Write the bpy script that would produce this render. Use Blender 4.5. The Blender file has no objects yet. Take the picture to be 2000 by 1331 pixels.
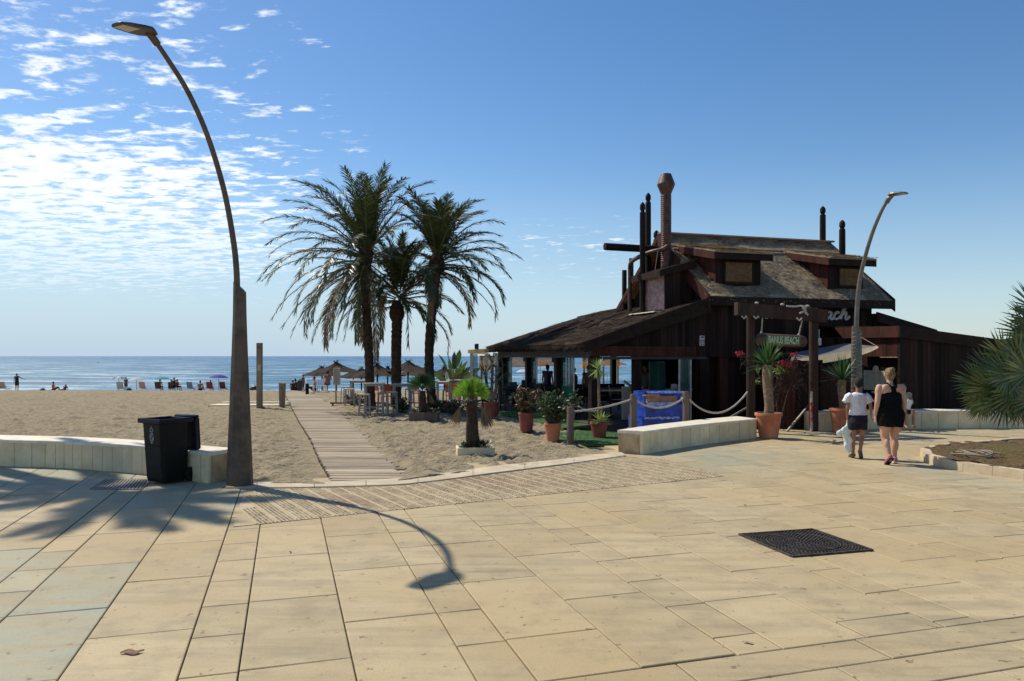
import bpy, math, random
from mathutils import Vector, Matrix, noise
R = math.radians
random.seed(7)
C = bpy.context.scene.collection
SC = bpy.context.scene
# ---------------- camera, sky, sun, exposure ----------------
CAMH, F, HZ = 1.75, 1450.0, 696.0
cd = bpy.data.cameras.new('camera'); cam = bpy.data.objects.new('camera', cd); C.objects.link(cam)
cam.location = (0, 0, CAMH); cam.rotation_euler = (R(90), 0, 0)
cd.sensor_width = 36; cd.lens = 36*F/2000; cd.shift_y = 30.5/2000; cd.clip_end = 30000; cd.clip_start = .05
SC.camera = cam
SUNDIR = Vector((-.80, .60, 0)).normalized(); EL = 49.5
tosun = Vector((SUNDIR.x*math.cos(R(EL)), SUNDIR.y*math.cos(R(EL)), math.sin(R(EL))))
sl = bpy.data.lights.new('sun', 'SUN'); sl.energy = 5.0; sl.angle = R(.55); sl.color = (1, .915, .77)
so = bpy.data.objects.new('sun', sl); C.objects.link(so); so.rotation_euler = tosun.to_track_quat('Z', 'Y').to_euler()
so.location = (-30, 20, 40)
SC.view_settings.view_transform = 'Standard'; SC.view_settings.look = 'None'
SC.view_settings.exposure = 0.0; SC.view_settings.gamma = 1
SC.cycles.max_bounces = 6; SC.cycles.transparent_max_bounces = 12; SC.cycles.use_denoising = True
W = bpy.data.worlds.new('World'); SC.world = W; W.use_nodes = True
nt = W.node_tree; nt.nodes.clear()
def N(t, ty, **k):
    n = t.nodes.new(ty)
    for a, b in k.items(): setattr(n, a, b)
    return n
def L(t, a, b): t.links.new(a, b)
def setin(n, **k):
    for a, b in k.items():
        n.inputs[a.replace('_', ' ')].default_value = b
def mth(t, op, a, b=None, clamp=False, c=None):
    n = N(t, 'ShaderNodeMath', operation=op, use_clamp=clamp)
    for i, x in enumerate((a, b, c)):
        if x is None: continue
        if isinstance(x, (int, float)): n.inputs[i].default_value = x
        else: L(t, x, n.inputs[i])
    return n.outputs[0]
def mapr(t, v, a, b, c=0., d=1., smooth=True):
    n = N(t, 'ShaderNodeMapRange', interpolation_type='SMOOTHSTEP' if smooth else 'LINEAR')
    L(t, v, n.inputs[0])
    for i, x in enumerate((a, b, c, d)): n.inputs[i+1].default_value = x
    return n.outputs[0]
sky = N(nt, 'ShaderNodeTexSky', sky_type='NISHITA'); sky.sun_disc = False
sky.sun_elevation = R(EL); sky.sun_rotation = math.atan2(SUNDIR.x, SUNDIR.y)
sky.air_density = 1.0; sky.dust_density = .3; sky.ozone_density = 1.0; sky.altitude = 0
hs = N(nt, 'ShaderNodeHueSaturation'); setin(hs, Saturation=1.30, Value=1.08, Hue=.503); L(nt, sky.outputs[0], hs.inputs['Color'])
tc = N(nt, 'ShaderNodeTexCoord'); sp = N(nt, 'ShaderNodeSeparateXYZ'); L(nt, tc.outputs['Generated'], sp.inputs[0])
X_, Y_, Z_ = sp.outputs
zz = mth(nt, 'ADD', mth(nt, 'MAXIMUM', Z_, 0.0), .055)
cxn = mth(nt, 'DIVIDE', X_, zz); cyn = mth(nt, 'DIVIDE', Y_, zz)
cb = N(nt, 'ShaderNodeCombineXYZ'); L(nt, cxn, cb.inputs[0]); L(nt, cyn, cb.inputs[1])
mp = N(nt, 'ShaderNodeMapping'); L(nt, cb.outputs[0], mp.inputs[0]); mp.inputs['Rotation'].default_value = (0, 0, R(28)); mp.inputs['Scale'].default_value = (1.0, 1.5, 1)
def wnoise(sc, det, rough, dist=0, loc=0):
    n = N(nt, 'ShaderNodeTexNoise'); L(nt, mp.outputs[0], n.inputs['Vector']); setin(n, Scale=sc, Detail=det, Roughness=rough, Distortion=dist); return n.outputs[0]
n1 = wnoise(6.5, 5, .58, .35); n2 = wnoise(.55, 3, .5); n3 = wnoise(20., 3, .6)
azr = mth(nt, 'DIVIDE', X_, mth(nt, 'MAXIMUM', Y_, .02))      # tan of the azimuth, world fixed
maskL = mapr(nt, azr, -.10, -.45)
elv = mth(nt, 'DIVIDE', Z_, mth(nt, 'MAXIMUM', mth(nt, 'SQRT', mth(nt, 'ADD', mth(nt, 'MULTIPLY', X_, X_), mth(nt, 'MULTIPLY', Y_, Y_))), .01))
band = mth(nt, 'MULTIPLY', mapr(nt, elv, .05, .12), mapr(nt, elv, .34, .22))
band2 = mth(nt, 'MULTIPLY', mapr(nt, elv, .28, .34), mapr(nt, elv, .52, .38))
east = mth(nt, 'MULTIPLY', mth(nt, 'MULTIPLY', mapr(nt, azr, -.25, 0.), mapr(nt, azr, .32, .1)), mth(nt, 'MULTIPLY', mapr(nt, elv, .05, .12), mapr(nt, elv, .22, .14)))
cover = mth(nt, 'ADD', mth(nt, 'MULTIPLY', maskL, mth(nt, 'ADD', mth(nt, 'MULTIPLY', band, .275), mth(nt, 'MULTIPLY', band2, .165))), mth(nt, 'MULTIPLY', east, .05))
dens = mth(nt, 'ADD', mth(nt, 'ADD', mth(nt, 'MULTIPLY', n1, 1.15), mth(nt, 'MULTIPLY', n2, .36)), mth(nt, 'MULTIPLY', n3, .34))
dens = mth(nt, 'ADD', dens, cover)
cl = mapr(nt, dens, 1.055, 1.27)
cl = mth(nt, 'MULTIPLY', cl, mapr(nt, cover, .0, .06))
cl = mth(nt, 'MULTIPLY', cl, mapr(nt, elv, .06, .2, .35, .92))
hzn = N(nt, 'ShaderNodeMix', data_type='RGBA'); L(nt, mth(nt, 'MULTIPLY', mapr(nt, elv, .27, -.03, 0., .93), mapr(nt, azr, .7, -.5, .60, 1.03)), hzn.inputs[0]); L(nt, hs.outputs[0], hzn.inputs[6]); hzn.inputs[7].default_value = (4.0, 5.5, 7.0, 1)
mx = N(nt, 'ShaderNodeMix', data_type='RGBA'); L(nt, cl, mx.inputs[0]); L(nt, hzn.outputs[2], mx.inputs[6]); mx.inputs[7].default_value = (9.2, 9.6, 9.9, 1)
bg = N(nt, 'ShaderNodeBackground'); L(nt, mx.outputs[2], bg.inputs[0]); bg.inputs[1].default_value = .115
wo = N(nt, 'ShaderNodeOutputWorld'); L(nt, bg.outputs[0], wo.inputs[0])

# ---------------- helpers ----------------
def P(px, py, Y): return Vector(((px-1000)/F*Y, Y, CAMH-(py-HZ)/F*Y))
def gz(Y):
    if Y < 11: return 0.
    if Y < 48.5: return -.014*(Y-11)
    return max(-.525-.0475*(Y-48.5), -2.6)
def G(px, py, z=0.):
    Y = (CAMH-z)*F/(py-HZ); return Vector(((px-1000)/F*Y, Y, z))
def S(px, py):
    k = (py-HZ)/F
    Y = (CAMH+.014*(-11))/(k-.014)
    if Y < 11: Y = CAMH/k
    return Vector(((px-1000)/F*Y, Y, gz(Y)))
def V(*a): return Vector(a)
def interp(pts, x):
    if x <= pts[0][0]: return pts[0][1]
    for (a, b), (c, d) in zip(pts, pts[1:]):
        if x <= c: return b+(d-b)*(x-a)/(c-a)
    return pts[-1][1]
def catmull(pts, n=6):
    pts = [Vector(p) for p in pts]; out = []
    for i in range(len(pts)-1):
        p0 = pts[max(i-1, 0)]; p1 = pts[i]; p2 = pts[i+1]; p3 = pts[min(i+2, len(pts)-1)]
        for k in range(n):
            t = k/n
            out.append(.5*((2*p1)+(p2-p0)*t+(2*p0-5*p1+4*p2-p3)*t*t+(3*p1-p0-3*p2+p3)*t**3))
    out.append(pts[-1]); return out
def perp(d):
    d = d.normalized(); a = V(0, 0, 1) if abs(d.z) < .9 else V(1, 0, 0)
    s = d.cross(a).normalized(); return s, s.cross(d).normalized()
class MB:
    def __init__(s): s.v = []; s.f = []; s.m = []; s.cur = 0; s.col = []
    def add(s, vs, fs):
        o = len(s.v); s.v += [tuple(x) for x in vs]
        for f in fs: s.f.append([o+i for i in f]); s.m.append(s.cur)
    def quad(s, a, b, c, d): s.add([a, b, c, d], [(0, 1, 2, 3)])
    def tri(s, a, b, c): s.add([a, b, c], [(0, 1, 2)])
    def hexa(s, p):   # 8 points, bottom 0-3 ccw, top 4-7
        s.add(p, [(3, 2, 1, 0), (4, 5, 6, 7), (0, 1, 5, 4), (1, 2, 6, 5), (2, 3, 7, 6), (3, 0, 4, 7)])
    def box(s, c, d, rz=0, M=None, bev=0):
        c = Vector(c); x, y, z = d[0]/2, d[1]/2, d[2]/2
        Rm = M if M is not None else Matrix.Rotation(rz, 3, 'Z')
        if bev:
            b = min(bev, x*.9, y*.9, z*.9)
            pts = []; rings = [(-z, x-b, y-b), (-z+b, x, y), (z-b, x, y), (z, x-b, y-b)]
            for (zz_, xx, yy) in rings:
                bb = b*.7
                for (sx, sy, k) in ((-1, -1, 0), (-1, -1, 1), (1, -1, 1), (1, -1, 0), (1, 1, 0), (1, 1, 1), (-1, 1, 1), (-1, 1, 0)):
                    pts.append(c+Rm@V(sx*(xx-(bb if k else 0)), sy*(yy-(0 if k else bb)), zz_))
            fs = [tuple(reversed(range(8))), tuple(range(24, 32))]
            for r in range(3):
                for i in range(8): fs.append((r*8+i, r*8+(i+1) % 8, r*8+8+(i+1) % 8, r*8+8+i))
            s.add(pts, fs); return
        s.hexa([c+Rm@V(*q) for q in ((-x, -y, -z), (x, -y, -z), (x, y, -z), (-x, y, -z), (-x, -y, z), (x, -y, z), (x, y, z), (-x, y, z))])
    def beam(s, a, b, w, h, up=None):   # box from a to b
        a = Vector(a); b = Vector(b); d = (b-a); l = d.length; d.normalize()
        up = Vector(up) if up is not None else (V(0, 0, 1) if abs(d.z) < .95 else V(0, 1, 0))
        x = d.cross(up).normalized(); u = x.cross(d).normalized()
        M = Matrix((x, d, u)).transposed()
        s.box((a+b)/2, (w, l, h), M=M)
    def tube(s, pts, r, n=8, caps=True, twist=0):
        pts = [Vector(p) for p in pts]
        if not isinstance(r, (list, tuple)): r = [r]*len(pts)
        ref = None; vs = []; fs = []
        for i, p in enumerate(pts):
            d = (pts[min(i+1, len(pts)-1)]-pts[max(i-1, 0)])
            if d.length < 1e-9: d = V(0, 0, 1)
            d.normalize()
            if ref is None: ref = perp(d)[0]
            x = (ref-d*ref.dot(d));
            if x.length < 1e-6: x = perp(d)[0]
            x.normalize(); ref = x; y = d.cross(x)
            for k in range(n):
                a = 2*math.pi*k/n+twist*i
                vs.append(p+(x*math.cos(a)+y*math.sin(a))*r[i])
        for i in range(len(pts)-1):
            for k in range(n):
                k2 = (k+1) % n; fs.append((i*n+k, i*n+k2, (i+1)*n+k2, (i+1)*n+k))
        if caps: fs.append(tuple(reversed(range(n)))); fs.append(tuple(range((len(pts)-1)*n, len(pts)*n)))
        s.add(vs, fs)
    def lathe(s, prof, o=(0, 0, 0), n=20, caps=True, sx=1, sy=1):   # prof: (r, z)
        o = Vector(o); vs = []; fs = []
        for (r, z) in prof:
            for k in range(n):
                a = 2*math.pi*k/n; vs.append(o+V(r*math.cos(a)*sx, r*math.sin(a)*sy, z))
        for i in range(len(prof)-1):
            for k in range(n):
                k2 = (k+1) % n; fs.append((i*n+k, i*n+k2, (i+1)*n+k2, (i+1)*n+k))
        if caps: fs.append(tuple(reversed(range(n)))); fs.append(tuple(range((len(prof)-1)*n, len(prof)*n)))
        s.add(vs, fs)
    def loft(s, rings, n=20, caps=True):  # rings (cx,cy,z,rx,ry)
        vs = []; fs = []
        for (cx, cy, z, rx, ry) in rings:
            for k in range(n):
                a = 2*math.pi*k/n; vs.append((cx+rx*math.cos(a), cy+ry*math.sin(a), z))
        for i in range(len(rings)-1):
            for k in range(n):
                k2 = (k+1) % n; fs.append((i*n+k, i*n+k2, (i+1)*n+k2, (i+1)*n+k))
        if caps: fs.append(tuple(reversed(range(n)))); fs.append(tuple(range((len(rings)-1)*n, len(rings)*n)))
        s.add(vs, fs)
    def ell(s, c, r, n=14, m=9, M=None):
        c = Vector(c); vs = []; fs = []
        for i in range(m+1):
            t = math.pi*i/m
            for k in range(n):
                a = 2*math.pi*k/n
                q = V(r[0]*math.sin(t)*math.cos(a), r[1]*math.sin(t)*math.sin(a), -r[2]*math.cos(t))
                vs.append(c+(M@q if M is not None else q))
        for i in range(m):
            for k in range(n):
                k2 = (k+1) % n; fs.append((i*n+k, i*n+k2, (i+1)*n+k2, (i+1)*n+k))
        s.add(vs, fs)
    def cap(s, a, b, r0, r1, n=12):
        a = Vector(a); b = Vector(b); d = (b-a).normalized(); pts = []; rr = []
        for t in (.98, .8, .5, .2): pts.append(a-d*r0*t); rr.append(r0*math.sqrt(1-t*t))
        for i in range(5): k = i/4; pts.append(a.lerp(b, k)); rr.append(r0+(r1-r0)*k)
        for t in (.2, .5, .8, .98): pts.append(b+d*r1*t); rr.append(r1*math.sqrt(1-t*t))
        s.tube(pts, rr, n)
    def prism(s, poly, fr, depth):   # poly of (a,b); fr=(origin, A, B, Ndir)
        o, A, B, Nn = [Vector(q) for q in fr]; n = len(poly)
        vs = [o+A*a+B*b for a, b in poly]+[o+A*a+B*b+Nn*depth for a, b in poly]
        fs = [tuple(reversed(range(n))), tuple(range(n, 2*n))]+[(i, (i+1) % n, n+(i+1) % n, n+i) for i in range(n)]
        s.add(vs, fs)
    def blade(s, p, d, up, l, w, droop=0., seg=3, fold=0.):
        p = Vector(p); d = Vector(d).normalized(); side = d.cross(Vector(up))
        if side.length < 1e-4: side = perp(d)[0]
        side.normalize(); q = p.copy(); dd = d.copy(); vs = []; fs = []
        for i in range(seg+1):
            t = i/seg; ww = w*(.55+1.5*t*(1-t)*1.2)*(1 if i < seg else .08)*.5
            vs += [q-side*ww, q+side*ww]
            dd = (dd+V(0, 0, -1)*droop/seg).normalized(); q = q+dd*l/seg
        for i in range(seg): fs.append((2*i, 2*i+1, 2*i+3, 2*i+2))
        s.add(vs, fs)
    def build(s, name, mat, parent=None, smooth=False, off=None, cols=None):
        me = bpy.data.meshes.new(name)
        vv = s.v if off is None else [(a-off[0], b-off[1], c-off[2]) for a, b, c in s.v]
        me.from_pydata(vv, [], s.f); me.validate(); me.update()
        ms = mat if isinstance(mat, (list, tuple)) else [mat]
        for m in ms: me.materials.append(m)
        if len(ms) > 1:
            for p_, k in zip(me.polygons, s.m): p_.material_index = k
        if smooth:
            for p_ in me.polygons: p_.use_smooth = True
            if smooth != 'all': me.set_sharp_from_angle(angle=R(40))
        o = bpy.data.objects.new(name, me); C.objects.link(o)
        if parent is not None: o.parent = parent
        return o
def fuse(mb, voxel, name, mat, parent, smooth_it=4, off=None, wr=0.):
    o = mb.build(name, mat, parent, off=off)
    m = o.modifiers.new('r', 'REMESH'); m.mode = 'VOXEL'; m.voxel_size = voxel; m.use_smooth_shade = True
    if smooth_it:
        m2 = o.modifiers.new('s', 'SMOOTH'); m2.iterations = smooth_it; m2.factor = .5
    dg = bpy.context.evaluated_depsgraph_get(); me = bpy.data.meshes.new_from_object(o.evaluated_get(dg))
    old = o.data; o.modifiers.clear(); o.data = me; bpy.data.meshes.remove(old); me.name = name
    if wr:
        nn = [v.normal.copy() for v in me.vertices]
        for v, q in zip(me.vertices, nn):
            c = v.co; v.co = c+q*wr*(noise.noise(V(c.x*9+c.z*5, c.y*9, c.z*7-c.x*6))+.5*noise.noise(V(c.x*22, c.y*20, c.z*11+c.x*9)))
    for p_ in me.polygons: p_.use_smooth = True
    return o
def tag(o, label=None, cat=None, group=None, kind=None):
    if label: o['label'] = label
    if cat: o['category'] = cat
    if group: o['group'] = group
    if kind: o['kind'] = kind
    return o
def thing(name, label, cat, loc=(0, 0, 0), rz=0, group=None):
    o = bpy.data.objects.new(name, None); C.objects.link(o); o.empty_display_size = .2
    o.location = loc; o.rotation_euler = (0, 0, rz); return tag(o, label, cat, group)
def dup(root, loc, rz=0, label=None, sc=None):
    r = root.copy(); C.objects.link(r); r.location = loc; r.rotation_euler = (0, 0, rz)
    if sc: r.scale = (sc, sc, sc)
    if label: r['label'] = label
    for ch in list(root.children):
        c_ = ch.copy(); C.objects.link(c_); c_.parent = r
        for g in list(ch.children):
            d_ = g.copy(); C.objects.link(d_); d_.parent = c_
    return r
# ---------------- materials ----------------
def mat(name, col, col2=None, rough=.7, sc=3., bump=0., bsc=None, metal=0., spec=.4, isl=0., stretch=(1, 1, 1), det=6, lo=.35, hi=.65, trans=0., dist=.02, island_hue=0., hue2=None, alpha=None, wave=None):
    m = bpy.data.materials.new(name); m.use_nodes = True; t = m.node_tree; t.nodes.clear()
    b = N(t, 'ShaderNodeBsdfPrincipled'); o = N(t, 'ShaderNodeOutputMaterial')
    b.inputs['Roughness'].default_value = rough; b.inputs['Metallic'].default_value = metal; b.inputs['Specular IOR Level'].default_value = spec
    tcn = N(t, 'ShaderNodeTexCoord'); mpn = N(t, 'ShaderNodeMapping'); L(t, tcn.outputs['Object'], mpn.inputs[0]); mpn.inputs['Scale'].default_value = stretch
    c4 = lambda c: (c[0], c[1], c[2], 1)
    if col2 is None: col2 = tuple(x*.72 for x in col)
    n = N(t, 'ShaderNodeTexNoise'); L(t, mpn.outputs[0], n.inputs['Vector']); setin(n, Scale=sc, Detail=det, Roughness=.62)
    f = mapr(t, n.outputs[0], lo, hi)
    mxn = N(t, 'ShaderNodeMix', data_type='RGBA'); L(t, f, mxn.inputs[0]); mxn.inputs[6].default_value = c4(col); mxn.inputs[7].default_value = c4(col2)
    colout = mxn.outputs[2]
    if hue2 is not None:
        n2_ = N(t, 'ShaderNodeTexNoise'); L(t, mpn.outputs[0], n2_.inputs['Vector']); setin(n2_, Scale=sc*.21, Detail=3)
        mx3 = N(t, 'ShaderNodeMix', data_type='RGBA'); L(t, mapr(t, n2_.outputs[0], .45, .7), mx3.inputs[0]); L(t, colout, mx3.inputs[6]); mx3.inputs[7].default_value = c4(hue2); colout = mx3.outputs[2]
    if isl or island_hue:
        g = N(t, 'ShaderNodeNewGeometry'); h = N(t, 'ShaderNodeHueSaturation'); L(t, colout, h.inputs['Color'])
        L(t, mapr(t, g.outputs['Random Per Island'], 0, 1, 1-isl, 1+isl, False), h.inputs['Value'])
        if island_hue:
            w = N(t, 'ShaderNodeTexWhiteNoise', noise_dimensions='1D'); L(t, g.outputs['Random Per Island'], w.inputs['W'])
            L(t, mapr(t, w.outputs[0], 0, 1, .5-island_hue, .5+island_hue, False), h.inputs['Hue'])
        colout = h.outputs[0]
    L(t, colout, b.inputs['Base Color'])
    if bump:
        nb = N(t, 'ShaderNodeTexNoise'); L(t, mpn.outputs[0], nb.inputs['Vector']); setin(nb, Scale=bsc or sc*4, Detail=5, Roughness=.6)
        bp = N(t, 'ShaderNodeBump'); bp.inputs['Strength'].default_value = bump; bp.inputs['Distance'].default_value = dist
        L(t, nb.outputs[0], bp.inputs['Height']); L(t, bp.outputs[0], b.inputs['Normal'])
    if alpha is not None: b.inputs['Alpha'].default_value = alpha
    if trans:
        tr = N(t, 'ShaderNodeBsdfTranslucent'); L(t, colout, tr.inputs[0]); ms_ = N(t, 'ShaderNodeMixShader'); ms_.inputs[0].default_value = trans
        L(t, b.outputs[0], ms_.inputs[1]); L(t, tr.outputs[0], ms_.inputs[2]); L(t, ms_.outputs[0], o.inputs[0])
    else: L(t, b.outputs[0], o.inputs[0])
    m['bs'] = 1
    return m
M = {}
M['boards'] = mat('dark_red_boards', (.030, .0155, .0115), (.015, .009, .007), .7, 6, .6, 30, spec=.12, isl=.55, hue2=(.024, .017, .014), stretch=(1, 1, .15))
M['boards_red'] = mat('red_stained_wood', (.072, .023, .016), (.036, .014, .010), .65, 6, .4, 30, spec=.15, isl=.35, stretch=(1, 1, .2))
M['fascia'] = mat('brown_fascia_wood', (.034, .020, .015), (.019, .012, .0095), .75, 5, .5, 25, spec=.12)
M['thatch'] = mat('weathered_heather_thatch', (.46, .375, .26), (.24, .185, .125), .95, 9, 1., 60, spec=.1, isl=.45, hue2=(.40, .325, .225))
M['thatch_dark'] = mat('old_brown_thatch', (.095, .068, .050), (.045, .033, .026), .95, 7, 1., 50, spec=.1, isl=.4, hue2=(.065, .05, .04))
M['log'] = mat('dark_round_log', (.020, .012, .010), (.011, .007, .006), .7, 9, .6, 25, spec=.15, stretch=(1, 1, .2))
M['chimney'] = mat('rusty_brown_flue', (.12, .062, .045), (.07, .036, .027), .5, 8, .3, 20, metal=.2)
M['corr'] = mat('faded_painted_sheet', (.36, .28, .27), (.24, .13, .12), .5, 8, .2, 20)
M['shutter'] = mat('brown_shutter_slats', (.22, .13, .06), (.13, .075, .038), .6, 8, .3, 20)
M['soffit'] = mat('pale_soffit_boards', (.32, .20, .11), (.22, .13, .07), .7, 6, .2, 20)
M['greybeam'] = mat('grey_painted_beam', (.05, .047, .047), (.032, .030, .03), .7, 5, .2, 20)
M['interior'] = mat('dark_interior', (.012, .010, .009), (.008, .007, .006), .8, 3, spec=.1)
M['deck'] = mat('deck_floor', (.055, .045, .036), (.035, .03, .025), .8, 5, .2)
M['cream'] = mat('cream_stone_cladding', (.80, .68, .43), (.66, .54, .32), .75, 3.5, .3, 40, isl=.10, hue2=(.64, .53, .35))
M['coping'] = mat('pale_stone_coping', (.74, .68, .54), (.62, .56, .43), .7, 5, .25, 40)
M['stain'] = mat('stained_stone_end', (.50, .38, .22), (.33, .22, .12), .8, 4, .3, 30)
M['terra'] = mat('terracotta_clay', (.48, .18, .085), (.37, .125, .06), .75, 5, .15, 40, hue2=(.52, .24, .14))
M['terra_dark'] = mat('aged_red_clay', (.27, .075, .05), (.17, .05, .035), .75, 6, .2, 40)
M['soil'] = mat('potting_soil', (.05, .035, .025), (.03, .02, .015), .95, 20, .8)
M['steel'] = mat('weathered_brown_steel', (.125, .095, .068), (.065, .052, .042), .55, 6, .25, 50, metal=.35, hue2=(.13, .085, .055))
M['steel_grey'] = mat('grey_lamp_steel', (.19, .175, .15), (.13, .12, .10), .5, 6, .2, 40, metal=.4)
M['lens'] = mat('lamp_lens', (.50, .46, .34), (.40, .36, .26), .3, 5)
M['bin'] = mat('dark_green_plastic', (.007, .009, .007), (.004, .005, .005), .5, 4, .05, spec=.2)
M['binlid'] = mat('dark_blue_lid_plastic', (.005, .007, .022), (.003, .005, .014), .45, 4, spec=.25)
M['rubber'] = mat('black_rubber', (.012, .012, .012), None, .8, 4)
M['white'] = mat('white_paint', (.78, .78, .76), (.68, .68, .66), .6, 4)
M['emblem'] = mat('grey_printed_emblem', (.42, .42, .40), (.30, .30, .29), .6, 30)
M['rope'] = mat('pale_twisted_rope', (.50, .46, .40), (.34, .31, .27), .85, 30, .5, 90)
M['creamtarp0'] = None
M['postwood'] = mat('grey_brown_post', (.16, .115, .080), (.095, .068, .05), .75, 6, .5, 30, stretch=(1, 1, .15))
M['rawwood'] = mat('weathered_pale_timber', (.30, .225, .15), (.19, .14, .10), .8, 6, .5, 30, stretch=(1, 1, .15))
M['gate'] = mat('gate_brown_timber', (.060, .036, .027), (.036, .022, .018), .75, 5, .5, 25, spec=.15, stretch=(1, 1, .3))
M['plank'] = mat('sun_bleached_planks', (.37, .295, .195), (.22, .175, .12), .85, 6, .8, 40, isl=.30, stretch=(.25, 2.2, 1), hue2=(.40, .33, .23))
M['tabletop'] = mat('bleached_table_wood', (.50, .42, .32), (.36, .30, .23), .7, 6, .2)
M['tableleg'] = mat('grey_table_steel', (.36, .34, .31), (.26, .25, .23), .5, 6)
M['orange'] = mat('orange_lacquer', (.52, .12, .035), (.38, .08, .03), .5, 6)
M['darkmetal'] = mat('dark_metal', (.03, .03, .032), (.02, .02, .02), .5, 6)
M['aluminium'] = mat('pale_aluminium', (.55, .55, .53), (.42, .42, .41), .4, 6, metal=.3)
M['blue'] = mat('blue_stretch_wrap', (.006, .07, .50), (.003, .03, .26), .3, 4, .9, 7, spec=.5, dist=.05)
M['film_glint'] = mat('pale_film_glint', (.50, .58, .75), (.22, .30, .60), .25, 12, .8, 12, spec=.8)  # pale film colour, carries the painted highlights of the blue wrap
M['card'] = mat('brown_cardboard', (.36, .20, .13), (.26, .14, .09), .85, 8)
M['palmtrunk'] = mat('palm_trunk_bark', (.085, .058, .040), (.045, .03, .022), .9, 8, 1., 24, spec=.1)
M['frond'] = mat('palm_leaflets', (.075, .095, .028), (.04, .058, .018), .42, 2, isl=.35, trans=.22, spec=.35)
M['frond_dry'] = mat('dry_palm_fronds', (.22, .155, .085), (.13, .09, .05), .8, 4, isl=.3, trans=.15)
M['rachis'] = mat('palm_rachis', (.17, .15, .06), (.10, .09, .04), .6, 4)
M['fan'] = mat('fan_palm_leaf', (.13, .155, .05), (.055, .088, .026), .42, 3, isl=.4, trans=.2, spec=.5, island_hue=.02)
M['yucca'] = mat('yucca_leaf', (.075, .17, .050), (.045, .11, .035), .4, 3, isl=.35, trans=.2, spec=.5)
M['lime'] = mat('young_lime_leaf', (.24, .42, .045), (.13, .30, .03), .45, 3, isl=.3, trans=.35)
M['lightleaf'] = mat('pale_dracaena_leaf', (.32, .40, .12), (.20, .28, .07), .45, 3, isl=.3, trans=.25)
M['bush'] = mat('leathery_bush_leaf', (.07, .105, .035), (.04, .06, .022), .4, 3, isl=.5, trans=.15, spec=.5, island_hue=.03)
M['dusty'] = mat('dusty_croton_leaf', (.10, .10, .05), (.14, .065, .03), .5, 3, isl=.5, trans=.15, island_hue=.04)
M['banana'] = mat('broad_green_leaf', (.10, .17, .04), (.06, .11, .03), .45, 3, isl=.35, trans=.3)
M['flower'] = mat('crimson_bracts', (.42, .03, .06), (.30, .02, .04), .6, 6, isl=.3, trans=.3)
M['vine'] = mat('brown_vine', (.075, .04, .03), (.045, .025, .02), .8, 9)
M['yuccatrunk'] = mat('yucca_trunk_bark', (.28, .20, .12), (.16, .11, .07), .85, 14, 1., 30, hue2=(.19, .13, .08))
M['turf'] = mat('green_turf', (.045, .13, .028), (.03, .085, .02), .85, 6, .5, 200, isl=.3)
M['skin'] = mat('fair_skin', (.56, .33, .22), (.50, .28, .185), .55, 4, .02)
M['skin2'] = mat('tanned_skin', (.36, .175, .10), (.30, .14, .08), .55, 4, .02)
M['blond'] = mat('blond_hair', (.34, .215, .10), (.09, .05, .025), .6, 60, .8, 120, stretch=(1, 1, .3))
M['dark_hair'] = mat('dark_brown_hair', (.028, .014, .010), (.012, .008, .007), .8, 60, .8, 120, stretch=(1, 1, .3))
M['blackcloth'] = mat('black_knit', (.007, .007, .008), (.004, .004, .005), .9, 8, .4, 20, spec=.12)
M['whitecloth'] = mat('white_cotton', (.74, .75, .78), (.66, .67, .70), .85, 5, .6, 14, dist=.03)
M['navy'] = mat('navy_cotton', (.012, .013, .028), (.008, .009, .018), .85, 8, .3, 20)
M['bag'] = mat('white_plastic_bag', (.86, .86, .84), (.62, .76, .72), .35, 9, .8, 16, trans=.25, dist=.04)
M['pink'] = mat('pink_canvas_shoe', (.45, .16, .18), (.34, .11, .13), .7, 9)
M['greyslipper'] = mat('grey_slipper', (.10, .095, .09), (.07, .065, .06), .7, 9)
M['magenta'] = mat('magenta_cloth', (.20, .02, .07), (.10, .01, .04), .7, 12, .5)
M['hose'] = mat('pale_garden_hose', (.27, .22, .17), (.18, .15, .11), .6, 9)
M['redpaint'] = mat('red_chipped_paint', (.36, .03, .035), (.42, .30, .26), .7, 14, lo=.52, hi=.6)
M['greytarp'] = mat('grey_shade_cloth', (.12, .12, .125), (.09, .09, .09), .8, 5)
M['creamtarp'] = mat('cream_canvas', (.78, .68, .46), (.68, .58, .38), .8, 5, .2, trans=.6)
M['signgreen'] = mat('pale_green_letters', (.55, .60, .38), (.34, .46, .28), .7, 12)
M['signwood'] = mat('sign_log_wood', (.10, .055, .035), (.06, .035, .025), .65, 8, .4, 20)
M['letters'] = mat('brushed_grey_letters', (.62, .60, .56), (.50, .48, .44), .5, 8)
M['alarm'] = mat('alarm_white_plastic', (.55, .53, .50), (.48, .46, .44), .6, 8)
M['red'] = mat('red_plastic', (.34, .035, .03), (.26, .03, .025), .6, 8)
M['menu'] = mat('menu_paper', (.50, .52, .42), (.42, .44, .35), .6, 8)
M['bamboo'] = mat('bamboo_awning', (.72, .40, .12), (.52, .24, .07), .8, 6, .3, isl=.3, trans=.5)
M['steelgrate'] = mat('galvanised_grate', (.22, .20, .17), (.15, .14, .12), .6, 9)
M['rubbergrate'] = mat('black_cast_grating', (.085, .074, .066), (.04, .035, .032), .85, 14, .2, spec=.15)
M['parasol_thatch'] = mat('grey_brown_palm_thatch', (.075, .056, .04), (.038, .029, .021), .95, 7, 1., 50, spec=.1, isl=.4)
M['dirt'] = mat('dry_bed_soil', (.16, .10, .055), (.085, .058, .034), .95, 8, 1., 30, spec=.1, hue2=(.115, .095, .04))
M['grass'] = mat('dry_grass_tufts', (.16, .17, .05), (.22, .17, .08), .8, 4, isl=.4, trans=.2)
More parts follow.
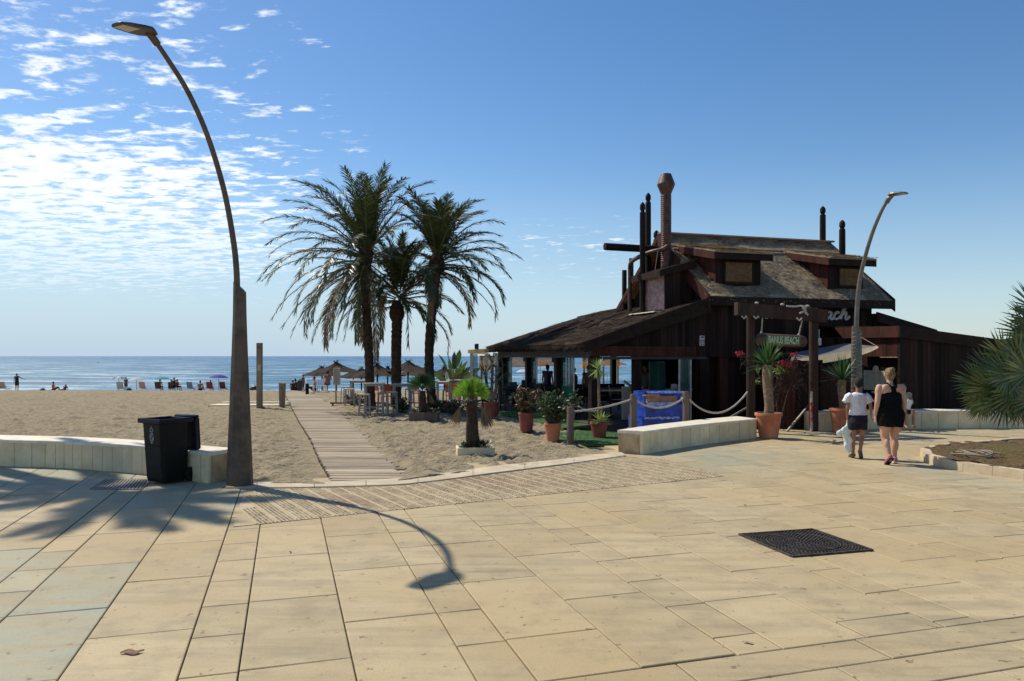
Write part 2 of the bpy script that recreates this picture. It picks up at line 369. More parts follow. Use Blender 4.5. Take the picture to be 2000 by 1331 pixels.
M['gravelleaf'] = mat('dry_fallen_leaf', (.22, .11, .05), (.14, .07, .03), .8, 9)
def flat(name, c, r=.6, tr=0.): 
    if name not in M: M[name] = mat(name, c, tuple(x*.8 for x in c), r, 5, trans=tr)
    return M[name]
# glass
def glassmat(name, col, alpha):
    m = bpy.data.materials.new(name); m.use_nodes = True; t = m.node_tree; b = t.nodes['Principled BSDF']
    b.inputs['Base Color'].default_value = (*col, 1); b.inputs['Roughness'].default_value = .04; b.inputs['Alpha'].default_value = alpha; b.inputs['Specular IOR Level'].default_value = .7
    return m
M['glass'] = glassmat('terrace_glass', (.008, .055, .045), .72)
M['glass_pale'] = glassmat('pale_edge_glass', (.05, .14, .125), .5)
# ================= GROUND =================
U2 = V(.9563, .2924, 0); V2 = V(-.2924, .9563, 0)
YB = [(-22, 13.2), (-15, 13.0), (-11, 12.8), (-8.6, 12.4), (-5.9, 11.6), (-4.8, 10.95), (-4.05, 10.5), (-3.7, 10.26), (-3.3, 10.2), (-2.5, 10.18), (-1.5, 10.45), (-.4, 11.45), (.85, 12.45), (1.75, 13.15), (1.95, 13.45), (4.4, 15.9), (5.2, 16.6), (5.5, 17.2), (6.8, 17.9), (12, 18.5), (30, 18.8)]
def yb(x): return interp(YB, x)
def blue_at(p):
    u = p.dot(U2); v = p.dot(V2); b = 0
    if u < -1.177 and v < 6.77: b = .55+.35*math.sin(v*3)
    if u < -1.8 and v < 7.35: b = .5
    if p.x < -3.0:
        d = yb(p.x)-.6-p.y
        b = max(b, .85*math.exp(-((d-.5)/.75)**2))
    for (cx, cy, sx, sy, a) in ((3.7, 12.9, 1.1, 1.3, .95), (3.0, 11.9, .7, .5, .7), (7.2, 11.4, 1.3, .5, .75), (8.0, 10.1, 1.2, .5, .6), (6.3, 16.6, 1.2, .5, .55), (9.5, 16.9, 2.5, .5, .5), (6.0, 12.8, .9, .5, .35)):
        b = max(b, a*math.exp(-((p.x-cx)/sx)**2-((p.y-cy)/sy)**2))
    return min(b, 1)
rnd = random.Random(3)
mb = MB(); blues = []
def slab(u0, u1, v0, v1):
    g = .0048; c = U2*((u0+u1)/2)+V2*((v0+v1)/2)
    if not (-17 < c.x < 17 and -1.5 < c.y < 19.3): return
    if c.y > yb(c.x)+.3: return
    if math.hypot(c.x-9.9, c.y-10.6) < .0: return
    dz = rnd.uniform(-.0012, .0012); tx = rnd.uniform(-.0015, .0015); o = []
    for (e, z) in ((g, -.03), (g, -.004), (g+.005, 0)):
        for (a, b) in ((u0+e, v0+e), (u1-e, v0+e), (u1-e, v1-e), (u0+e, v1-e)):
            p = U2*a+V2*b; p.z = z+dz+(tx if a > (u0+u1)/2 else -tx); o.append(p)
    mb.add(o, [(8, 9, 10, 11)]+[(r*4+i, r*4+(i+1) % 4, r*4+4+(i+1) % 4, r*4+4+i) for r in range(2) for i in range(4)])
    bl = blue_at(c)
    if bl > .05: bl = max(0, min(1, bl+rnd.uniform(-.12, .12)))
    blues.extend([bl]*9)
for k in range(-16, 17):
    base = -.558+k*1.548
    for (a, w, ln, off) in ((0, .312, .6, 4.38), (.312, .618, 1.2, 4.395), (.93, .618, 1.2, 4.99)):
        ln_off = off+(k*.43 % .6)*(0 if k in (0, 1) else 1)
        for j in range(-10, 24):
            v0 = ln_off+j*ln; v1 = v0+ln
            if base+a > 1.2:
                if v1 <= 3.77: continue
                v0 = max(v0, 3.77)
                if v1-v0 < .05: continue
            slab(base+a, base+a+w, v0, v1)
for r in range(-30, 0):
    v0 = 3.77+r*.305
    for j in range(0, 16):
        u0 = 1.287+j*1.24+((r*.4) % 1.24)-1.24
        if u0+1.24 < 1.35: continue
        slab(max(u0, 1.287), u0+1.24, v0, v0+.305)
m = bpy.data.materials.new('sandy_slabs'); m.use_nodes = True; t = m.node_tree; b = t.nodes['Principled BSDF']; b.inputs['Roughness'].default_value = .72; b.inputs['Specular IOR Level'].default_value = .3
tcn = N(t, 'ShaderNodeTexCoord'); mp1 = N(t, 'ShaderNodeMapping'); L(t, tcn.outputs['Object'], mp1.inputs[0]); mp1.inputs['Rotation'].default_value = (0, 0, R(-17)); mp1.inputs['Scale'].default_value = (.9, 5.5, 1)
def tn(vec, sc, det, ro, dist=0):
    n = N(t, 'ShaderNodeTexNoise'); L(t, vec, n.inputs['Vector']); setin(n, Scale=sc, Detail=det, Roughness=ro, Distortion=dist); return n.outputs[0]
st = tn(mp1.outputs[0], 1.1, 6, .6, .4); fine = tn(tcn.outputs['Object'], 90, 4, .7); big = tn(tcn.outputs['Object'], .35, 4, .6); spot = tn(tcn.outputs['Object'], 9, 3, .72)
def cmix(f, a, b_):
    n = N(t, 'ShaderNodeMix', data_type='RGBA')
    if isinstance(f, float): n.inputs[0].default_value = f
    else: L(t, f, n.inputs[0])
    for i, x in ((6, a), (7, b_)):
        if isinstance(x, tuple): n.inputs[i].default_value = (*x, 1)
        else: L(t, x, n.inputs[i])
    return n.outputs[2]
c0 = cmix(mapr(t, st, .40, .66), (.475, .385, .225), (.375, .305, .178))
c0 = cmix(mapr(t, big, .40, .62), c0, (.435, .332, .172))
c0 = cmix(mth(t, 'MULTIPLY', mapr(t, st, .60, .74), .42), c0, (.27, .22, .14))
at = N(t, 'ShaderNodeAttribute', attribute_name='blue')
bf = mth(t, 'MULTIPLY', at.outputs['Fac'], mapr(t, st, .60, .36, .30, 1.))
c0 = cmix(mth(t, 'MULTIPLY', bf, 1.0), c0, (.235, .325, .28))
md = tn(tcn.outputs['Object'], 2.6, 9, .72)
c0 = cmix(mapr(t, md, .47, .66, 0, .42), c0, (.25, .20, .125))
c0 = cmix(mapr(t, md, .36, .26, 0, .35), c0, (.58, .49, .33))
c0 = cmix(mapr(t, fine, .42, .66, .0, .38), c0, (.26, .21, .15))
c0 = cmix(mapr(t, spot, .635, .69, 0, .8), c0, (.17, .12, .075))
geo = N(t, 'ShaderNodeNewGeometry'); hv = N(t, 'ShaderNodeHueSaturation'); L(t, c0, hv.inputs['Color']); L(t, mapr(t, geo.outputs['Random Per Island'], 0, 1, (.90), 1.06, False), hv.inputs['Value'])
L(t, hv.outputs[0], b.inputs['Base Color'])
bp = N(t, 'ShaderNodeBump'); bp.inputs['Strength'].default_value = .35; bp.inputs['Distance'].default_value = .004; L(t, mth(t, 'ADD', fine, mth(t, 'MULTIPLY', st, 1.6)), bp.inputs['Height']); L(t, bp.outputs[0], b.inputs['Normal'])
M['slabs'] = m
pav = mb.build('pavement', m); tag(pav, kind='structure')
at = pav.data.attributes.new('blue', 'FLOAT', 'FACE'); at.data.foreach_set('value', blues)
mb = MB(); mb.quad(V(-17, -2, -.022), V(17, -2, -.022), V(17, 19.3, -.022), V(-17, 19.3, -.022))
# keep the mortar bed only on the plaza side
mb = MB(); xs = [x for x, y in YB]
for (x0, y0), (x1, y1) in zip(YB, YB[1:]): mb.quad(V(x0, -2, -.02), V(x1, -2, -.02), V(x1, y1+.1, -.02), V(x0, y0+.1, -.02))
tag(mb.build('mortar_bed', mat('joint_dirt', (.10, .075, .05), (.05, .04, .03), .95, 20)), kind='structure')

# far ground behind / outside so nothing ends in a void
mb = MB(); mb.quad(V(-400, -60, -.6), V(400, -60, -.6), V(400, 8, -.6), V(-400, 8, -.6))
mb.quad(V(-60, -60, -.05), V(60, -60, -.05), V(60, -2.0, -.05), V(-60, -2.0, -.05))
mb.quad(V(-60, -2.0, -.05), V(-17, -2.0, -.05), V(-17, 13, -.05), V(-60, 13, -.05))
mb.quad(V(17, -2.0, -.05), V(60, -2.0, -.05), V(60, 18.8, -.05), V(17, 18.8, -.05))
tag(mb.build('ground', mat('outer_paving', (.45, .36, .23), (.38, .30, .2), .8, 1)), kind='structure')

# tactile strip
A0, A1 = G(455, 1030), G(1412, 931)
outer = [G(478, 956), G(640, 954), G(790, 949), G(950, 929), G(1100, 910), G(1215, 893), G(1292, 897)]
poly = [A0]+outer+[A1]
def inpoly(p, pl):
    c = False; n = len(pl)
    for i in range(n):
        a = pl[i]; b_ = pl[i-1]
        if (a.y > p.y) != (b_.y > p.y) and p.x < (b_.x-a.x)*(p.y-a.y)/(b_.y-a.y)+a.x: c = not c
    return c
mb = MB(); mb.add([V(p.x, p.y, .005) for p in poly], [tuple(range(len(poly)))])
d1 = V(.53, -.848, 0).normalized(); d2 = V(.848, .53, 0).normalized()
rr_ = random.Random(5)
for i in range(-60, 80):
    off = i*.205; t0 = None
    k = -14.0; run = []
    for j in range(0, 440):
        q = d2*off+d1*(-12.+j*.05)
        if inpoly(q, poly): run.append(q)
    if len(run) > 2:
        a = run[0]; b_ = run[-1]; mb.cur = 1
        mb.hexa([a-d2*.009+V(0, 0, .004), a+d2*.009+V(0, 0, .004), b_+d2*.009+V(0, 0, .004), b_-d2*.009+V(0, 0, .004), a-d2*.006+V(0, 0, .012), a+d2*.006+V(0, 0, .012), b_+d2*.006+V(0, 0, .012), b_-d2*.006+V(0, 0, .012)])
        mb.cur = 0
        for q in run:
            for s_ in (.045, .085, .125, .165):
                w = q+d2*s_+d1*(.012 if s_ in (.045, .125) else -.012)
                if not inpoly(w, poly): continue
                h = .0105+rr_.uniform(-.002, .002); e = .0135; f_ = .009
                vs = [w-d1*e-d2*e, w+d1*e-d2*e, w+d1*e+d2*e, w-d1*e+d2*e]; tp = [w-d1*f_-d2*f_, w+d1*f_-d2*f_, w+d1*f_+d2*f_, w-d1*f_+d2*f_]
                mb.add([V(x.x, x.y, .004) for x in vs]+[V(x.x, x.y, h) for x in tp], [(4, 5, 6, 7), (0, 1, 5, 4), (1, 2, 6, 5), (2, 3, 7, 6), (3, 0, 4, 7)])
for j in range(0, 60):   # cross joints
    pass
tag(mb.build('tactile_paving', [mat('studded_paver', (.48, .385, .24), (.36, .285, .175), .85, 3, .4, 60, isl=.25, hue2=(.32, .22, .14)), mat('paver_rib', (.50, .41, .26), (.40, .32, .20), .8, 8)]), kind='structure')

# kerb between sand and paving
ko = [(440, 945.5), (478, 944.5), (560, 944.5), (640, 943.5), (715, 941), (790, 936), (870, 927), (950, 915), (1025, 907), (1100, 899), (1160, 891), (1212, 884)]
ki = [(440, 955), (478, 955), (560, 955), (640, 953.5), (715, 951.5), (790, 948), (870, 939), (950, 928), (1025, 918.5), (1100, 909), (1160, 901), (1222, 892)]
mb = MB()
po = catmull([G(*q) for q in ko], 3); pi_ = catmull([G(*q) for q in ki], 3)
for i in range(0, len(po)-1):
    a, b_, c, d = pi_[i], pi_[i+1], po[i+1], po[i]; e = .004 if i % 4 == 3 else 0.; s_ = .004 if i % 4 == 0 else 0.
    a2 = a+(b_-a).normalized()*s_; d2_ = d+(c-d).normalized()*s_; b2 = b_-(b_-a).normalized()*e; c2 = c-(c-d).normalized()*e
    lo = [V(q.x, q.y, -.1) for q in (a2, b2, c2, d2_)]; hi = [V(q.x, q.y, .022) for q in (a2, b2, c2, d2_)]
    mb.hexa(lo+hi)
tag(mb.build('kerb', mat('pale_kerb_stone', (.56, .47, .33), (.44, .36, .25), .8, 3, .3, 50, isl=.06)), kind='structure')

# sand
WL = [(10.3, (640, 947)), ]
walkL = [(647, 943), (635, 920), (622, 897), (606, 860), (585, 827), (571, 801), (560, 777), (555, 768)]
walkR = [(796, 939), (765, 908), (740, 885), (697, 842), (650, 797), (622, 777), (604, 768)]
def wl(lst):
    o = []
    for q in lst:
        p = S(*q); o.append((p.y, p.x))
    o.sort(); return o
WLx, WRx = wl(walkL), wl(walkR)
def sand_h(x, y):
    z = gz(y)
    q = V(x, y, 0)
    n = noise.noise(q*1.9)*.045+noise.noise(V(x*1.1, y*1.6, 8))*.045*min(1, y/25)+noise.noise(q*4.6+V(3, 1, 7))*.080+noise.noise(q*9.5+V(1, 5, 2))*.034*(1 if y < 24 else .4)+noise.noise(V(x*.5, y*.5, 4))*.05
    a = abs(noise.noise(q*3.1+V(9, 9, 0))); n += -.030*max(0, 1-a*5)
    if y > 30: n += noise.noise(V(x*1.2, y*.8, 2))*.03
    k = 1.
    if 10 < y < 50:
        l = interp(WLx, y); r = interp(WRx, y)
        if l-.5 < x < r+.35:
            if l < x < r-.12: k = 0
            elif x <= l: k = min(1, (l-x)/.5)
            else: k = min(1, max(0, (x-(r-.12))/.45))
        n = n*k-(1-k)*.035+(.028 if x > r-.1 and x < r+.5 else 0)
    d = y-yb(x)
    kk = max(0, min(1, d/.6)); n = n*(.25+.75*kk)+.030*(1-kk)
    if d < -.12: return -.30
    # restaurant platform and turf area
    if x > 1.2 and y > 13.0:
        e = min(1, (x-1.2)/.6, (y-13.)/.8); n = n*(1-.8*e)-.05*e
        lu = (x-2.33)*.9588+(y-20.2)*.284; lv = -(x-2.33)*.284+(y-20.2)*.9588
        if lu > -.8 and -4 < lv < 10: n -= .22*min(1, (lu+.8)/.4, (lv+4)/.4, (10-lv)/.4)
    return z+n
ys = [9.7]
while ys[-1] < 50: ys.append(ys[-1]*(1+.0034))
while ys[-1] < 96: ys.append(ys[-1]*1.012)
NX = 420; vs = []; fs = []
for y in ys:
    for i in range(NX+1):
        r = -1.35+2.7*i/NX; r = math.copysign(abs(r)**1.0, r); x = r*max(y, 9.)*1.0
        vs.append((x, y, sand_h(x, y)))
for j in range(len(ys)-1):
    for i in range(NX):
        a = j*(NX+1)+i; fs.append((a, a+1, a+NX+2, a+NX+1))
mb = MB(); mb.v = vs; mb.f = fs; mb.m = [0]*len(fs)
M['sand'] = mat('beach_sand', (.35, .29, .19), (.24, .20, .13), .95, 7., 1., 16, spec=.15, hue2=(.31, .25, .155), dist=.06)
sand = mb.build('sand', M['sand'], smooth='all'); tag(sand, kind='structure')
# far beach flanks
mb = MB()
for sgn in (-1, 1):
    a = []
    for y in (5, 13.4, 30, 48.5, 60, 75, 96):
        a.append((V(sgn*max(y, 9.7)*1.34, y, gz(y)-.02), V(sgn*400, y, gz(y)-.02)))
    for (p, q), (r_, s_) in zip(a, a[1:]): mb.quad(p, q, s_, r_)
tag(mb.build('beach_flank', M['sand']), kind='structure')

# sea: real waves near the shore, fading into fine bump
m = bpy.data.materials.new('sea_water'); m.use_nodes = True; t = m.node_tree; b = t.nodes['Principled BSDF']
tcn = N(t, 'ShaderNodeTexCoord'); mp1 = N(t, 'ShaderNodeMapping'); L(t, tcn.outputs['Object'], mp1.inputs[0]); mp1.inputs['Scale'].default_value = (.35, 1, 1)
w1 = tn(mp1.outputs[0], .16, 7, .68, .3); w2 = tn(mp1.outputs[0], .06, 4, .6); w3 = tn(mp1.outputs[0], 1.0, 5, .65)
mp2 = N(t, 'ShaderNodeMapping'); L(t, tcn.outputs['Object'], mp2.inputs[0]); mp2.inputs['Scale'].default_value = (.02, .16, 1); swell = tn(mp2.outputs[0], 1., 6, .6)
spx = N(t, 'ShaderNodeSeparateXYZ'); L(t, tcn.outputs['Object'], spx.inputs[0])
far = mapr(t, spx.outputs[1], 80, 900)
base = cmix(far, (.095, .235, .31), (.035, .12, .26))
base = cmix(mapr(t, swell, .42, .62), base, (.05, .16, .27))
base = cmix(mth(t, 'MULTIPLY', mapr(t, w1, .53, .60), .65), base, (.50, .62, .68))  # pale ripple glints painted into the water colour
base = cmix(mth(t, 'MULTIPLY', mapr(t, w1, .49, .42), .85), base, (.025, .09, .17))  # dark sides of the ripples painted into the water colour
L(t, base, b.inputs['Base Color']); b.inputs['Roughness'].default_value = .38; b.inputs['Specular IOR Level'].default_value = .12
bp = N(t, 'ShaderNodeBump'); bp.inputs['Strength'].default_value = 1.; bp.inputs['Distance'].default_value = .6
L(t, w3, bp.inputs['Height']); L(t, bp.outputs[0], b.inputs['Normal'])
ys = [70]; 
while ys[-1] < 420: ys.append(ys[-1]+max(.35, (ys[-1]-60)*.012))
ys += [600, 1000, 2500, 8000, 25000]
NXw = 220; vs = []; fs = []
for y in ys:
    for i in range(NXw+1):
        x = (-1+2*i/NXw)*max(1.3*y, 110)
        h = 0
        if y < 420: h = (noise.noise(V(x*.05, y*.35, 0))*.16+noise.noise(V(x*.2, y*.9, 3))*.07)*min(1, max(0, (420-y)/200))*min(1, (y-70)/20+.2)
        vs.append((x, y, -2.03+h))
for j in range(len(ys)-1):
    for i in range(NXw):
        a = j*(NXw+1)+i; fs.append((a, a+1, a+NXw+2, a+NXw+1))
mb = MB(); mb.v = vs; mb.f = fs; mb.m = [0]*len(fs)
tag(mb.build('sea', m, smooth='all'), kind='structure')
mb = MB(); mb.quad(V(-25000, 60, -2.75), V(25000, 60, -2.75), V(25000, 25000, -2.75), V(-25000, 25000, -2.75))
tag(mb.build('sea_bed', M['sand']), kind='structure')

# boardwalk
mb = MB(); y = 10.42; rp = random.Random(9)
while y < 47.5:
    l = interp(WLx, y); r = interp(WRx, y); dp = .125; gp = .012
    l += rp.uniform(-.012, .012); rr2 = r+rp.uniform(-.02, .18); z = gz(y)
    zc = z+.012+rp.uniform(-.004, .004); sk = rp.uniform(-.006, .006)
    if y < 15: rr2 -= max(0, noise.noise(V(y*1.3, 0, 0)))*.3
    mb.hexa([V(l, y+sk, zc-.06), V(rr2, y-sk, zc-.06), V(rr2, y+dp-sk, zc-.06), V(l, y+dp+sk, zc-.06), V(l, y+sk, zc), V(rr2, y-sk, zc+sk*.4), V(rr2, y+dp-sk, zc+sk*.4), V(l, y+dp+sk, zc)])
    y += dp+gp
tag(mb.build('boardwalk', M['plank']), kind='structure')

# ================= BENCH WALLS =================
def bench(front, back, h, name, label, jn, stain_end=None):
    root = thing(name, label, 'bench wall', front[0].copy())
    f = catmull(front, jn); bk = catmull(back, jn); off = front[0]
    mbw = MB(); mbc = MB()
    cum = 0
    def seg(k):
        return f[k], f[k+1], bk[k+1], bk[k]
    for k in range(len(f)-1):
        a, b_, c, d = seg(k); e = (b_-a).normalized()*.005; e2 = (c-d).normalized()*.005
        q = [a+e, b_-e, c-e2, d+e2]
        mbw.hexa([V(x.x, x.y, -.12) for x in q]+[V(x.x, x.y, h-.052) for x in q])
        n_ = (a-d).normalized()*.018
        q = [a+n_, b_+n_, c-n_, d-n_]
        mbc.hexa([V(x.x, x.y, h-.05) for x in q]+[V(x.x, x.y, h-.008) for x in q])
        q2 = [x+(n_*-.6 if i < 2 else n_*.6) for i, x in enumerate(q)]
        o = [V(x.x, x.y, h-.008) for x in q]+[V(x.x, x.y, h) for x in q2]
        mbc.add(o, [(4, 5, 6, 7), (0, 1, 5, 4), (1, 2, 6, 5), (2, 3, 7, 6), (3, 0, 4, 7)])
    mbw.build('cladding', M['cream'], root, off=off); mbc.build('coping', M['coping'], root, off=off)
    for e_ in (stain_end or []):
        a, d = (f[0], bk[0]) if e_ == 0 else (f[-1], bk[-1]); out = (f[0]-f[1]).normalized() if e_ == 0 else (f[-1]-f[-2]).normalized()
        m3 = MB(); aa = a.lerp(d, .12); dd = d.lerp(a, .04); o1 = out*.004; o2 = out*.022
        m3.hexa([V(*(aa+o1).xy, .0), V(*(dd+o1).xy, .0), V(*(dd+o2).xy, .0), V(*(aa+o2).xy, .0), V(*(aa+o1).xy, h-.06), V(*(dd+o1).xy, h-.06), V(*(dd+o2).xy, h-.06), V(*(aa+o2).xy, h-.06)])
        m3.build('end_panel', M['stain'], root, off=off)
    return root
bench([V(-4.17, 10.2, 0), V(-5.48, 11.0, 0), V(-6.65, 11.48, 0), V(-7.9, 11.78, 0), V(-11, 12.2, 0), V(-15, 12.3, 0)],
      [V(-3.98, 10.68, 0), V(-4.95, 11.2, 0), V(-6.2, 11.85, 0), V(-7.9, 12.35, 0), V(-11, 12.8, 0), V(-15, 12.95, 0)], .425, 'bench_wall', 'long low cream stone bench wall curving behind the wheelie bin', 6, [0])
bench([V(2.32, 13.2, 0), V(3.02, 13.93, 0), V(3.69, 14.58, 0), V(4.46, 15.25, 0), V(5.23, 15.86, 0)],
      [V(1.92, 13.42, 0), V(2.72, 14.4, 0), V(3.42, 15.1, 0), V(4.2, 15.85, 0), V(5.0, 16.5, 0)], .415, 'bench_wall', 'short cream stone bench wall with a stained brown end, running to the potted yucca by the gate', 3, [0])
bench([V(7.12, 17.3, 0), V(8.57, 17.74, 0), V(9.86, 17.87, 0), V(12.5, 18.0, 0), V(16, 18.0, 0), V(21, 17.4, 0)],
      [V(7.0, 17.85, 0), V(8.5, 18.27, 0), V(9.86, 18.42, 0), V(12.5, 18.55, 0), V(16, 18.55, 0), V(21.2, 17.95, 0)], .44, 'bench_wall', 'cream bench wall behind the walking woman, along the dark timber wing', 5)

# ================= LEFT WHEELIE BIN =================
def wheelie():
    r = thing('wheelie_bin', 'dark green wheelie bin with dark blue lid hanging open before the curved bench wall', 'bin', (-4.80, 10.30, 0), R(-31)); r.scale = (.86, .86, 1)
    b_ = MB()
    rings = [(.0, .455, .42), (.05, .465, .45), (.80, .50, .52), (.83, .50, .52)]
    vs = []
    for z, w, d in rings:
        c = .04
        for (x, y) in ((-w/2+c, -d/2), (w/2-c, -d/2), (w/2, -d/2+c), (w/2, d/2-c), (w/2-c, d/2), (-w/2+c, d/2), (-w/2, d/2-c), (-w/2, -d/2+c)): vs.append(V(x, y+.02*(z < .1), z+.03))
    fs = [tuple(reversed(range(8)))]+[(i*8+k, i*8+(k+1) % 8, i*8+8+(k+1) % 8, i*8+8+k) for i in range(3) for k in range(8)]
    # hollow: inner walls
    n0 = len(vs)
    for q in vs[24:32]: vs.append(V(q.x*.93, q.y*.93, q.z))
    for q in vs[24:32]: vs.append(V(q.x*.85, q.y*.85, .25))
    fs += [(24+k, 24+(k+1) % 8, n0+(k+1) % 8, n0+k) for k in range(8)]+[(n0+k, n0+(k+1) % 8, n0+8+(k+1) % 8, n0+8+k) for k in range(8)]+[tuple(range(n0+8, n0+16))]
    b_.add(vs, fs)
    b_.box((0, -.25, .03+.50), (.36, .016, .010)); b_.box((0, .1, .07), (.42, .1, .06))
    b_.build('body', M['bin'], r)
    rim = MB()
    for (c, d) in (((0, -.285, .865), (.58, .045, .065)), ((0, .285, .865), (.58, .045, .05)), ((-.272, 0, .865), (.045, .56, .06)), ((.272, 0, .865), (.045, .56, .06))): rim.box(c, d, bev=.01)
    for s_ in (-1, 1): rim.box((s_*.2, .32, .86), (.035, .10, .04), bev=.008)
    rim.tube([V(-.26, .36, .865), V(.26, .36, .865)], .016, 8)
    rim.build('rim', M['binlid'], r)
    lid = MB(); Mx = Matrix.Rotation(R(4), 3, 'X')
    lid.box((0, .40, .66), (.56, .045, .46), M=Mx, bev=.02); lid.box((0, .375, .90), (.50, .12, .035), bev=.012)
    for s_ in (-1, 1): lid.box((s_*.27, .385, .66), (.02, .08, .44), M=Mx, bev=.006)
    lid.box((0, .385, .44), (.54, .09, .02), M=Mx, bev=.006)
    lid.build('lid', M['binlid'], r)
    w = None
    for s_ in (-1, 1):
        wm = MB(); wm.tube([V(s_*.215, .275, .10), V(s_*.27, .275, .10)], .10, 20); wh = wm.build('wheel', M['rubber'], r)
        hm = MB(); hm.tube([V(s_*.21, .275, .10), V(s_*.277, .275, .10)], .045, 14); hm.build('hub', M['bin'], wh)
    ax = MB(); ax.tube([V(-.2, .25, .10), V(.2, .25, .10)], .012, 8); ax.build('axle', M['darkmetal'], r)
    # crest: crown over a shield with an S-like ribbon
    e = MB(); yy = -.262; zc = .70
    def stroke(pts, w=.0045): e.tube([V(x, yy+(.80-(zc+z))*.052+.006, zc+z) for x, z in pts], w, 5)
    ov = [(.047*math.cos(a), .062*math.sin(a)-.06) for a in [i*math.pi/9 for i in range(19)]]; stroke(ov, .005)
    stroke([(.026, -.025), (.010, -.012), (-.012, -.022), (-.010, -.045), (.016, -.065), (.020, -.09), (0, -.105), (-.022, -.092)], .007)
    stroke([(-.030, -.03), (-.028, -.085)], .005); stroke([(.033, -.045), (.031, -.09)], .004)
    stroke([(-.032, -.122), (0, -.150), (.032, -.122)], .005); stroke([(-.02, -.128), (.02, -.128)], .004)
    stroke([(-.036, .018), (-.044, .048), (-.022, .066), (0, .072), (.022, .066), (.044, .048), (.036, .018), (-.036, .018)], .005)
    stroke([(-.016, .02), (-.024, .048), (-.008, .066)], .004); stroke([(.016, .02), (.024, .048), (.008, .066)], .004); stroke([(0, .07), (0, .10)], .003)
    stroke([(-.012, .088), (.012, .088)], .003)
    e.build('crest', M['emblem'], r)
wheelie()

# ================= LAMPS =================
def lamp(label, basep, up, lean, pts, r0, head_at, head_tip, wrap, msteel):
    r = thing('street_lamp', label, 'street lamp', basep)
    m1 = MB(); prof = up
    vs = []; nn = 8
    for (z, w, d) in prof:
        for k in range(nn):
            a = math.pi/8+2*math.pi*k/nn; s_ = 1.082
            vs.append(V(w/2*s_*math.cos(a)*1.0, d/2*s_*math.sin(a), z))
    top = len(prof)-1
    for k in range(nn): vs[top*nn+k].z += -.02-.07*(vs[top*nn+k].x/(prof[-1][1]/2))
    m1.add(vs, [tuple(reversed(range(nn))), tuple(range(top*nn, top*nn+nn))]+[(i*nn+k, i*nn+(k+1) % nn, (i+1)*nn+(k+1) % nn, (i+1)*nn+k) for i in range(top) for k in range(nn)])
    m1.box((0, 0, .004), (prof[0][1]*1.12, prof[0][2]*1.12, .012))
    m1.build('base_column', msteel, r)
    arm = MB(); c = catmull(pts, 6); n = len(c)
    arm.tube(c, [r0*(1-.35*i/n) for i in range(n)], 12); a_ = arm.build('curved_arm', msteel, r, smooth=True)
    h = MB(); jp = Vector(head_at); tp = Vector(head_tip); d = (tp-jp).normalized(); s_ = d.cross(V(0, 0, 1)).normalized(); u = s_.cross(d)
    ln = (tp-jp).length; jn = MB(); jn.tube([Vector(pts[-2])*.35+Vector(pts[-1])*.65, Vector(pts[-1]), jp+d*.05], [r0*1.05, r0*1.1, r0*.7], 10); jn.build('joint', msteel, a_)
    sec = [(-.06, .05, .03), (0, .10, .05), (.12, .135, .06), (.35, .145, .052), (.75, .13, .034), (.95, .10, .022), (1., .07, .012)]
    vs = []
    for (t_, w, th) in sec:
        for (x, z) in ((-w, 0), (-w*.98, -.012), (w*.98, -.012), (w, 0), (w*.82, th*.75), (w*.4, th), (-w*.4, th), (-w*.82, th*.75)):
            vs.append(jp+d*(t_*ln if t_ > 0 else t_)+s_*x+u*z)
    k8 = 8; h.add(vs, [tuple(reversed(range(8))), tuple(range(48, 56))]+[(i*8+k, i*8+(k+1) % 8, i*8+8+(k+1) % 8, i*8+8+k) for i in range(6) for k in range(8)])
    ho = h.build('lamp_head', M['steel'] if msteel == M['steel'] else msteel, r)
    ls = MB(); q0, q1 = .48, .93
    def bp_(t_, w, z): return jp+d*t_*ln+s_*w+u*z
    ls.hexa([bp_(q0, -.095, -.018), bp_(q0, .095, -.018), bp_(q1, .075, -.018), bp_(q1, -.075, -.018), bp_(q0, -.095, -.011), bp_(q0, .095, -.011), bp_(q1, .075, -.011), bp_(q1, -.075, -.011)])
    ls.build('lens', M['lens'], ho)
    if wrap:
        w_ = MB(); z0, z1 = wrap; pts2 = []; k = 0
        while True:
            z = z0+k*.008
            if z > z1: break
            a = k*.55; rad = interp([(p[0], p[1]) for p in prof], z)/2+.004
            pts2.append(V(rad*math.cos(a), rad*math.sin(a), z)); k += 1
        w_.tube(pts2, .010, 5); w_.build('rope_wrap', M['steel_grey'], r)
    return r
LB = V(-3.66, 9.98, 0)
def ll(px, Y, py): return P(px, py, Y)-LB
lamp('tall brown steel lamp arching left over the pavement beside the wheelie bin', LB, [(0, .335, .26), (.35, .305, .24), (1.75, .20, .16), (2.3, .165, .14), (2.70, .155, .13)], None,
     [ll(463, 9.98, 590), ll(462, 9.98, 530), ll(455, 9.93, 465), ll(437, 9.82, 370), ll(405, 9.58, 265), ll(366, 9.3, 178), ll(322, 9.02, 108), ll(300, 8.88, 76)], .042, ll(294, 8.82, 66), ll(226, 8.40, 47), None, M['steel'])
RB = V(8.215, 17.7, 0)
def lr(px, Y, py): return P(px, py, Y)-RB
lamp('grey lamp with a rope-wrapped base, arching right in front of the dark timber building', RB, [(0, .26, .24), (1.0, .235, .21), (2.0, .215, .19), (2.42, .20, .17)], None,
     [lr(1672, 17.7, 655), lr(1674, 17.7, 600), lr(1679, 17.65, 550), lr(1689, 17.5, 505), lr(1704, 17.3, 455), lr(1722, 17.1, 412), lr(1736, 16.95, 388)], .055, lr(1741, 16.9, 381), lr(1771, 16.6, 377), (.05, 2.36), M['steel_grey'])

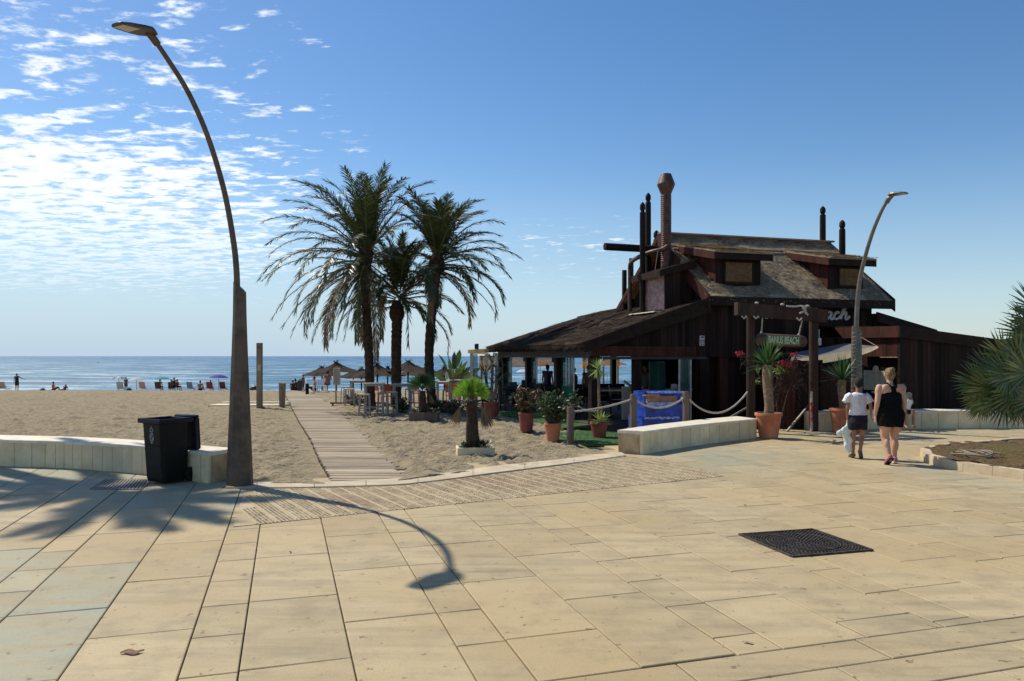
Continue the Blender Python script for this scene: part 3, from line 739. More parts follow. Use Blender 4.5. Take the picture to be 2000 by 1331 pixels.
# ================= FLOOR GRATINGS =================
gc = (G(1440, 1046)+G(1590, 1037)+G(1702, 1075)+G(1550, 1088))/4
r = thing('cast_grating', 'square black cast grating with a round openwork pattern set in the paving', 'grating', (gc.x, gc.y, .004), R(17)-R(2))
b_ = MB(); b_.box((0, 0, -.004), (.84, .84, .005)); b_.build('base_plate', mat('dark_pit', (.012, .011, .011)), r)
b_ = MB(); H = .415
for sx, sy, w, d in ((0, -H, .84, .02), (0, H, .84, .02), (-H, 0, .02, .80), (H, 0, .02, .80)): b_.box((sx, sy, .004), (w, d, .016))
nring = 17
for i in range(1, nring*2):
    rad = .025*i
    n = max(5, int(2*math.pi*rad/.034))
    for k in range(n):
        a = 2*math.pi*(k+.5*(i % 2))/n; x, y = rad*math.cos(a), rad*math.sin(a)
        if abs(x) > H-.02 or abs(y) > H-.02: continue
        if i == 13: continue
        b_.box((x, y, .002), (.013, .021, .012), rz=a+(.6 if i % 2 else -.6))
for k in range(4):
    a = k*math.pi/2+.3; b_.beam(V(.05*math.cos(a), .05*math.sin(a), .006), V(.36*math.cos(a), .36*math.sin(a), .006), .008, .006)
ring = [V(.325*math.cos(a), .325*math.sin(a), .003) for a in [i*math.pi/24 for i in range(49)]]; b_.tube(ring, .006, 5)
b_.build('openwork', M['rubbergrate'], r)
gq = [G(177, 956), G(272, 957), G(285, 938), G(205, 938)]
r = thing('drain_grate', 'rectangular slotted metal drain grate beside the wheelie bin', 'drain grate', (gq[0].x, gq[0].y, 0))
b_ = MB(); o = gq[0]
def bil(a, b2): return (gq[0].lerp(gq[1], a)).lerp(gq[3].lerp(gq[2], a), b2)-o
b_.add([bil(a, c)+V(0, 0, .003) for a, c in ((0, 0), (1, 0), (1, 1), (0, 1))], [(0, 1, 2, 3)]); b_.build('pit', mat('dark_slot', (.02, .017, .014)), r)
b_ = MB()
for k in range(15):
    a = k/14; p0 = bil(a, 0)+V(0, 0, .007); p1 = bil(a, 1)+V(0, 0, .007); b_.beam(p0, p1, .026, .010)
for c in (0, .5, 1): b_.beam(bil(0, c)+V(0, 0, .0068), bil(1, c)+V(0, 0, .0068), .022, .009)
b_.build('slats', M['steelgrate'], r)
# leaf litter
lf = [(258, 1277, .13, 'curled brown dry leaf in the front left of the paving'), (1455, 988, .05, 'tiny dark leaf fragment behind the cast grating'), (567, 1080, .05, 'small heart-shaped dark leaf right of the wheelie bin lamp shadow start'), (1460, 1257, .06, 'small brown twig-like leaf on the paving below the cast grating')]
for i, (x, y, s_, lb) in enumerate(lf):
    p = G(x, y); b_ = MB(); n = 9; vs = []
    for k in range(n):
        t_ = k/(n-1); w = s_*.22*math.sin(math.pi*min(1, t_*.9+.08)); z = .004+.005*s_/.13*abs(math.sin(t_*5))
        vs += [V((t_-.5)*s_, -w+.1*s_*math.sin(t_*7), z), V((t_-.5)*s_, .1*s_*math.sin(t_*7), z*.6+.004), V((t_-.5)*s_, w+.1*s_*math.sin(t_*7), z+.006)]
    for k in range(n-1): b_.add([vs[3*k], vs[3*k+3], vs[3*k+4], vs[3*k+1]], [(0, 1, 2, 3)]); b_.add([vs[3*k+1], vs[3*k+4], vs[3*k+5], vs[3*k+2]], [(0, 1, 2, 3)])
    o = b_.build('fallen_leaf', M['gravelleaf']); o.location = (p.x, p.y, .002); o.rotation_euler = (0, 0, i*.9+.2); tag(o, lb, 'leaf')
# ================= RESTAURANT (local frame: x along the front, y going back, z up) =================
B0 = V(2.33, 20.2, 0); BR = R(16.5)
cu = V(math.cos(BR), math.sin(BR), 0); cv = V(-math.sin(BR), math.cos(BR), 0)
def toL(p): d = Vector(p)-B0; return V(d.dot(cu), d.dot(cv), p[2])
def toW(p): return B0+cu*p[0]+cv*p[1]+V(0, 0, p[2])
def uat(px, v, py=None):      # local x (and z) of the pixel column on the plane y=v
    r = (px-1000)/F; bx = B0.x+cv.x*v; by = B0.y+cv.y*v
    u = (r*by-bx)/(cu.x-r*cu.y)
    if py is None: return u
    return u, CAMH-(py-HZ)/F*(by+cu.y*u)
rest = thing('beach_restaurant', 'dark brown timber beach restaurant with thatched roofs, dormers and rusty flue', 'restaurant', B0, BR)
rg = random.Random(21)
def boards(a, b, z0, zt, w=.13, th=.025, name='wall', mt=None, par=None, out=None, zb=None, extra=None):
    """vertical boards from a to b (xy local), top height zt(t) , bottom zb(t)"""
    a = V(a[0], a[1], 0); b = V(b[0], b[1], 0); L_ = (b-a).length; n = max(1, round(L_/w)); d = (b-a).normalized()
    nn = V(d.y, -d.x, 0) if out is None else V(*out, 0)
    mb_ = MB()
    ftop = zt if callable(zt) else (lambda t_: zt); fbot = zb if zb else (lambda t_: z0)
    for i in range(n):
        t0, t1 = i/n, (i+1)/n; p0 = a.lerp(b, t0)+d*.004; p1 = a.lerp(b, t1)-d*.004; o_ = nn*(th+rg.uniform(-.004, .004)); z0a, z0b, z1a, z1b = fbot(t0), fbot(t1), ftop(t0), ftop(t1)
        if z1a-z0a < .02 and z1b-z0b < .02: continue
        z1a = max(z1a, z0a+.01); z1b = max(z1b, z0b+.01)
        mb_.hexa([p0+o_+V(0, 0, z0a), p1+o_+V(0, 0, z0b), p1+V(0, 0, z0b), p0+V(0, 0, z0a), p0+o_+V(0, 0, z1a), p1+o_+V(0, 0, z1b), p1+V(0, 0, z1b), p0+V(0, 0, z1a)])
    # backing
    q = nn*-.02
    mb_.hexa([a+V(0, 0, fbot(0)), b+V(0, 0, fbot(1)), b+q+V(0, 0, fbot(1)), a+q+V(0, 0, fbot(0)), a+V(0, 0, ftop(0)), b+V(0, 0, ftop(1)), b+q+V(0, 0, ftop(1)), a+q+V(0, 0, ftop(0))])
    return mb_.build(name, mt or M['boards'], par or rest)
def hexbox(x0, x1, y0, y1, z0, z1): return [V(x0, y0, z0), V(x1, y0, z0), V(x1, y1, z0), V(x0, y1, z0), V(x0, y0, z1), V(x1, y0, z1), V(x1, y1, z1), V(x0, y1, z1)]
def bxp(name, mt, *bs, par=None):
    m_ = MB()
    for b_ in bs: m_.hexa(hexbox(*b_))
    return m_.build(name, mt, par or rest)
def roofslab(name, c, th, mt, dens, par=None, ragged=.05, strand=.16, seed=1, edge=True, wd=.022):
    """thatch slab through corners c (4, ccw seen from above; c0-c1 is the eave) with strands"""
    rn = random.Random(seed); c = [Vector(q) for q in c]; nrm = (c[1]-c[0]).cross(c[3]-c[0]).normalized()
    if nrm.z < 0: nrm = -nrm
    m_ = MB(); NU, NV = 26, 14; tv = []; 
    for j in range(NV+1):
        for i in range(NU+1):
            a = c[0].lerp(c[1], i/NU); b_ = c[3].lerp(c[2], i/NU); p = a.lerp(b_, j/NV)
            h = noise.noise(p*1.7)*.05+noise.noise(p*5)*.02; e = 1 if 0 < i < NU and 0 < j < NV else .3
            tv.append(p+nrm*h*e)
    m_.add(tv, [(j*(NU+1)+i, j*(NU+1)+i+1, (j+1)*(NU+1)+i+1, (j+1)*(NU+1)+i) for j in range(NV) for i in range(NU)])
    bt = [q-nrm*th for q in c]
    m_.add(c+bt, [(7, 6, 5, 4), (0, 4, 5, 1), (1, 5, 6, 2), (2, 6, 7, 3), (3, 7, 4, 0)])
    down = (((c[0]+c[1])-(c[2]+c[3]))).normalized(); side = down.cross(nrm).normalized()
    area = (c[1]-c[0]).length*(c[3]-c[0]).length; n = int(area*dens)
    for k in range(n):
        s_, t_ = rn.random(), rn.random()**1.0
        a = c[0].lerp(c[1], s_); b_ = c[3].lerp(c[2], s_); p = a.lerp(b_, t_)+nrm*(noise.noise(a.lerp(b_, t_)*1.7)*.05+.004)
        d = (down+side*rn.gauss(0, .35)).normalized(); l = strand*rn.uniform(.5, 1.3); w = wd*rn.uniform(.5, 1.3)
        tip = p+d*l+nrm*rn.uniform(.005, .035); s2 = side*w
        m_.add([p-s2, p+s2, tip+s2*.4, tip-s2*.4], [(0, 1, 2, 3)])
    if edge:
        el = (c[1]-c[0]).length
        for k in range(int(el*90)):
            s_ = rn.random(); p = c[0].lerp(c[1], s_)-nrm*rn.uniform(0, th)-down*.05; l = rn.uniform(.05, .05+ragged*2.2); w = side*rn.uniform(.006, .016)
            q = p+(down+V(0, 0, -.35)).normalized()*(l+.05)+side*rn.uniform(-.02, .02)
            m_.add([p-w, p+w, q+w*.4, q-w*.4], [(0, 1, 2, 3)])
    return m_.build(name, mt, par or rest)
FZ = -.10
# platform
bxp('platform', M['deck'], (-.75, 12.0, -.15, 10.2, -.5, FZ))
# upper main front wall and ends
UL, UR = 3.52, 9.06
roofz = lambda v: 3.46+(v+.4)/3.0*2.13 if v <= 2.6 else 5.59-(v-2.6)/3.0*2.13
boards((UL, 0), (UR, 0), 1.72, 3.52, name='wall')
boards((UL, 5.3), (UL, -.0), 2.0, lambda t_: roofz(5.3-5.3*t_)-.14, name='gable_wall')
boards((UR, 0), (UR, 5.3), 1.72, lambda t_: roofz(5.3*t_)-.14, name='gable_wall')
boards((UR, 5.3), (UL, 5.3), 1.72, 3.4, name='wall')
# lean-to gable front wall, left
rk = lambda u: 2.13+.334*(u+.49)
boards((-.22, -.03), (UL, -.03), 1.74, lambda t_: rk(-.22+t_*(UL+.22))-.10, name='gable_wall', w=.11)
bxp('lintel', M['boards_red'], (-.2, 2.95, -.115, -.062, 1.74, 2.02))
bxp('header', M['greybeam'], (-.1, 3.3, -.09, -.065, 1.66, 1.735))
# rake fascia
m_ = MB(); m_.prism([(-.52, rk(-.52)-.03), (3.25, rk(3.25)-.0), (3.25, rk(3.25)-.40), (-.52, rk(-.52)-.27)], ((0, -.42, 0), (1, 0, 0), (0, 0, 1), (0, 1, 0)), .045)
m_.prism([(-.56, rk(-.56)+.03), (3.2, rk(3.2)+.04), (3.2, rk(3.2)-.05), (-.56, rk(-.56)-.05)], ((0, -.45, 0), (1, 0, 0), (0, 0, 1), (0, 1, 0)), .03)
m_.build('bargeboard', M['fascia'], rest)
# lean-to roof
roofslab('lean_to_roof', [(-.62, -.38, rk(-.62)), (-.62, 9.75, rk(-.62)+.03), (3.45, 9.75, rk(3.45)-.05), (3.45, -.38, rk(3.45))], .13, M['thatch_dark'], 300, seed=3, strand=.2)
roofslab('upper_lean_to_roof', [(3.3, 5.6, 3.42), (3.3, 9.9, 3.38), (6.2, 9.9, 4.0), (6.2, 5.6, 4.0)], .12, M['thatch_dark'], 90, seed=4)
# brushwood and sticks lying on the lean-to roof
for k in range(18):
    m_ = MB(); u = rg.uniform(.2, 1.8); v = rg.uniform(2.0, 7.5); a = rg.uniform(-.5, .5); l = rg.uniform(.4, 1.1)
    p = V(u, v, rk(u)+.05); q = V(u+l*math.cos(a)*.8, v+l*math.sin(a), rk(u+l*math.cos(a)*.8)+.06); m_.tube([p, q], .015, 5); m_.build('roof_stick', M['log'], rest)
# ceiling over main block
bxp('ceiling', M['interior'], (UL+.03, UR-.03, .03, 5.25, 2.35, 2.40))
# main roof
e0, rzg = -.42, 2.6
roofslab('main_roof', [(3.16, e0, 3.44), (9.46, e0, 3.44), (9.72, rzg, 5.62), (3.22, rzg, 5.62)], .12, M['thatch'], 1000, seed=5, strand=.10, wd=.011)
roofslab('rear_roof', [(9.5, 5.65, 3.44), (3.16, 5.65, 3.44), (3.22, rzg, 5.62), (9.72, rzg, 5.62)], .12, M['thatch'], 40, seed=6)
m_ = MB(); m_.beam((3.2, rzg-.06, 5.655), (9.75, rzg-.06, 5.655), .26, .05); m_.beam((3.25, 1.95, 5.19), (9.6, 1.95, 5.19), .12, .05, up=(0, -.58, .81)); m_.beam((3.25, 1.75, 5.06), (9.6, 1.75, 5.06), .06, .04, up=(0, -.58, .81))
m_.build('ridge_boards', M['rawwood'], rest)
for (ux, th) in ((3.14, .05), (9.50, .05)):
    dx = .2 if ux > 5 else .03
    m_ = MB()
    for (v0, z0, v1, z1) in ((e0-.03, 3.44, rzg, 5.60), (5.68, 3.44, rzg, 5.60)):
        hb = .34 if v0 < 0 or ux > 5 else .15
        m_.hexa([V(ux, v0, z0-hb), V(ux+.045, v0, z0-hb), V(ux+.045+dx, v1, z1-hb), V(ux+dx, v1, z1-hb), V(ux, v0, z0+.03), V(ux+.045, v0, z0+.03), V(ux+.045+dx, v1, z1+.03), V(ux+dx, v1, z1+.03)])
    m_.build('bargeboard', M['boards_red'] if ux < 5 else M['fascia'], rest)
m_ = MB(); m_.hexa([V(3.2, 5.62, 3.24), V(3.5, 5.62, 3.24), V(3.5, rzg+.03, 5.42), V(3.2, rzg+.03, 5.42), V(3.2, 5.62, 3.27), V(3.5, 5.62, 3.27), V(3.5, rzg+.03, 5.45), V(3.2, rzg+.03, 5.45)])
m_.build('soffit', M['soffit'], rest)
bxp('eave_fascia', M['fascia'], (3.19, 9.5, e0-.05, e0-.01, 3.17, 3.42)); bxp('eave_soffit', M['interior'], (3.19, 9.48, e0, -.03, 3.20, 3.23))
# dormers
def dormer(u0, u1, zb, zt, wn):
    d0 = boards((u0, .08), (u1, .08), zb, zt, name='dormer', mt=M['boards'])
    for (ua, sgn) in ((u0, -1), (u1, 1)):
        m2 = MB(); n = 9
        for k in range(n):
            va, vb = .08+k*.2, .08+(k+1)*.2-.008; zt2 = lambda v: zt+.0+(v-.08)*.20; zr = lambda v: roofz(v)-.05
            if zt2(vb)-zr(vb) < .03: break
            x0, x1 = (ua, ua+.03*sgn); xs_ = sorted((x0, x1))
            m2.hexa([V(xs_[0], va, zr(va)), V(xs_[1], va, zr(va)), V(xs_[1], vb, zr(vb)), V(xs_[0], vb, zr(vb)), V(xs_[0], va, zt2(va)), V(xs_[1], va, zt2(va)), V(xs_[1], vb, zt2(vb)), V(xs_[0], vb, zt2(vb))])
        m2.build('dormer_side', M['boards_red'], d0)
    w0, w1, wz0, wz1 = wn; m2 = MB(); m2.hexa(hexbox(w0, w1, .02, .05, wz0, wz1)); ns = 9
    for k in range(ns):
        z = wz0+.04+(wz1-wz0-.08)*k/(ns-1); m2.beam((w0+.04, .012, z), (w1-.04, .012, z+.0), .045, .018, up=(0, -.5, .86))
    m2.build('window', M['shutter'], d0)
    m2 = MB()
    for b_ in ((w0-.05, w0, .0, .045, wz0-.05, wz1+.05), (w1, w1+.05, .0, .045, wz0-.05, wz1+.05), (w0-.05, w1+.05, -.01, .055, wz0-.07, wz0), (w0, w1, .0, .045, wz1, wz1+.05)): m2.hexa(hexbox(*b_))
    m2.build('window_frame', M['fascia'], d0)
    m2 = MB(); a0, a1 = u0-.28, u1+.18
    m2.hexa([V(a0, -.28, zt-.10), V(a1, -.28, zt-.10), V(a1, -.23, zt-.10), V(a0, -.23, zt-.10), V(a0, -.28, zt+.11), V(a1, -.28, zt+.11), V(a1, -.23, zt+.11), V(a0, -.23, zt+.11)])
    for ua in (a0-.02, a1-.02):
        m3 = MB(); m3.hexa([V(ua, -.285, zt-.11), V(ua+.04, -.285, zt-.11), V(ua+.04, 2.15, zt+.42), V(ua, 2.15, zt+.42), V(ua, -.285, zt+.10), V(ua+.04, -.285, zt+.10), V(ua+.04, 2.15, zt+.62), V(ua, 2.15, zt+.62)])
        m3.build('dormer_bargeboard', M['boards_red'], d0)
    m2.build('dormer_fascia', M['fascia'], d0)
    roofslab('dormer_roof', [(a0, -.32, zt+.13), (a1, -.32, zt+.13), (a1, 2.22, zt+.68), (a0, 2.22, zt+.68)], .05, M['thatch'], 700, par=d0, seed=int(u0*10), strand=.10, edge=False, wd=.011)
dormer(3.72, 5.16, 3.75, 4.60, (3.98, 4.86, 3.90, 4.45))
dormer(7.56, 8.80, 3.75, 4.56, (7.92, 8.62, 3.90, 4.40))
# flue box on the lean-to roof
fx = 2.44
boards((fx, .8), (3.45, .8), 2.9, lambda t_: 4.20+.30*t_, name='flue_box')
m_ = MB(); n = 15
for k in range(n):
    p0 = .8+1.38*k/n; p1 = .8+1.38*(k+1)/n; pm = (p0+p1)/2
    m_.hexa([V(fx, p1, 2.86), V(fx-.035, pm, 2.86), V(fx, p0, 2.86), V(fx+.01, pm, 2.86), V(fx, p1, 4.16), V(fx-.035, pm, 4.16), V(fx, p0, 4.16), V(fx+.01, pm, 4.16)])
m_.build('corrugated_sheet', M['corr'], rest)
bxp('lead_flashing', M['coping'], (fx-.42, fx-.06, .62, 2.3, 3.02, 3.05))
m_ = MB(); m_.hexa([V(fx-.24, .62, 4.05), V(3.4, .62, 4.36), V(3.4, 2.5, 4.36), V(fx-.24, 2.5, 4.05), V(fx-.24, .62, 4.24), V(3.4, .62, 4.58), V(3.4, 2.5, 4.58), V(fx-.24, 2.5, 4.24)])
m_.build('flue_box_roof', M['fascia'], rest)
# chimney
cu_, cv_ = 2.98, 1.7; m_ = MB()
m_.lathe([(.155, 4.2), (.155, 6.70), (.165, 6.72), (.27, 6.97), (.272, 7.0), (.16, 7.30), (.15, 7.31), (.13, 7.31), (.12, 7.1)], (cu_, cv_, 0), 24)
for k in range(34): z = 4.65+k*.06; m_.lathe([(.156, z-.014), (.168, z), (.156, z+.014)], (cu_, cv_, 0), 24, caps=False)
m_.build('flue', M['chimney'], rest)
m_ = MB(); 
m_.tube(catmull([(cu_, 1.55, 5.12), (cu_-.15, 1.6, 5.0), (cu_-.42, 1.9, 4.93), (cu_-.5, 2.6, 4.86), (cu_-.25, 3.6, 4.84), (cu_-.13, 3.95, 4.72), (cu_-.11, 4.0, 4.5), (cu_-.11, 4.0, 3.1)], 6), .07, 12)
m_.build('extract_pipe', M['chimney'], rest, smooth=True)
m_ = MB(); m_.tube([(2.55, 1.4, 4.9), (2.3, 1.1, 4.3)], .012, 6); m_.build('stay', M['steel'], rest); m_ = MB(); m_.tube([(2.98, 1.52, 6.66), (2.80, 1.5, 6.58)], .012, 6); m_.build('stay', M['steel'], rest)
# totem logs
def totem(px, py, v, r_, zb, tip=True, name='carved_post'):
    u, z = uat(px, v, py); m2 = MB(); pts = [(r_, zb), (r_*1.03, z-.9), (r_, z-.32), (r_*.72, z-.30), (r_*.72, z-.25), (r_*.98, z-.22), (r_*.95, z-.10), (r_*.6, z-.04), (r_*.15, z)]
    if not tip: pts = [(r_, zb), (r_, z-.01), (r_*.9, z)]
    m2.lathe(pts, (u, v, 0), 12); return m2.build(name, M['log'], rest, smooth=True)
totem(1255, 395, 1.9, .085, 3.0); totem(1266, 377, 3.3, .09, 3.3); totem(1282, 450, 4.0, .10, 3.4, name='carved_post')
totem(1219.5, 528, 5.2, .085, 3.4, False); totem(1233, 505, 5.0, .08, 3.4, False)
totem(1607, 403, 3.3, .10, 3.6); totem(1645, 430, 1.9, .10, 3.6)
m_ = MB(); u_, z_ = uat(1181, 2.6, 482); m_.tube([(u_, 2.6, z_), (3.7, 2.6, z_-.02)], .115, 14); m_.build('ridge_log', M['log'], rest, smooth=True)
# terrace posts, beam, glass
for v in (0.0, 2.76, 5.73, 8.75):
    bxp('post', M['log'], (-.23, .03, v-.12, v+.12, FZ, 1.76))
    if v: bxp('post_cap', M['log'], (-.27, .07, v-.2, v+.2, 1.56, 1.70))
bxp('terrace_beam', M['greybeam'], (-.26, -.02, -.1, 9.2, 1.765, 1.99)); bxp('track', M['greybeam'], (-.285, -.262, -.1, 9.2, 1.70, 1.765))
for k in range(24): 
    v = .1+k*.4; m_ = MB(); m_.beam((-.60, v, rk(-.60)-.16), (.6, v, rk(.6)-.17), .06, .09); m_.build('rafter', M['log'], rest)
for (v0, v1) in ((1.5, 2.5), (4.9, 5.5), (7.9, 8.55)):
    g_ = bxp('glass_panel', M['glass'], (-.12, -.105, v0, v1, FZ+.03, 1.70)); bxp('edge_profile', M['aluminium'], (-.13, -.095, v0-.025, v0, FZ+.02, 1.70), par=g_)
    for k in (1, 2, 3):
        vv = v0+(v1-v0)*k/4; bxp('edge_profile', M['glass_pale'], (-.135, -.095, vv-.008, vv+.008, FZ+.02, 1.70), par=g_)
# rear side of the terrace
for u in (-.1, 2.4, 4.7): bxp('post', M['log'], (u-.1, u+.1, 9.3, 9.5, FZ, 2.0))
bxp('terrace_beam', M['log'], (-.2, 6.0, 9.3, 9.45, 1.80, 2.05))
# low white and wooden partitions inside
for b_ in ((1.25, 1.9, 1.1, 1.16, FZ, .86), (2.45, 2.6, .35, .42, FZ, .95)): bxp('low_partition', flat('bar_front', (.55, .53, .47)), b_)
boards((1.5, .28), (3.1, .28), FZ, .78, name='balustrade', w=.10, mt=M['boards'])
m_ = MB(); m_.beam((.9, .25, 1.05), (1.6, .25, .62), .05, .07); m_.beam((-.05, .25, .80), (3.1, .25, .80), .06, .05); m_.build('handrail', M['rawwood'], rest)
bxp('rear_screen', M['interior'], (-.1, 5.2, 9.36, 9.42, FZ, .62)); bxp('banquette', M['interior'], (.3, 4.6, 8.6, 9.2, FZ, .42))
# dark kitchen core
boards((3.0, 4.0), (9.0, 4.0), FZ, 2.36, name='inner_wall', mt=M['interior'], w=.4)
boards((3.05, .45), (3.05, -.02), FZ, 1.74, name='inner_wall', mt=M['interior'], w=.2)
boards((3.36, .32), (9.0, .32), FZ, 1.74, name='ground_floor_wall', w=.16, mt=M['boards'])
bxp('column', M['boards_red'], (uat(1406, -.02), uat(1421, -.02), -.04, .14, FZ, 1.70)); bxp('column', M['log'], (uat(1366, -.02), uat(1384, -.02), -.06, .14, FZ, 1.73))
bxp('column', M['log'], (uat(1236, .1), uat(1252, .1), .05, .2, FZ, 1.66))
g_ = bxp('glass_door', M['glass_pale'], (uat(1327, -.02), uat(1348, -.02), -.045, -.03, FZ+.05, 1.66))
for a_ in (uat(1326, -.02), uat(1348, -.02)): bxp('door_frame', M['aluminium'], (a_-.02, a_+.02, -.06, -.015, FZ, 1.68), par=g_)
bxp('door_handle', M['aluminium'], (uat(1322, -.02), uat(1324, -.02), -.09, -.07, .65, .95), par=g_)
g_ = bxp('glass_panel', M['glass'], (uat(1268, .2), uat(1300, .2), .2, .212, FZ, 1.6))
# interior things glimpsed: shelves with bottles
m_ = MB()
for z in (.6, 1.0, 1.35): m_.hexa(hexbox(3.3, 5.2, 3.7, 3.95, z, z+.03))
m_.hexa(hexbox(3.2, 3.26, 3.7, 3.95, FZ, 1.5)); m_.hexa(hexbox(5.2, 5.26, 3.7, 3.95, FZ, 1.5)); m_.build('back_bar_shelf', M['fascia'], rest)
# right lean-to
rz2 = lambda u: 3.05-.46*(u-UR)
roofslab('right_lean_to_roof', [(12.9, 9.3, rz2(11.2)), (12.9, -.25, rz2(11.2)), (UR+.02, -.25, rz2(UR)), (UR+.02, 9.3, rz2(UR))], .12, M['thatch_dark'], 60, seed=8)
m_ = MB(); m_.prism([(UR-.05, 3.09), (11.3, rz2(11.3)+.55), (11.3, rz2(11.3)+.25), (UR-.05, 2.80)], ((0, -.30, 0), (1, 0, 0), (0, 0, 1), (0, 1, 0)), .045); m_.build('bargeboard', M['fascia'], rest)
boards((UR, -.05), (12.5, -.05), FZ, lambda t_: 2.75-.30*t_, name='wall')
# right wing in front
wu, wv = 6.94, -3.31
topz = lambda u: 2.50-.10*(u-wu)
bxp('wing_plinth', M['interior'], (wu+.05, 11.5, wv+.04, -.1, -.4, -.02))
boards((wu, wv), (11.6, wv), -.08, lambda t_: topz(wu+t_*(11.6-wu))-.24, name='wing_wall', w=.14)
boards((wu, wv+1.42), (wu, wv+.05), 1.74, 2.26, name='wing_side_wall', mt=M['boards_red'], w=.13, out=(-1, 0))
boards((wu+.16, -.1), (wu+.16, wv+.05), -.08, 2.3, name='wing_side_wall', mt=M['boards'], w=.16, out=(-1, 0))
bxp('wing_sill', M['rawwood'], (wu-.05, wu+.02, wv+.02, wv+.62, 1.71, 1.735)); bxp('corner_trim', M['log'], (wu-.04, wu+.05, wv-.045, wv+.03, -.05, 2.26))
m_ = MB()
m_.hexa([V(wu-.12, wv-.12, topz(wu)-.27), V(11.9, wv-.12, topz(11.9)-.27), V(11.9, wv-.07, topz(11.9)-.27), V(wu-.12, wv-.07, topz(wu)-.27), V(wu-.12, wv-.12, topz(wu)+.02), V(11.9, wv-.12, topz(11.9)+.02), V(11.9, wv-.07, topz(11.9)+.02), V(wu-.12, wv-.07, topz(wu)+.02)]); m_.build('wing_fascia', M['fascia'], rest)
m_ = MB()
m_.hexa([V(wu-.12, wv-.069, topz(wu)-.27), V(wu-.07, wv-.069, topz(wu)-.27), V(wu-.07, wv+1.9, topz(wu)-.25), V(wu-.12, wv+1.9, topz(wu)-.25), V(wu-.12, wv-.069, topz(wu)+.02), V(wu-.07, wv-.069, topz(wu)+.02), V(wu-.07, wv+2.25, topz(wu)+.06), V(wu-.12, wv+2.25, topz(wu)+.06)])
m_.build('wing_side_fascia', M['boards_red'], rest)
m_ = MB(); m_.hexa([V(wu-.07, wv-.07, topz(wu)-.05), V(11.85, wv-.07, topz(11.85)-.05), V(11.85, 0, topz(11.85)+.1), V(wu-.07, 0, topz(wu)+.1), V(wu-.07, wv-.07, topz(wu)-.0), V(11.85, wv-.07, topz(11.85)-.0), V(11.85, 0, topz(11.85)+.15), V(wu-.07, 0, topz(wu)+.15)]); m_.build('wing_roof', M['interior'], rest)
# menu panel on the wing's side
me = bxp('menu_panel', M['menu'], (wu+.06, wu+.11, wv+.40, wv+1.36, .84, 1.37)); bxp('menu_frame', M['interior'], (wu+.05, wu+.125, wv+.36, wv+.40, .74, 1.45), (wu+.05, wu+.125, wv+1.36, wv+1.40, .74, 1.45), (wu+.05, wu+.125, wv+.36, wv+1.40, 1.37, 1.45), (wu+.05, wu+.125, wv+.36, wv+1.40, .74, .84), par=me)
m_ = MB(); m_.tube([V(wu+.055, wv+.86, 1.40), V(wu+.03, wv+.86, 1.40)], .10, 8); m_.build('round_emblem', M['letters'], me)
m_ = MB(); m_.tube([V(wu+.03, wv+.86, 1.40), V(wu+.025, wv+.86, 1.40)], .07, 10); m_.hexa(hexbox(wu+.03, wu+.05, wv+.70, wv+1.0, .76, .81)); m_.build('emblem_face', M['menu'], me)
m_ = MB()
for c_ in range(4):
    for k in range(11):
        v0 = wv+.45+c_*.225; z = 1.30-k*.040
        if k == 0 or rg.random() < .9: m_.hexa(hexbox(wu+.0575, wu+.06, v0, v0+rg.uniform(.08, .17), z, z+(.016 if k == 0 else .008)))
m_.build('menu_print', flat('menu_ink', (.25, .26, .22)), me)
# alarm box
u_, z_ = uat(1370, -.06, 666); m_ = MB(); m_.box((u_, -.085, z_), (.15, .05, .29), bev=.012); al = m_.build('alarm_box', M['alarm'], rest)
m_ = MB(); m_.box((u_, -.115, z_+.0), (.152, .012, .028)); m_.box((u_, -.115, z_-.045), (.152, .012, .012)); m_.build('red_stripe', M['red'], al)
m_ = MB(); m_.box((u_, -.115, z_+.10), (.08, .012, .04)); m_.tube([(u_-.035, -.112, z_-.10), (u_-.035, -.118, z_-.10)], .018, 8); m_.tube([(u_+.035, -.112, z_-.10), (u_+.035, -.118, z_-.10)], .018, 8); m_.build('grille', M['darkmetal'], al)
# script lettering on the front wall
GL = {
 'B': ([[(.0, 1.0), (-.02, 1.3), (.25, 1.58), (.65, 1.68), (1.05, 1.58), (1.22, 1.25), (1.0, .95), (.55, .85), (.95, .8), (1.22, .5), (1.05, .15), (.6, 0), (.15, .1), (.0, .4), (.2, .55)], [(.62, 1.42), (.5, .9), (.38, .4), (.28, .05)]], 1.35),
 'a': ([[(.58, .55), (.4, .65), (.15, .5), (.05, .2), (.2, .02), (.42, .15), (.6, .6), (.55, .15), (.68, .02), (.85, .2)]], .78),
 'n': ([[(0, .5), (.12, .62), (.14, .3), (.08, 0)], [(.12, .3), (.3, .58), (.46, .58), (.46, .3), (.46, .05), (.6, .03), (.75, .2)]], .70),
 'u': ([[(0, .45), (.12, .62), (.1, .2), (.25, .02), (.45, .2), (.55, .6), (.5, .15), (.64, .02), (.78, .2)]], .74),
 's': ([[(0, .2), (.3, .68), (.28, .45), (.4, .2), (.25, .0), (.05, .06)], [(.25, .0), (.5, .15)]], .52),
 'e': ([[(.02, .2), (.3, .35), (.4, .55), (.25, .66), (.08, .4), (.1, .1), (.3, 0), (.55, .2)]], .50),
 'c': ([[(.42, .5), (.3, .65), (.1, .5), (.05, .2), (.2, 0), (.42, .08), (.6, .3)]], .55),
 'h': ([[(0, .25), (.3, .9), (.36, 1.25), (.24, 1.28), (.14, .8), (.08, 0)], [(.1, .25), (.32, .6), (.46, .5), (.44, .1), (.56, .0), (.78, .25)]], .74)}
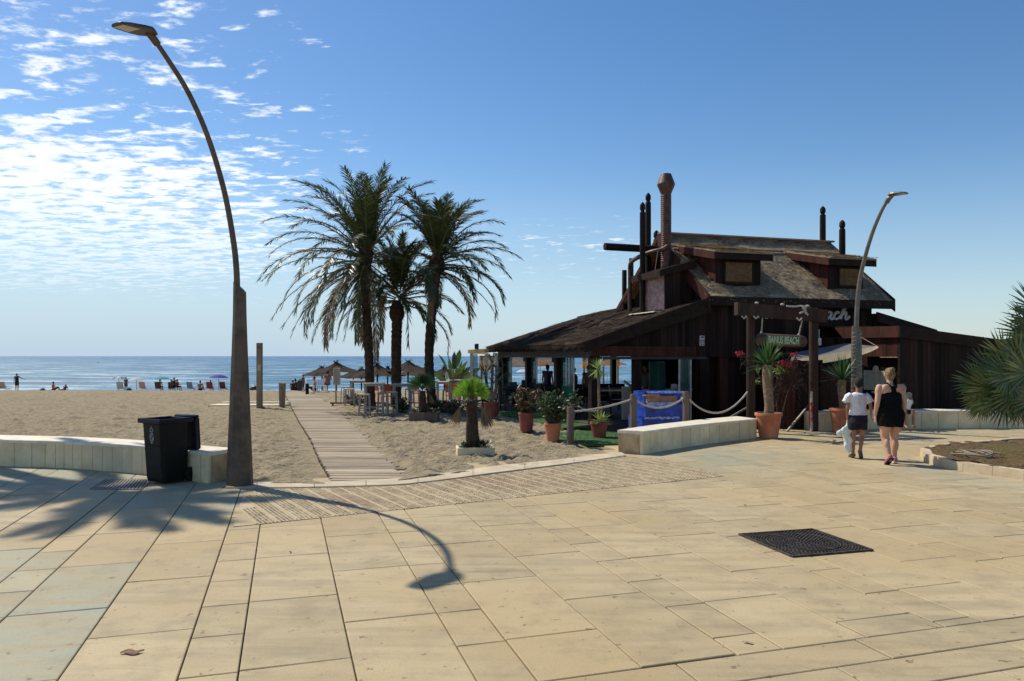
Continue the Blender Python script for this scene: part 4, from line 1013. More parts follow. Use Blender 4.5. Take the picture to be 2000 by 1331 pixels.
def script(word, px0, px1, py0, py1, sc_):
    m2 = MB(); tot = sum(GL[c_][1] for c_ in word); ua, za = uat(px0, -.06, py0); ub, zb = uat(px1, -.06, py1); k = (ub-ua)/tot; x = 0
    for c_ in word:
        for stk in GL[c_][0]:
            pts = [V(ua+(x+a+b_*.18)*k, -.055, za+(zb-za)*(x/tot)+b_*sc_) for a, b_ in stk]; cc = catmull([(p.x, p.y, p.z) for p in pts], 5); n = len(cc)
            rr = [.026+.018*abs(math.sin(math.pi*i/(n-1)*1.5)) for i in range(n)]
            m2.tube(cc, rr, 6)
        x += GL[c_][1]
    return m2.build('script_lettering', M['letters'], rest)
script('Banus', 1459, 1556, 621, 621, .36); script('Beach', 1564, 1657, 624, 624, .345)

# ============ pieces around the restaurant ============
# white framed wind screen at the terrace's far end
r = thing('wind_shelter', 'cream metal framed glass wind shelter at the far corner of the terrace', 'shelter', P(945, 790, 29.5)); r.location.z = gz(29.5)
o = Vector(r.location)
def lp(px, py, Y): return P(px, py, Y)-o
m_ = MB(); 
for (px, Y) in ((921, 29.5), (969, 29.), (950, 32)): p = lp(px, 690, Y); m_ = MB(); m_.box((p.x, p.y, p.z/2), (.12, .12, p.z)); m_.build('post', M['aluminium'], r)
m_ = MB(); m_.beam(lp(917, 687, 29.6), lp(975, 684, 28.9), .25, .14); m_.beam(lp(921, 689, 29.6), lp(950, 690, 32), .1, .1); m_.build('beam', M['creamtarp'], r)
m_ = MB(); a, b_ = lp(923, 692, 29.5), lp(933, 692, 29.4); m_.hexa([V(a.x, a.y, .05), V(b_.x, b_.y, .05), V(b_.x, b_.y+.02, .05), V(a.x, a.y+.02, .05), a, b_, b_+V(0, .02, 0), a+V(0, .02, 0)]); m_.build('glass_panel', M['glass_pale'], r)
m_ = MB(); p = lp(931, 684, 29.4); m_.box(p+V(0, 0, .14), (.16, .16, .22), bev=.02); m_.build('floodlight', M['darkmetal'], r)
# bamboo awnings beyond
def awning(x0, x1, y0, y1, Y, label):
    r = thing('slatted_awning', label, 'awning', (P(x0, y1, Y).x, Y, gz(Y))); o = Vector(r.location); a = P(x0, y0, Y)-o; b_ = P(x1, y0, Y)-o; h = (y1-y0)/F*Y
    m_ = MB(); n = 9
    for k in range(n):
        f = k/n; z = a.z-h*f; y = .3*(1-f); m_.quad(V(a.x, y, z), V(b_.x, y, z), V(b_.x, y-.3/n*.8, z-h/n*.82), V(a.x, y-.3/n*.8, z-h/n*.82))
    m_.build('slats', M['bamboo'], r)
    for x in (a.x+.1, b_.x-.1): m_ = MB(); m_.box((x, .3, a.z/2), (.09, .09, a.z)); m_.build('post', M['rawwood'], r)
    m_ = MB(); m_.beam(V(a.x, .28, a.z+.02), V(b_.x, .28, a.z+.02), .06, .05); m_.build('rail', M['rawwood'], r)
awning(936, 1032, 697, 718, 34.5, 'long bamboo slat awning seen left of the terrace posts'); awning(1040, 1088, 698, 716, 35.5, 'orange bamboo awning seen between the second and third terrace posts')
awning(1138, 1168, 700, 720, 36.5, 'small bamboo awning seen right of the green terrace glass'); awning(1176, 1212, 700, 716, 38, 'bamboo awning seen through the open front of the restaurant')

# gate
gr = thing('timber_gate', 'brown timber gateway of two round posts and a heavy crossbeam before the restaurant', 'gateway', P(1526, 850, 17.4)); gr.location.z = 0
o = Vector(gr.location)
m1p = G(1465, 844.5); m2p = G(1589, 843.5)
for (pp, r_, tz) in ((V(5.50, 17.1, 0), .098, 2.75), (V(7.05, 17.35, 0), .104, 2.72)):
    m_ = MB(); m_.tube([pp-o, pp-o+V(0, 0, tz*.5), pp-o+V(0, 0, tz)], [r_*1.02, r_, r_*.97], 16); m_.build('post', M['gate'], gr, smooth=True)
m_ = MB(); a = P(1439, 603, 16.9)-o; b_ = P(1612, 618, 17.25)-o; m_.beam(a+V(0, -.02, -.01), b_+V(0, -.02, -.0), .20, .29); m_.beam(a-V(.02, 0, 0)+V(0, -.0, 0), a+V(.03, 0, 0)+V(0, -.0, 0), .26, .29)
m_.build('crossbeam', M['gate'], gr)
m_ = MB()

m_ = MB()
m_.tube(catmull([P(1536, 598, 16.8)-o, P(1552, 599, 16.8)-o, P(1566, 598, 16.8)-o, P(1571, 606, 16.78)-o], 4), .022, 6)
for k in range(9):
    p = P(1569+rg.uniform(-3, 7), 598+k*1.6, 16.76)-o; m_.tube([p, p+V(rg.uniform(-.1, .1), .0, rg.uniform(-.08, .05))], .022, 5)
m_.build('rope_tangle', M['rope'], gr)
for (x, y) in ((1528, 595), (1478, 592), (1577, 598)):
    m_ = MB(); m_.ell(P(x, y, 16.85)-o, (.05, .05, .028), 8, 5); m_.build('rope_knot', M['rope'], gr)
for (x, y) in ((1453, 620), (1476, 620), (1561, 624)): m_ = MB(); p = P(x, y, 16.8)-o; m_.tube([p+V(-.05, 0, .03), p+V(.0, 0, -.03), p+V(.06, 0, .03)], .02, 5); m_.build('rope_end', M['rope'], gr)
# hanging sign
sg = thing('hanging_sign', 'round-ended log sign reading BANUS BEACH hanging under the gateway beam', 'sign', P(1524, 664, 17.1)); o = Vector(sg.location)
m_ = MB(); a = P(1474, 663, 17.05)-o; b_ = P(1574, 668, 17.25)-o; d_ = (b_-a); 
m_.tube([a, a+d_*.03, a+d_*.1, a+d_*.9, a+d_*.97, b_], [.07, .12, .145, .145, .12, .07], 16); m_.build('log_board', M['signwood'], sg, smooth=True)
m_ = MB(); m_.box(a+V(-.06, 0, 0), (.10, .08, .17)); m_.box(a+V(.07, -.10, .09), (.06, .07, .07)); m_.build('end_peg', M['greybeam'], sg)
m_ = MB(); x0 = a+d_*.19+V(0, -.135, 0); x1 = a+d_*.84+V(0, -.135, 0); m_.beam(x0, x1, .03, .215); m_.build('lettered_panel', mat('olive_panel', (.14, .16, .09), (.09, .11, .06), .7, 9), sg)
m_ = MB()
for (t0, px, py, Y) in ((.13, 1489, 621, 16.95), (.86, 1567, 624, 17.1)):
    p = a+d_*t0; m_.tube([P(px, py, Y)-o, p+V(0, 0, .14)], .016, 6); m_.ell(p+V(0, 0, .15), (.035, .035, .035), 8, 6)
m_.build('hanging_chain', M['rope'], sg)
def text(s_, name, mt, par, loc, rot, size, ext=.006, shear=0, bold=0., sx=1, sz=1):
    c_ = bpy.data.curves.new(name, 'FONT'); c_.body = s_; c_.size = size; c_.extrude = ext; c_.offset = bold; c_.shear = shear; c_.align_x = 'CENTER'; c_.align_y = 'CENTER'
    ob = bpy.data.objects.new(name, c_); C.objects.link(ob); dg = bpy.context.evaluated_depsgraph_get(); me_ = bpy.data.meshes.new_from_object(ob.evaluated_get(dg)); bpy.data.objects.remove(ob)
    me_.materials.clear(); me_.materials.append(mt); ob = bpy.data.objects.new(name, me_); C.objects.link(ob); ob.parent = par; ob.location = loc; ob.rotation_euler = rot; ob.scale = (sx, sz, 1); return ob
mid = (x0+x1)/2+V(0, -.018, 0); ang = math.atan2(d_.y, d_.x); tilt = math.atan2(d_.z, V(d_.x, d_.y, 0).length)
tx_ = text('BANUS BEACH', 'lettering', M['signgreen'], sg, mid, (0, 0, 0), .185, bold=.004, sx=.62, sz=1.25)
tx_.rotation_euler = (Matrix.Rotation(ang, 3, 'Z') @ Matrix.Rotation(-tilt, 3, 'Y') @ Matrix.Rotation(R(90), 3, 'X')).to_euler()
# red white pole
p = G(1585, 843); r = thing('warning_pole', 'thin red and white painted pole leaning against the right gate post', 'pole', p)
m_ = MB(); m_.tube([(0, 0, 0), (0, 0, .22)], .032, 10); m_.tube([(0, 0, .68), (0, 0, .93)], [.032, .026], 10); m_.build('white_section', flat('chipped_white', (.50, .42, .36)), r)
m_ = MB(); m_.tube([(0, 0, .22), (0, 0, .68)], .0335, 10); m_.build('red_section', M['redpaint'], r)
# timber screens beside the entrance
def screen(x0, x1, Y0, Y1, top, label, mt, w=.14):
    a = P(x0, 800, Y0); b_ = P(x1, 800, Y1); r = thing('timber_screen', label, 'screen', (a.x, a.y, 0)); o = V(a.x, a.y, 0)
    boards(V(0, 0, 0), (b_-a), -.02, top, name='boards', mt=mt, par=r, w=w)
    for q in (V(0, 0, 0), (b_-a)): m_ = MB(); m_.box((q.x, q.y-.02, top/2), (.07, .09, top+.04)); m_.build('frame_post', M['fascia'], r)
    return r
screen(1511, 1556, 17.95, 17.85, 1.62, 'reddish board screen left of the entrance, behind the flowering vine', M['boards_red']); screen(1559, 1602, 17.8, 18.0, 1.64, 'dark red board screen behind the right gate post', M['boards'])
screen(1604, 1682, 18.75, 19.4, 1.50, 'dark board screen behind the second potted yucca', M['boards'])
for (x0, y0, x1, y1, Y, lb) in ((1537, 843, 1580, 792, 17.15, 'grey metal brace leaning between the gate posts'), (1422, 818, 1462, 795, 17.0, 'grey metal brace leaning left of the gate')):
    a = P(x0, y0, Y); b_ = P(x1, y1, Y+.35); m_ = MB(); m_.beam(V(0, 0, 0), b_-a, .04, .04); ob = m_.build('metal_brace', M['aluminium'] if False else M['steel_grey']); ob.location = a; tag(ob, lb, 'brace')
# shade sail
A_, B_, C_, D_ = P(1543, 706, 18.3), P(1713, 677, 18.6), P(1650, 671, 20.2), P(1548, 690, 20.0)
r = thing('shade_sail', 'grey canvas awning with a cream front edge right of the gateway', 'awning', A_); m_ = MB(); n = 10; vs = []
for j in range(n+1):
    for i in range(n+1):
        p = A_.lerp(B_, i/n).lerp(D_.lerp(C_, i/n), j/n)-A_; p.z -= .10*math.sin(math.pi*i/n)*math.sin(math.pi*j/n); vs.append(p)
m_.add(vs, [(j*(n+1)+i, j*(n+1)+i+1, (j+1)*(n+1)+i+1, (j+1)*(n+1)+i) for j in range(n) for i in range(n)])
m_.build('canvas', M['greytarp'], r)
m_ = MB(); pr = []
for i in range(n):
    p = A_.lerp(B_, i/n)-A_; q = A_.lerp(B_, (i+1)/n)-A_; h0 = .035+.15*math.sin(math.pi*min(1, (i/n)*1.0))**.6; h1 = .035+.15*math.sin(math.pi*min(1, (i+1)/n))**.6
    y_ = V(-.10, -.28, 0); m_.quad(p+y_-V(0, 0, h0), q+y_-V(0, 0, h1), q+V(0, -.01, .012), p+V(0, -.01, .012))
m_.build('valance', M['creamtarp'], r)
m_ = MB(); p = P(1557, 700, 18.05)-A_; m_.tube([V(p.x, p.y, 0), V(p.x, p.y, -A_.z+.02)], .025, 8); q = B_-A_; m_.tube([q+V(0, 0, .0), V(q.x+.1, q.y+1.2, q.z+.3)], .012, 6); m_.build('pole', M['steel_grey'], r)
# small lantern under the roof
m_ = MB(); p = P(1600, 668, 20.5); m_.box((0, 0, 0), (.10, .10, .22), bev=.02); m_.tube([(0, 0, .1), (0, 0, .35)], .01, 6); ob = m_.build('wall_speaker', M['aluminium']); ob.location = p; tag(ob, 'small pale hanging lamp in the dark gap right of the gateway', 'lamp')

# rope barrier
posts = [(1114, 865, 795, .105), (1237, 833, 770, .09), (1340, 833, 765, .095)]
tops = []
for i, (px, yb_, yt, w) in enumerate(posts):
    Y = (15.2, 15.6, 15.9)[i]; p = P(px, 800, Y); z0 = -.12; r = thing('rope_post', ['squat wooden rope post beside the terracotta pot', 'wooden rope post in front of the left edge of the blue pallet', 'wooden rope post at the right edge of the blue pallet'][i], 'post', (p.x, Y, z0), group='rope barrier posts')
    zt = P(px, yt, Y).z-z0; m_ = MB(); m_.tube([(0, 0, 0), (0, 0, zt-.03), (0, 0, zt)], [w*.95, w, w*.8] if False else [.072, .072, .06], 14); m_.build('shaft', M['postwood'], r, smooth=True)
    m_ = MB(); m_.tube([(-.085, 0, zt-.10), (.085, 0, zt-.10)], .016, 8); m_.build('eye_bolt', M['steel_grey'], r)
    tops.append(V(p.x, Y, z0+zt-.10))
tops.append(P(1460, 766, 16.95))
rp_lbl = ['slack pale rope between the squat post and the pallet post', 'pale rope sagging in front of the blue wrapped pallet', 'pale rope sagging from the pallet post to the left gate post', 'pale rope running back behind the squat post toward the white partition']
segs = [(tops[0], tops[1], -.02), (tops[1], tops[2], .22), (tops[2], tops[3], .42), (tops[0]+V(.05, .02, 0), P(1080, 790, 17.5), .0)]
for (a, b_, sag), lb in zip(segs, rp_lbl):
    if sag == .0: b_ = P(1168, 803, 18.5); a = P(1130, 794, 17.6)
    pts = []
    for k in range(15):
        t_ = k/14; q = a.lerp(b_, t_)-a; q.z -= 4*(sag if sag > 0 else .05)*t_*(1-t_); pts.append(q)
    m_ = MB(); m_.tube(pts, .021, 8); ob = m_.build('barrier_rope', M['rope'], smooth='all'); ob.location = a; tag(ob, lb, 'rope')
# blue pallet
p0 = P(1285, 840, 17.3); r = thing('wrapped_pallet', 'pallet of boxes in blue stretch wrap with torn cardboard showing, behind the bench wall', 'pallet', (p0.x, 17.3, -.06), R(12))
def crinkle(b_, name, mt, seed, amp=.02):
    vs = []; o = Vector(b_[:3]); w, d, h = b_[3:]; m2 = MB(); n = 12
    def face(O, A, B):
        v_ = [O+A*(i/n)+B*(j/n) for j in range(n+1) for i in range(n+1)]; nn_ = A.cross(B).normalized()
        v_ = [q+nn_*(noise.noise(q*4+V(seed, 0, 0))*amp+noise.noise(q*11)*amp*.5) for q in v_]
        m2.add(v_, [(j*(n+1)+i, j*(n+1)+i+1, (j+1)*(n+1)+i+1, (j+1)*(n+1)+i) for j in range(n) for i in range(n)])
    x, y, z = V(w, 0, 0), V(0, d, 0), V(0, 0, h)
    face(o, x, z); face(o+x, y, z); face(o+x+y, -x, z); face(o+y, -y, z); face(o+z, x, y)
    return m2.build(name, mt, r, smooth='all')
m_ = MB()
for k in range(3): m_.hexa(hexbox(-.58, .58, -.4+k*.35, -.3+k*.35, 0, .1))
for k in range(7): m_.hexa(hexbox(-.6+k*.18, -.48+k*.18, -.42, .42, .1, .12))
m_.build('pallet_base', M['rawwood'], r)
crinkle((-.56, -.42, .13, 1.10, .84, .28), 'wrapped_layer', M['blue'], 1); crinkle((-.46, -.40, .42, 1.0, .8, .30), 'wrapped_layer', M['blue'], 2); crinkle((-.46, -.30, .73, 1.0, .7, .26), 'wrapped_layer', M['blue'], 3)
for (c_, d_, z_) in (((-.26, -.34, .825), (.34, .10, .16), .12), ((.10, -.33, .82), (.40, .08, .15), 0), ((-.32, -.36, .92), (.36, .16, .02), .15), ((.42, -.43, .14), (.12, .02, .10), 0), ((-.38, -.43, .06), (.12, .02, .06), 0)):
    m_ = MB(); m_.box(c_, d_, rz=z_); m_.build('cardboard', M['card'], r)
for (x0, x1, z) in ((-.42, .20, .735), (-.50, .34, .405), (-.45, .5, .985), (-.44, .1, .70)):
    m_ = MB()
    for k in range(40):
        x = x0+(x1-x0)*k/40; m_.add([V(x, -.425+rg.uniform(-.015, .01), z+rg.uniform(-.03, .012)), V(x+.05, -.435+rg.uniform(-.015, .01), z+rg.uniform(-.04, .0)), V(x+.04, -.42, z+rg.uniform(.005, .035)), V(x-.01, -.41, z+rg.uniform(.005, .035))], [(0, 1, 2, 3)])
    m_.build('film_glint_strip', M['film_glint'], r)  # film strips along the layer edges, sunlit glints put into their pale colour
m_ = MB(); m_.box((.46, -.335, .83), (.09, .006, .10)); m_.box((.28, -.435, .22), (.1, .006, .06)); m_.build('label_sticker', M['white'], r)
# turf
def patch(pts, name, label, z, mt, dens, hb=.03):
    m_ = MB(); m_.add([V(p.x, p.y, z) for p in pts]+[V(p.x, p.y, z-.06) for p in pts], [tuple(range(len(pts)))]+[(i, len(pts)+i, len(pts)+(i+1) % len(pts), (i+1) % len(pts)) for i in range(len(pts))])
    x0, x1 = min(p.x for p in pts), max(p.x for p in pts); y0, y1 = min(p.y for p in pts), max(p.y for p in pts)
    for k in range(int((x1-x0)*(y1-y0)*dens)):
        q = V(rg.uniform(x0, x1), rg.uniform(y0, y1), 0)
        if not inpoly(q, pts): continue
        d = V(rg.uniform(-.5, .5), rg.uniform(-.5, .5), 1); m_.blade(V(q.x, q.y, z), d, (rg.uniform(-1, 1), rg.uniform(-1, 1), 0), hb*rg.uniform(.6, 1.2), .008, seg=1)
    ob = m_.build(name, mt); tag(ob, label, 'artificial turf' if 'turf' in name else 'grass', kind='stuff'); return ob
patch([G(1090, 862, -.06), G(1140, 868, -.06), G(1212, 868, -.06), G(1212, 846, -.06), G(1130, 842, -.06), G(1085, 848, -.06)], 'turf', 'bright green turf strip between the potted plants and the bench wall', -.045, M['turf'], 900)
patch([G(975, 806, -.1), G(1040, 822, -.1), G(1100, 838, -.1), G(1150, 832, -.1), G(1080, 812, -.1), G(1010, 798, -.1)], 'turf', 'shaded green turf along the terrace posts', -.075, M['turf'], 500)
# ================= VEGETATION =================
def frond(ml, mr, o, az, el, Lr, droop, rn, ll=.42, n=34, w=.036, gap=.10, tw=0.):
    p = Vector(o); e = el; seg = 14; pts = [p.copy()]; tg = []
    azk = az
    for i in range(seg):
        t_ = i/seg; d = V(math.cos(azk)*math.cos(e), math.sin(azk)*math.cos(e), math.sin(e)); tg.append(d)
        p = p+d*Lr/seg; pts.append(p.copy()); e -= droop/seg*(.35+1.3*t_); e = max(e, R(-88)); azk += tw/seg
    tg.append(tg[-1])
    mr.tube(pts, [.030*(1-.85*i/seg) for i in range(seg+1)], 5, caps=False)
    for k in range(n):
        t_ = gap+(1-gap)*k/(n-1); f = t_*seg; i = min(int(f), seg-1); q = pts[i].lerp(pts[i+1], f-i); d = tg[i]
        s_ = d.cross(V(0, 0, 1)); s_ = s_.normalized() if s_.length > .05 else V(-math.sin(az), math.cos(az), 0); up = s_.cross(d).normalized()
        lk = ll*1.12*(.50+.50*math.sin(math.pi*min(1, .12+.80*t_)))*rn.uniform(.82, 1.1)
        for sg_ in (-1, 1):
            dd = d*(.55+.5*t_)+s_*sg_*(.85-.35*t_)+up*rn.uniform(.05, .45)
            ml.blade(q, dd, up+s_*sg_*rn.uniform(-.6, .6), lk, w*rn.uniform(.8, 1.2), droop=rn.uniform(.25, .7), seg=2)
def palm(label, base, tpts, trad, crown, Lf, nf, seed, bulb=None, elr=(86, -38), bias=None, extra=(), boots=True, ll=.42, name='date_palm'):
    rn = random.Random(seed); r = thing(name, label, 'palm tree', base); o = Vector(base)
    m_ = MB(); c = catmull([Vector(p)-o for p in tpts], 8); n = len(c); rad = []
    for i in range(n):
        f = i/(n-1)*(len(trad)-1); k = min(int(f), len(trad)-2); rr = trad[k]+(trad[k+1]-trad[k])*(f-k); rad.append(rr*(1+.06*(-1)**i+rn.uniform(-.05, .05)))
    m_.tube(c, rad, 14)
    for i in range(n*5):      # leaf scars
        f = rn.random()*(n-1); k = min(int(f), n-2); q = c[k].lerp(c[k+1], f-k); a = rn.uniform(0, 6.28); rr = rad[k]; d = V(math.cos(a), math.sin(a), 0)
        m_.blade(q+d*rr*.92, d*.6+V(0, 0, 1), d, .09, .06, seg=1)
    m_.build('trunk', M['palmtrunk'], r)
    cr = Vector(crown)-o
    if bulb:
        m2 = MB(); bz = c[-1]; m2.lathe([(trad[-1]*.9, -.25), (bulb, -.05), (bulb*1.1, .12), (bulb*.9, .35), (bulb*.5, .6)], bz, 12)
        for i in range(90):
            a = rn.uniform(0, 6.28); z = rn.uniform(-.1, .4); d = V(math.cos(a), math.sin(a), 0); m2.blade(bz+d*bulb*.9+V(0, 0, z), d*.9+V(0, 0, .8), d, .16, .07, seg=1)
        m2.build('boot_collar', M['palmtrunk'], r)
    ml, mr, md = MB(), MB(), MB()
    for i in range(nf):
        f = (i+.5)/nf; az = i*2.39996+rn.uniform(-.25, .25); el = R(elr[0]+(elr[1]-elr[0])*f**1.12+rn.uniform(-7, 7)); L_ = Lf*rn.uniform(.86, 1.08)*(.70+.36*min(1, f*3))
        dr = R(52+46*f)*rn.uniform(.8, 1.2)
        if bias is not None and f > .32 and math.cos(az-R(bias)) > .35 and rn.random() < .62: continue
        hub = cr+V(math.cos(az), math.sin(az), 0)*.14+V(0, 0, .45-.85*f)
        (frond)(ml if f < .9 else md, mr, hub, az, el, L_, dr, rn, ll=ll, n=56, tw=rn.uniform(-.3, .3))
    for (az, el, L_, dr) in extra: frond(md if el < -40 else ml, mr, cr+V(0, 0, -.35), R(az), R(el), L_, R(dr), rn, ll=ll*.8, n=36)
    ml.build('green_fronds', M['frond'], r); mr.build('frond_stalks', M['rachis'], r)
    if md.v: md.build('dry_fronds', M['frond_dry'], r)
    return r
Yp = 27.3; b1 = S(724, 801)
palm('tallest date palm, leftmost of the three, with fronds drooping far to the left', b1, [b1, P(722, 740, b1.y), P(720, 680, b1.y), P(716, 610, b1.y), P(713, 540, b1.y), P(714, 505, b1.y)], [.20, .165, .165, .17, .18, .22], P(715, 500, b1.y), 3.65, 80, 11, bulb=.27, bias=0,
     extra=((180, -20, 3.9, 50), (172, -48, 3.3, 36), (190, -62, 2.9, 20), (165, -66, 2.8, 18), (200, -55, 3.1, 28), (178, -8, 4.1, 62), (185, 15, 3.9, 70), (160, -35, 3.7, 45), (195, -28, 3.8, 50)))
b2 = S(774, 802); b2 = P(774, 801, b2.y+1.2); b2.z = gz(b2.y)
palm('shortest and stockiest date palm, standing between the two taller ones', b2, [b2, P(774, 740, b2.y), P(774, 680, b2.y), P(775, 640, b2.y), P(775, 618, b2.y)], [.21, .19, .195, .20, .18], P(779, 575, b2.y), 2.45, 44, 12, bulb=.27, elr=(88, -12), ll=.36)
b3 = S(845, 800)
palm('slender date palm leaning slightly right, nearest the restaurant', b3, [b3, P(841, 750, b3.y), P(838, 700, b3.y), P(841, 640, b3.y), P(847, 580, b3.y), P(851, 540, b3.y), P(853, 525, b3.y)], [.20, .17, .17, .17, .17, .175, .19], P(854, 508, b3.y), 2.75, 60, 13, bulb=.30, bias=180, elr=(86, -18), extra=((-5, -22, 2.9, 50), (8, -40, 2.2, 30), (-12, 5, 2.8, 75)))
b4 = V(-12.75, 15.05, 0)
palm('very tall date palm beyond the left edge of the view, shading the wheelie bin corner', b4, [b4, b4+V(.0, 0, 3), b4+V(.0, 0, 7), b4+V(.0, 0, 10.7)], [.24, .2, .19, .2], b4+V(.0, 0, 11.0), 2.05, 34, 14, bulb=.3, ll=.36)
def rosette(mb_, hub, n, l, w, e0, e1, droop, rn, seg=3):
    for i in range(n):
        f = i/max(1, n-1); az = i*2.39996+rn.uniform(-.3, .3); el = R(e0+(e1-e0)*f+rn.uniform(-8, 8)); d = V(math.cos(az)*math.cos(el), math.sin(az)*math.cos(el), math.sin(el))
        mb_.blade(Vector(hub)+d*.03, d, V(0, 0, 1) if abs(d.z) < .95 else V(1, 0, 0), l*rn.uniform(.75, 1.12), w, droop=droop*rn.uniform(.6, 1.4), seg=seg)
def pot(par, rt, rb, h, mt, rim=True):
    m_ = MB(); m_.lathe([(rb*.9, 0), (rb, .01), (rb+(rt-rb)*.86, h*.88)]+([(rt*1.0, h*.885), (rt*1.04, h*.90), (rt*1.04, h*.985), (rt*1.02, h)] if rim else [(rt, h)])+[(rt*.90, h), (rt*.88, h-.05)], (0, 0, 0), 30); m_.build('pot', mt, par, smooth=True)
    m_ = MB(); m_.lathe([(rt*.87, h-.07), (rt*.87, h-.045)], (0, 0, 0), 20); m_.build('soil', M['soil'], par)
def shaggy(mb_, pts, rad, rn, nn=120, l=.10, w=.03):
    mb_.tube(pts, rad, 12)
    for i in range(nn):
        f = rn.random()*(len(pts)-1); k = min(int(f), len(pts)-2); q = pts[k].lerp(pts[k+1], f-k); a = rn.uniform(0, 6.28); d = V(math.cos(a), math.sin(a), 0); mb_.blade(q+d*rad[k]*.9, d*.5+V(0, 0, 1.2), d, l, w, seg=1)
rn = random.Random(77)
def yucca(px, yb_, cpx, hy, rt, rb, h, tr, L_, label, nl, seed):
    p = G(px, yb_); p.y += rt*.7; p.x = (px-1000)/F*p.y; r = thing('potted_yucca', label, 'potted plant', p, group='potted yuccas by the gateway'); rn = random.Random(seed)
    pot(r, rt, rb, h, M['terra'], True); hub = P(cpx, hy, p.y)-p
    m_ = MB(); pts = catmull([V(-.0, 0, h-.06), V(.015, 0, h*.3+hub.z*.35), V(hub.x*.6-.02, 0, hub.z*.8), hub], 6); rads = [tr*(1.05-.1*i/len(pts)+.22*max(0, i/len(pts)-.55)+rn.uniform(-.03, .03)) for i in range(len(pts))]
    m_.tube(pts, rads, 14); m_.build('trunk', M['yuccatrunk'], r, smooth='all')
    m_ = MB(); rosette(m_, hub, nl, L_, .034, 88, 25, .12, rn); rosette(m_, hub, int(nl*.35), L_*1.25, .028, 30, -12, .25, rn); m_.build('leaves', M['yucca'], r)
    return r
yucca(1501, 858, 1499, 713, .275, .19, .54, .095, .52, 'terracotta potted yucca at the end of the short bench wall', 85, 5)
yucca(1646, 847, 1645, 742, .285, .21, .56, .09, .55, 'terracotta potted yucca partly hidden by the walking boy', 70, 6)
# bench-side pots
def pp(px, yb_, z=-.08): p = G(px, yb_, z); return p
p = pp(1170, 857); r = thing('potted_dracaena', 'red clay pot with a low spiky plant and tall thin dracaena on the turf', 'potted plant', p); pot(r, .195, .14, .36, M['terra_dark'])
m_ = MB(); rosette(m_, (.03, 0, .36), 70, .30, .026, 85, 8, .5, rn); m_.build('low_leaves', M['lightleaf'], r)
hub = P(1168, 722, p.y+.1)-p; m_ = MB(); m_.tube([V(0, .05, .3), V(.01, .05, .8), hub], [.036, .030, .028], 8); m_.build('stem', M['yuccatrunk'], r)
m_ = MB(); rosette(m_, hub, 95, .27, .024, 88, -60, .35, rn); m_.build('crown', M['lightleaf'], r)
def bush(par, stems, n, lw, mt, rn, stemm='vine', sr=.010, ll=.11):
    ms, ml = MB(), MB()
    for (a, b_) in stems:
        a, b_ = Vector(a), Vector(b_); mid = a.lerp(b_, .5)+V(rn.uniform(-.06, .06), rn.uniform(-.06, .06), .03); c = catmull([a, mid, b_], 4); ms.tube(c, [sr*1.3-.8*sr*i/len(c) for i in range(len(c))], 5)
        for k in range(n):
            f = .25+.75*rn.random()**.7; i = min(int(f*(len(c)-1)), len(c)-2); q = c[i].lerp(c[i+1], f*(len(c)-1)-i)
            ml.blade(q+V(rn.gauss(0, .03), rn.gauss(0, .03), rn.gauss(0, .03)), V(rn.gauss(0, 1), rn.gauss(0, 1), rn.gauss(.4, .8)), V(rn.gauss(0, 1), rn.gauss(0, 1), rn.gauss(0, 1)), ll*rn.uniform(.6, 1.2), lw, droop=.5, seg=2)
    ms.build('branches', M[stemm], par); ml.build('leaves', M[mt], par)
def stems(base, n, rn, w, h, d=None, x0=0):
    o = []
    for k in range(n): a = rn.uniform(0, 6.28); rr = w*math.sqrt(rn.random()); o.append((V(base[0]+rr*.2*math.cos(a), base[1]+rr*.2*math.sin(a), base[2]), V(base[0]+x0*rn.random()+rr*math.cos(a), base[1]+rr*math.sin(a)*(d or 1), base[2]+h*rn.uniform(.45, 1)*(1-.25*rr/w))))
    return o
p = pp(1080, 863); r = thing('potted_shrub', 'terracotta pot with a leathery dark bush, nearest pot to the sand', 'potted plant', p); pot(r, .185, .125, .40, M['terra'])
bush(r, stems((0, 0, .38), 26, rn, .45, .82, x0=.22)+[((0, 0, .4), (.50, .0, 1.05)), ((0, 0, .4), (.58, .1, .85))], 46, .042, 'bush', rn)
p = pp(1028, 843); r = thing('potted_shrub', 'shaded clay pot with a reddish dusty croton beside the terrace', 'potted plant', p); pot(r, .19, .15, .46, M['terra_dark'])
bush(r, stems((0, 0, .45), 22, rn, .36, .72), 40, .04, 'dusty', rn, ll=.13)
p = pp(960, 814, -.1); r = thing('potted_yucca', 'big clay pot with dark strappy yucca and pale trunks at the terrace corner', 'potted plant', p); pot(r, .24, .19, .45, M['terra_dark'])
mt_, ml_ = MB(), MB()
for (px, py) in ((948, 735), (962, 712), (972, 742)):
    h_ = P(px, py, p.y)-p; mt_.tube([V(0, 0, .4), h_*.6+V(0, 0, .1), h_], [.05, .045, .04], 8); rosette(ml_, h_, 45, .55, .035, 85, -25, .7, rn)
mt_.build('trunks', M['yuccatrunk'], r); ml_.build('leaves', M['bush'], r)
